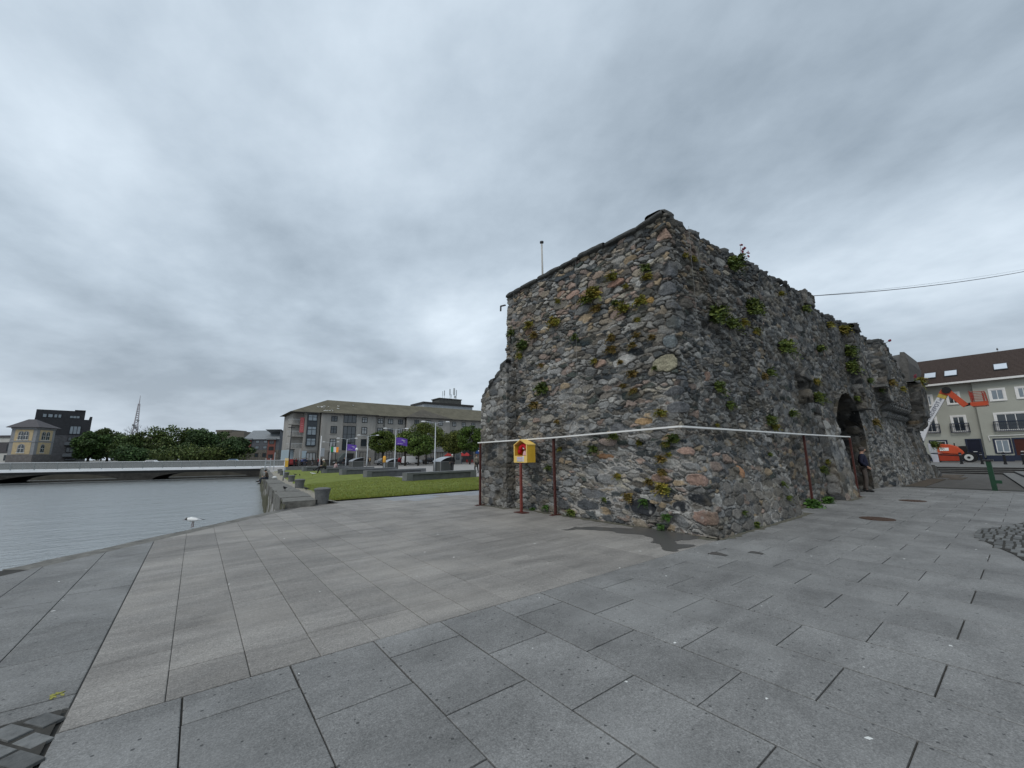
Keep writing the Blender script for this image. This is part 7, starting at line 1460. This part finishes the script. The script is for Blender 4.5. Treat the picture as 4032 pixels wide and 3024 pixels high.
slab_yz('axle_block', [(830, 1262), (892, 1262), (892, 1290), (850, 1290)], -.2, 1.6, BLK)
wc = lp_(1146, 1233); wr = abs(float(lp_(1146, 1191)[2] - lp_(1146, 1276)[2])) / 2
for dx in (-.28, 1.75):
    b = MB(); b.prism([(wr * math.cos(a), wr * math.sin(a)) for a in np.linspace(0, 6.283, 33)[:-1]], -.17, .17, 'x')
    for k in range(24): a = 6.283 * k / 24; b.prism([(wr * 1.03 * math.cos(a + s_), wr * 1.03 * math.sin(a + s_)) for s_ in (-.05, .05)] + [(wr * .9 * math.cos(a + s_), wr * .9 * math.sin(a + s_)) for s_ in (.05, -.05)], -.16, .16, 'x')
    b.v = [(x + XL + dx, y + wc[1], z + .36 + wr) for x, y, z in b.v]; w_ = LM(obj('wheel', b, BLK))
    b = MB(); b.prism([(wr * .64 * math.cos(a), wr * .64 * math.sin(a)) for a in np.linspace(0, 6.283, 25)[:-1]], -.19, .19, 'x'); b.v = [(x + XL + dx, y + wc[1], z + .36 + wr) for x, y, z in b.v]; o = obj('rim', b, mat('rim_cream', (.50, .50, .48), var=.1), w_); o.matrix_local = Matrix.Identity(4)
    b = MB(); b.prism([(wr * .24 * math.cos(a), wr * .24 * math.sin(a)) for a in np.linspace(0, 6.283, 17)[:-1]], -.23, .23, 'x'); b.v = [(x + XL + dx, y + wc[1], z + .36 + wr) for x, y, z in b.v]; o = obj('hub', b, BLK, w_); o.matrix_local = Matrix.Identity(4)
wc2 = lp_(760, 1240); b = MB(); b.prism([(wr * math.cos(a), wr * math.sin(a)) for a in np.linspace(0, 6.283, 33)[:-1]], -.17, .17, 'x'); b.v = [(x + XL - .28, y + wc2[1], z + .36 + wr) for x, y, z in b.v]; LM(obj('wheel', b, BLK))
# arm: white boom with lettering, yellow band, orange knuckle, jib, basket
def bar(name, a, c, th, m_, d0=.55, d1=1.05): 
    P, Q2 = lp_(*a), lp_(*c); b = MB(); dd = (Q2 - P); dd /= np.linalg.norm(dd); nn_ = np.array([0, -dd[2], dd[1]]); 
    b.prism([tuple((v)[1:]) for v in (P + nn_ * th / 2, Q2 + nn_ * th / 2, Q2 - nn_ * th / 2, P - nn_ * th / 2)], XL + d0, XL + d1, 'x'); return LM(obj(name, b, m_)), P, Q2, dd, nn_
wb, P, Q2, dd, nn_ = bar('boom', (770, 902), (890, 698), .60, mat('boom_white', (.62, .62, .63), rough=.45, var=.05)); bar('boom_base', (700, 1100), (770, 902), .5, mat('boom_white', (.62, .62, .63)))
o = bar('yellow_band', (889, 700), (908, 666), .64, mat('band_yellow', (.46, .34, .08), var=.15))[0]; bar('boom_tip', (906, 668), (928, 632), .66, ORG); bar('boom_underside', (776, 905), (896, 705), .12, mat('olive_underside', (.12, .12, .07), var=.2), 1.06, 1.3)
tl = float(np.linalg.norm(Q2 - P)); mid = P + dd * tl * .50; fwd_ = Vector((0, float(dd[1]), float(dd[2]))); upv = Vector((0, float(-dd[2]), float(dd[1]))); upv = upv if upv.z > 0 else -upv; X_ = XL + .54
tm = text_mesh('boom_lettering', 'HIREDEPOT.ie', .44, mat('lettering_navy', (.012, .02, .06), var=.05), None, Matrix.Identity(4)); nx_ = fwd_.cross(upv); tm.parent = lf
tm.matrix_local = Matrix(((fwd_.x, upv.x, nx_.x, X_ - XL), (fwd_.y, upv.y, nx_.y, float(mid[1]) - 2.5), (fwd_.z, upv.z, nx_.z, float(mid[2]) - .36), (0, 0, 0, 1)))
kx = lp_(936, 630); b = MB(); b.prism([(.36 * math.cos(a), .36 * math.sin(a)) for a in np.linspace(0, 6.283, 9)[:-1]], XL + .4, XL + 1.2, 'x'); b.v = [(x, y + kx[1], z + kx[2]) for x, y, z in b.v]; LM(obj('knuckle', b, BLK))
bar('jib', (938, 632), (1108, 765), .50, ORG, .5, 1.1); bar('jib_cable', (950, 622), (1112, 742), .12, BLK, .75, .95); bar('jib_link', (1100, 758), (1150, 748), .26, BLK, .6, 1.0)
b = MB(); b.prism([l2(x, y) for x, y in ((1150, 738), (1300, 728), (1306, 758), (1285, 764), (1165, 772), (1150, 760))], XL + .1, XL + 1.9, 'x'); bk = LM(obj('basket', b, ORG))
def tubes(name, segs, r_, m_, par):
    b = MB()
    for a, c in segs: b.tube([a, c], r_, 6)
    o = obj(name, b, m_, par); o.matrix_local = Matrix.Identity(4); return o
M_RAIL = mat('basket_rail', (.30, .055, .035), rough=.5, var=.15); segs = []
for X in (XL + .15, XL + 1.85):
    pt = lambda x, y: (X,) + tuple(lp_(x, y)[1:])
    segs += [(pt(1160, 735), pt(1135, 640)), (pt(1300, 735), pt(1268, 640)), (pt(1272, 735), pt(1250, 645))]
    for k in range(4): f = k / 3.; segs.append((pt(1160 - 22 * (1 - f), 650 + 80 * f * .98), pt(1268 + 30 * f, 641 + 85 * f)))
for (x, y) in ((1136, 642), (1268, 640), (1283, 690)): q_ = lp_(x, y)[1:]; segs.append(((XL + .15, *q_), (XL + 1.85, *q_)))
tubes('guard_rail', segs, .035, M_RAIL, bk); b = MB(); b.prism([l2(x, y) for x, y in ((1128, 655), (1160, 648), (1175, 690), (1165, 730), (1155, 690), (1140, 688))], XL + .7, XL + 1.3, 'x'); o = obj('control_box', b, mat('control_red', (.26, .035, .025), var=.3, scale=4), bk); o.matrix_local = Matrix.Identity(4)
# black bollards and the green post
for k, (x, y, lab) in enumerate(((1078, 1276, 'black bollard standing in front of the lift wheel'), (1258, 1276, 'black bollard standing before the navy door'), (1458, 1272, 'black bollard under the ground floor window'), (1619, 1258, 'black bollard at the right edge by the brown door'))):
    p = onx(*z7(x, y), 53.5); 
    if k == 0: bo = thing('black_bollard', lab, 'bollard', (53.5, p[1], .352), 0, 'black bollards before the terrace'); b = MB(); b.lathe([(.11, 0), (.11, .08), (.085, .10), (.085, .86), (.10, .88), (.10, .95), (.06, 1.02)], n=14); obj('shaft', b, BLK, bo); b = MB(); b.lathe([(.087, .8), (.089, .8), (.089, .84), (.087, .84)], n=14); obj('band', b, mat('notice_grey', (.30, .31, .36)), bo)
    else: dup(bo, (53.5, p[1], .352), 0, lab)
gp = thing('green_post', 'tall dark green iron post leaning beside the steps', 'post', (25.0, 1.10, 0)); b = MB(); GRN = mat('green_paint', (.018, .06, .032), rough=.55, var=.2, scale=6, bump=.2)
zt_ = float(onx(*z7(1306, 1248), 25.0)[2]); yt_ = float(onx(*z7(1306, 1248), 25.0)[1]) 
b.beam((25, .0, 0), (25, yt_ - 1.10, zt_), .26, .14); obj('shaft', b, GRN, gp); b = MB(); b.box(24.85 - 0, yt_ - 1.1 - .14, zt_ - .02, 25.15, yt_ - 1.1 + .14, zt_ + .05); b.v = [(x, y, z) for x, y, z in b.v]; obj('cap', b, MD, gp); b = MB(); b.box(24.9, -.22, .28, 25.1, -.05, .40); obj('lug', b, GRN, gp)
for o in gp.children: o.data.transform(Matrix.Translation((-25, 0, 0)))
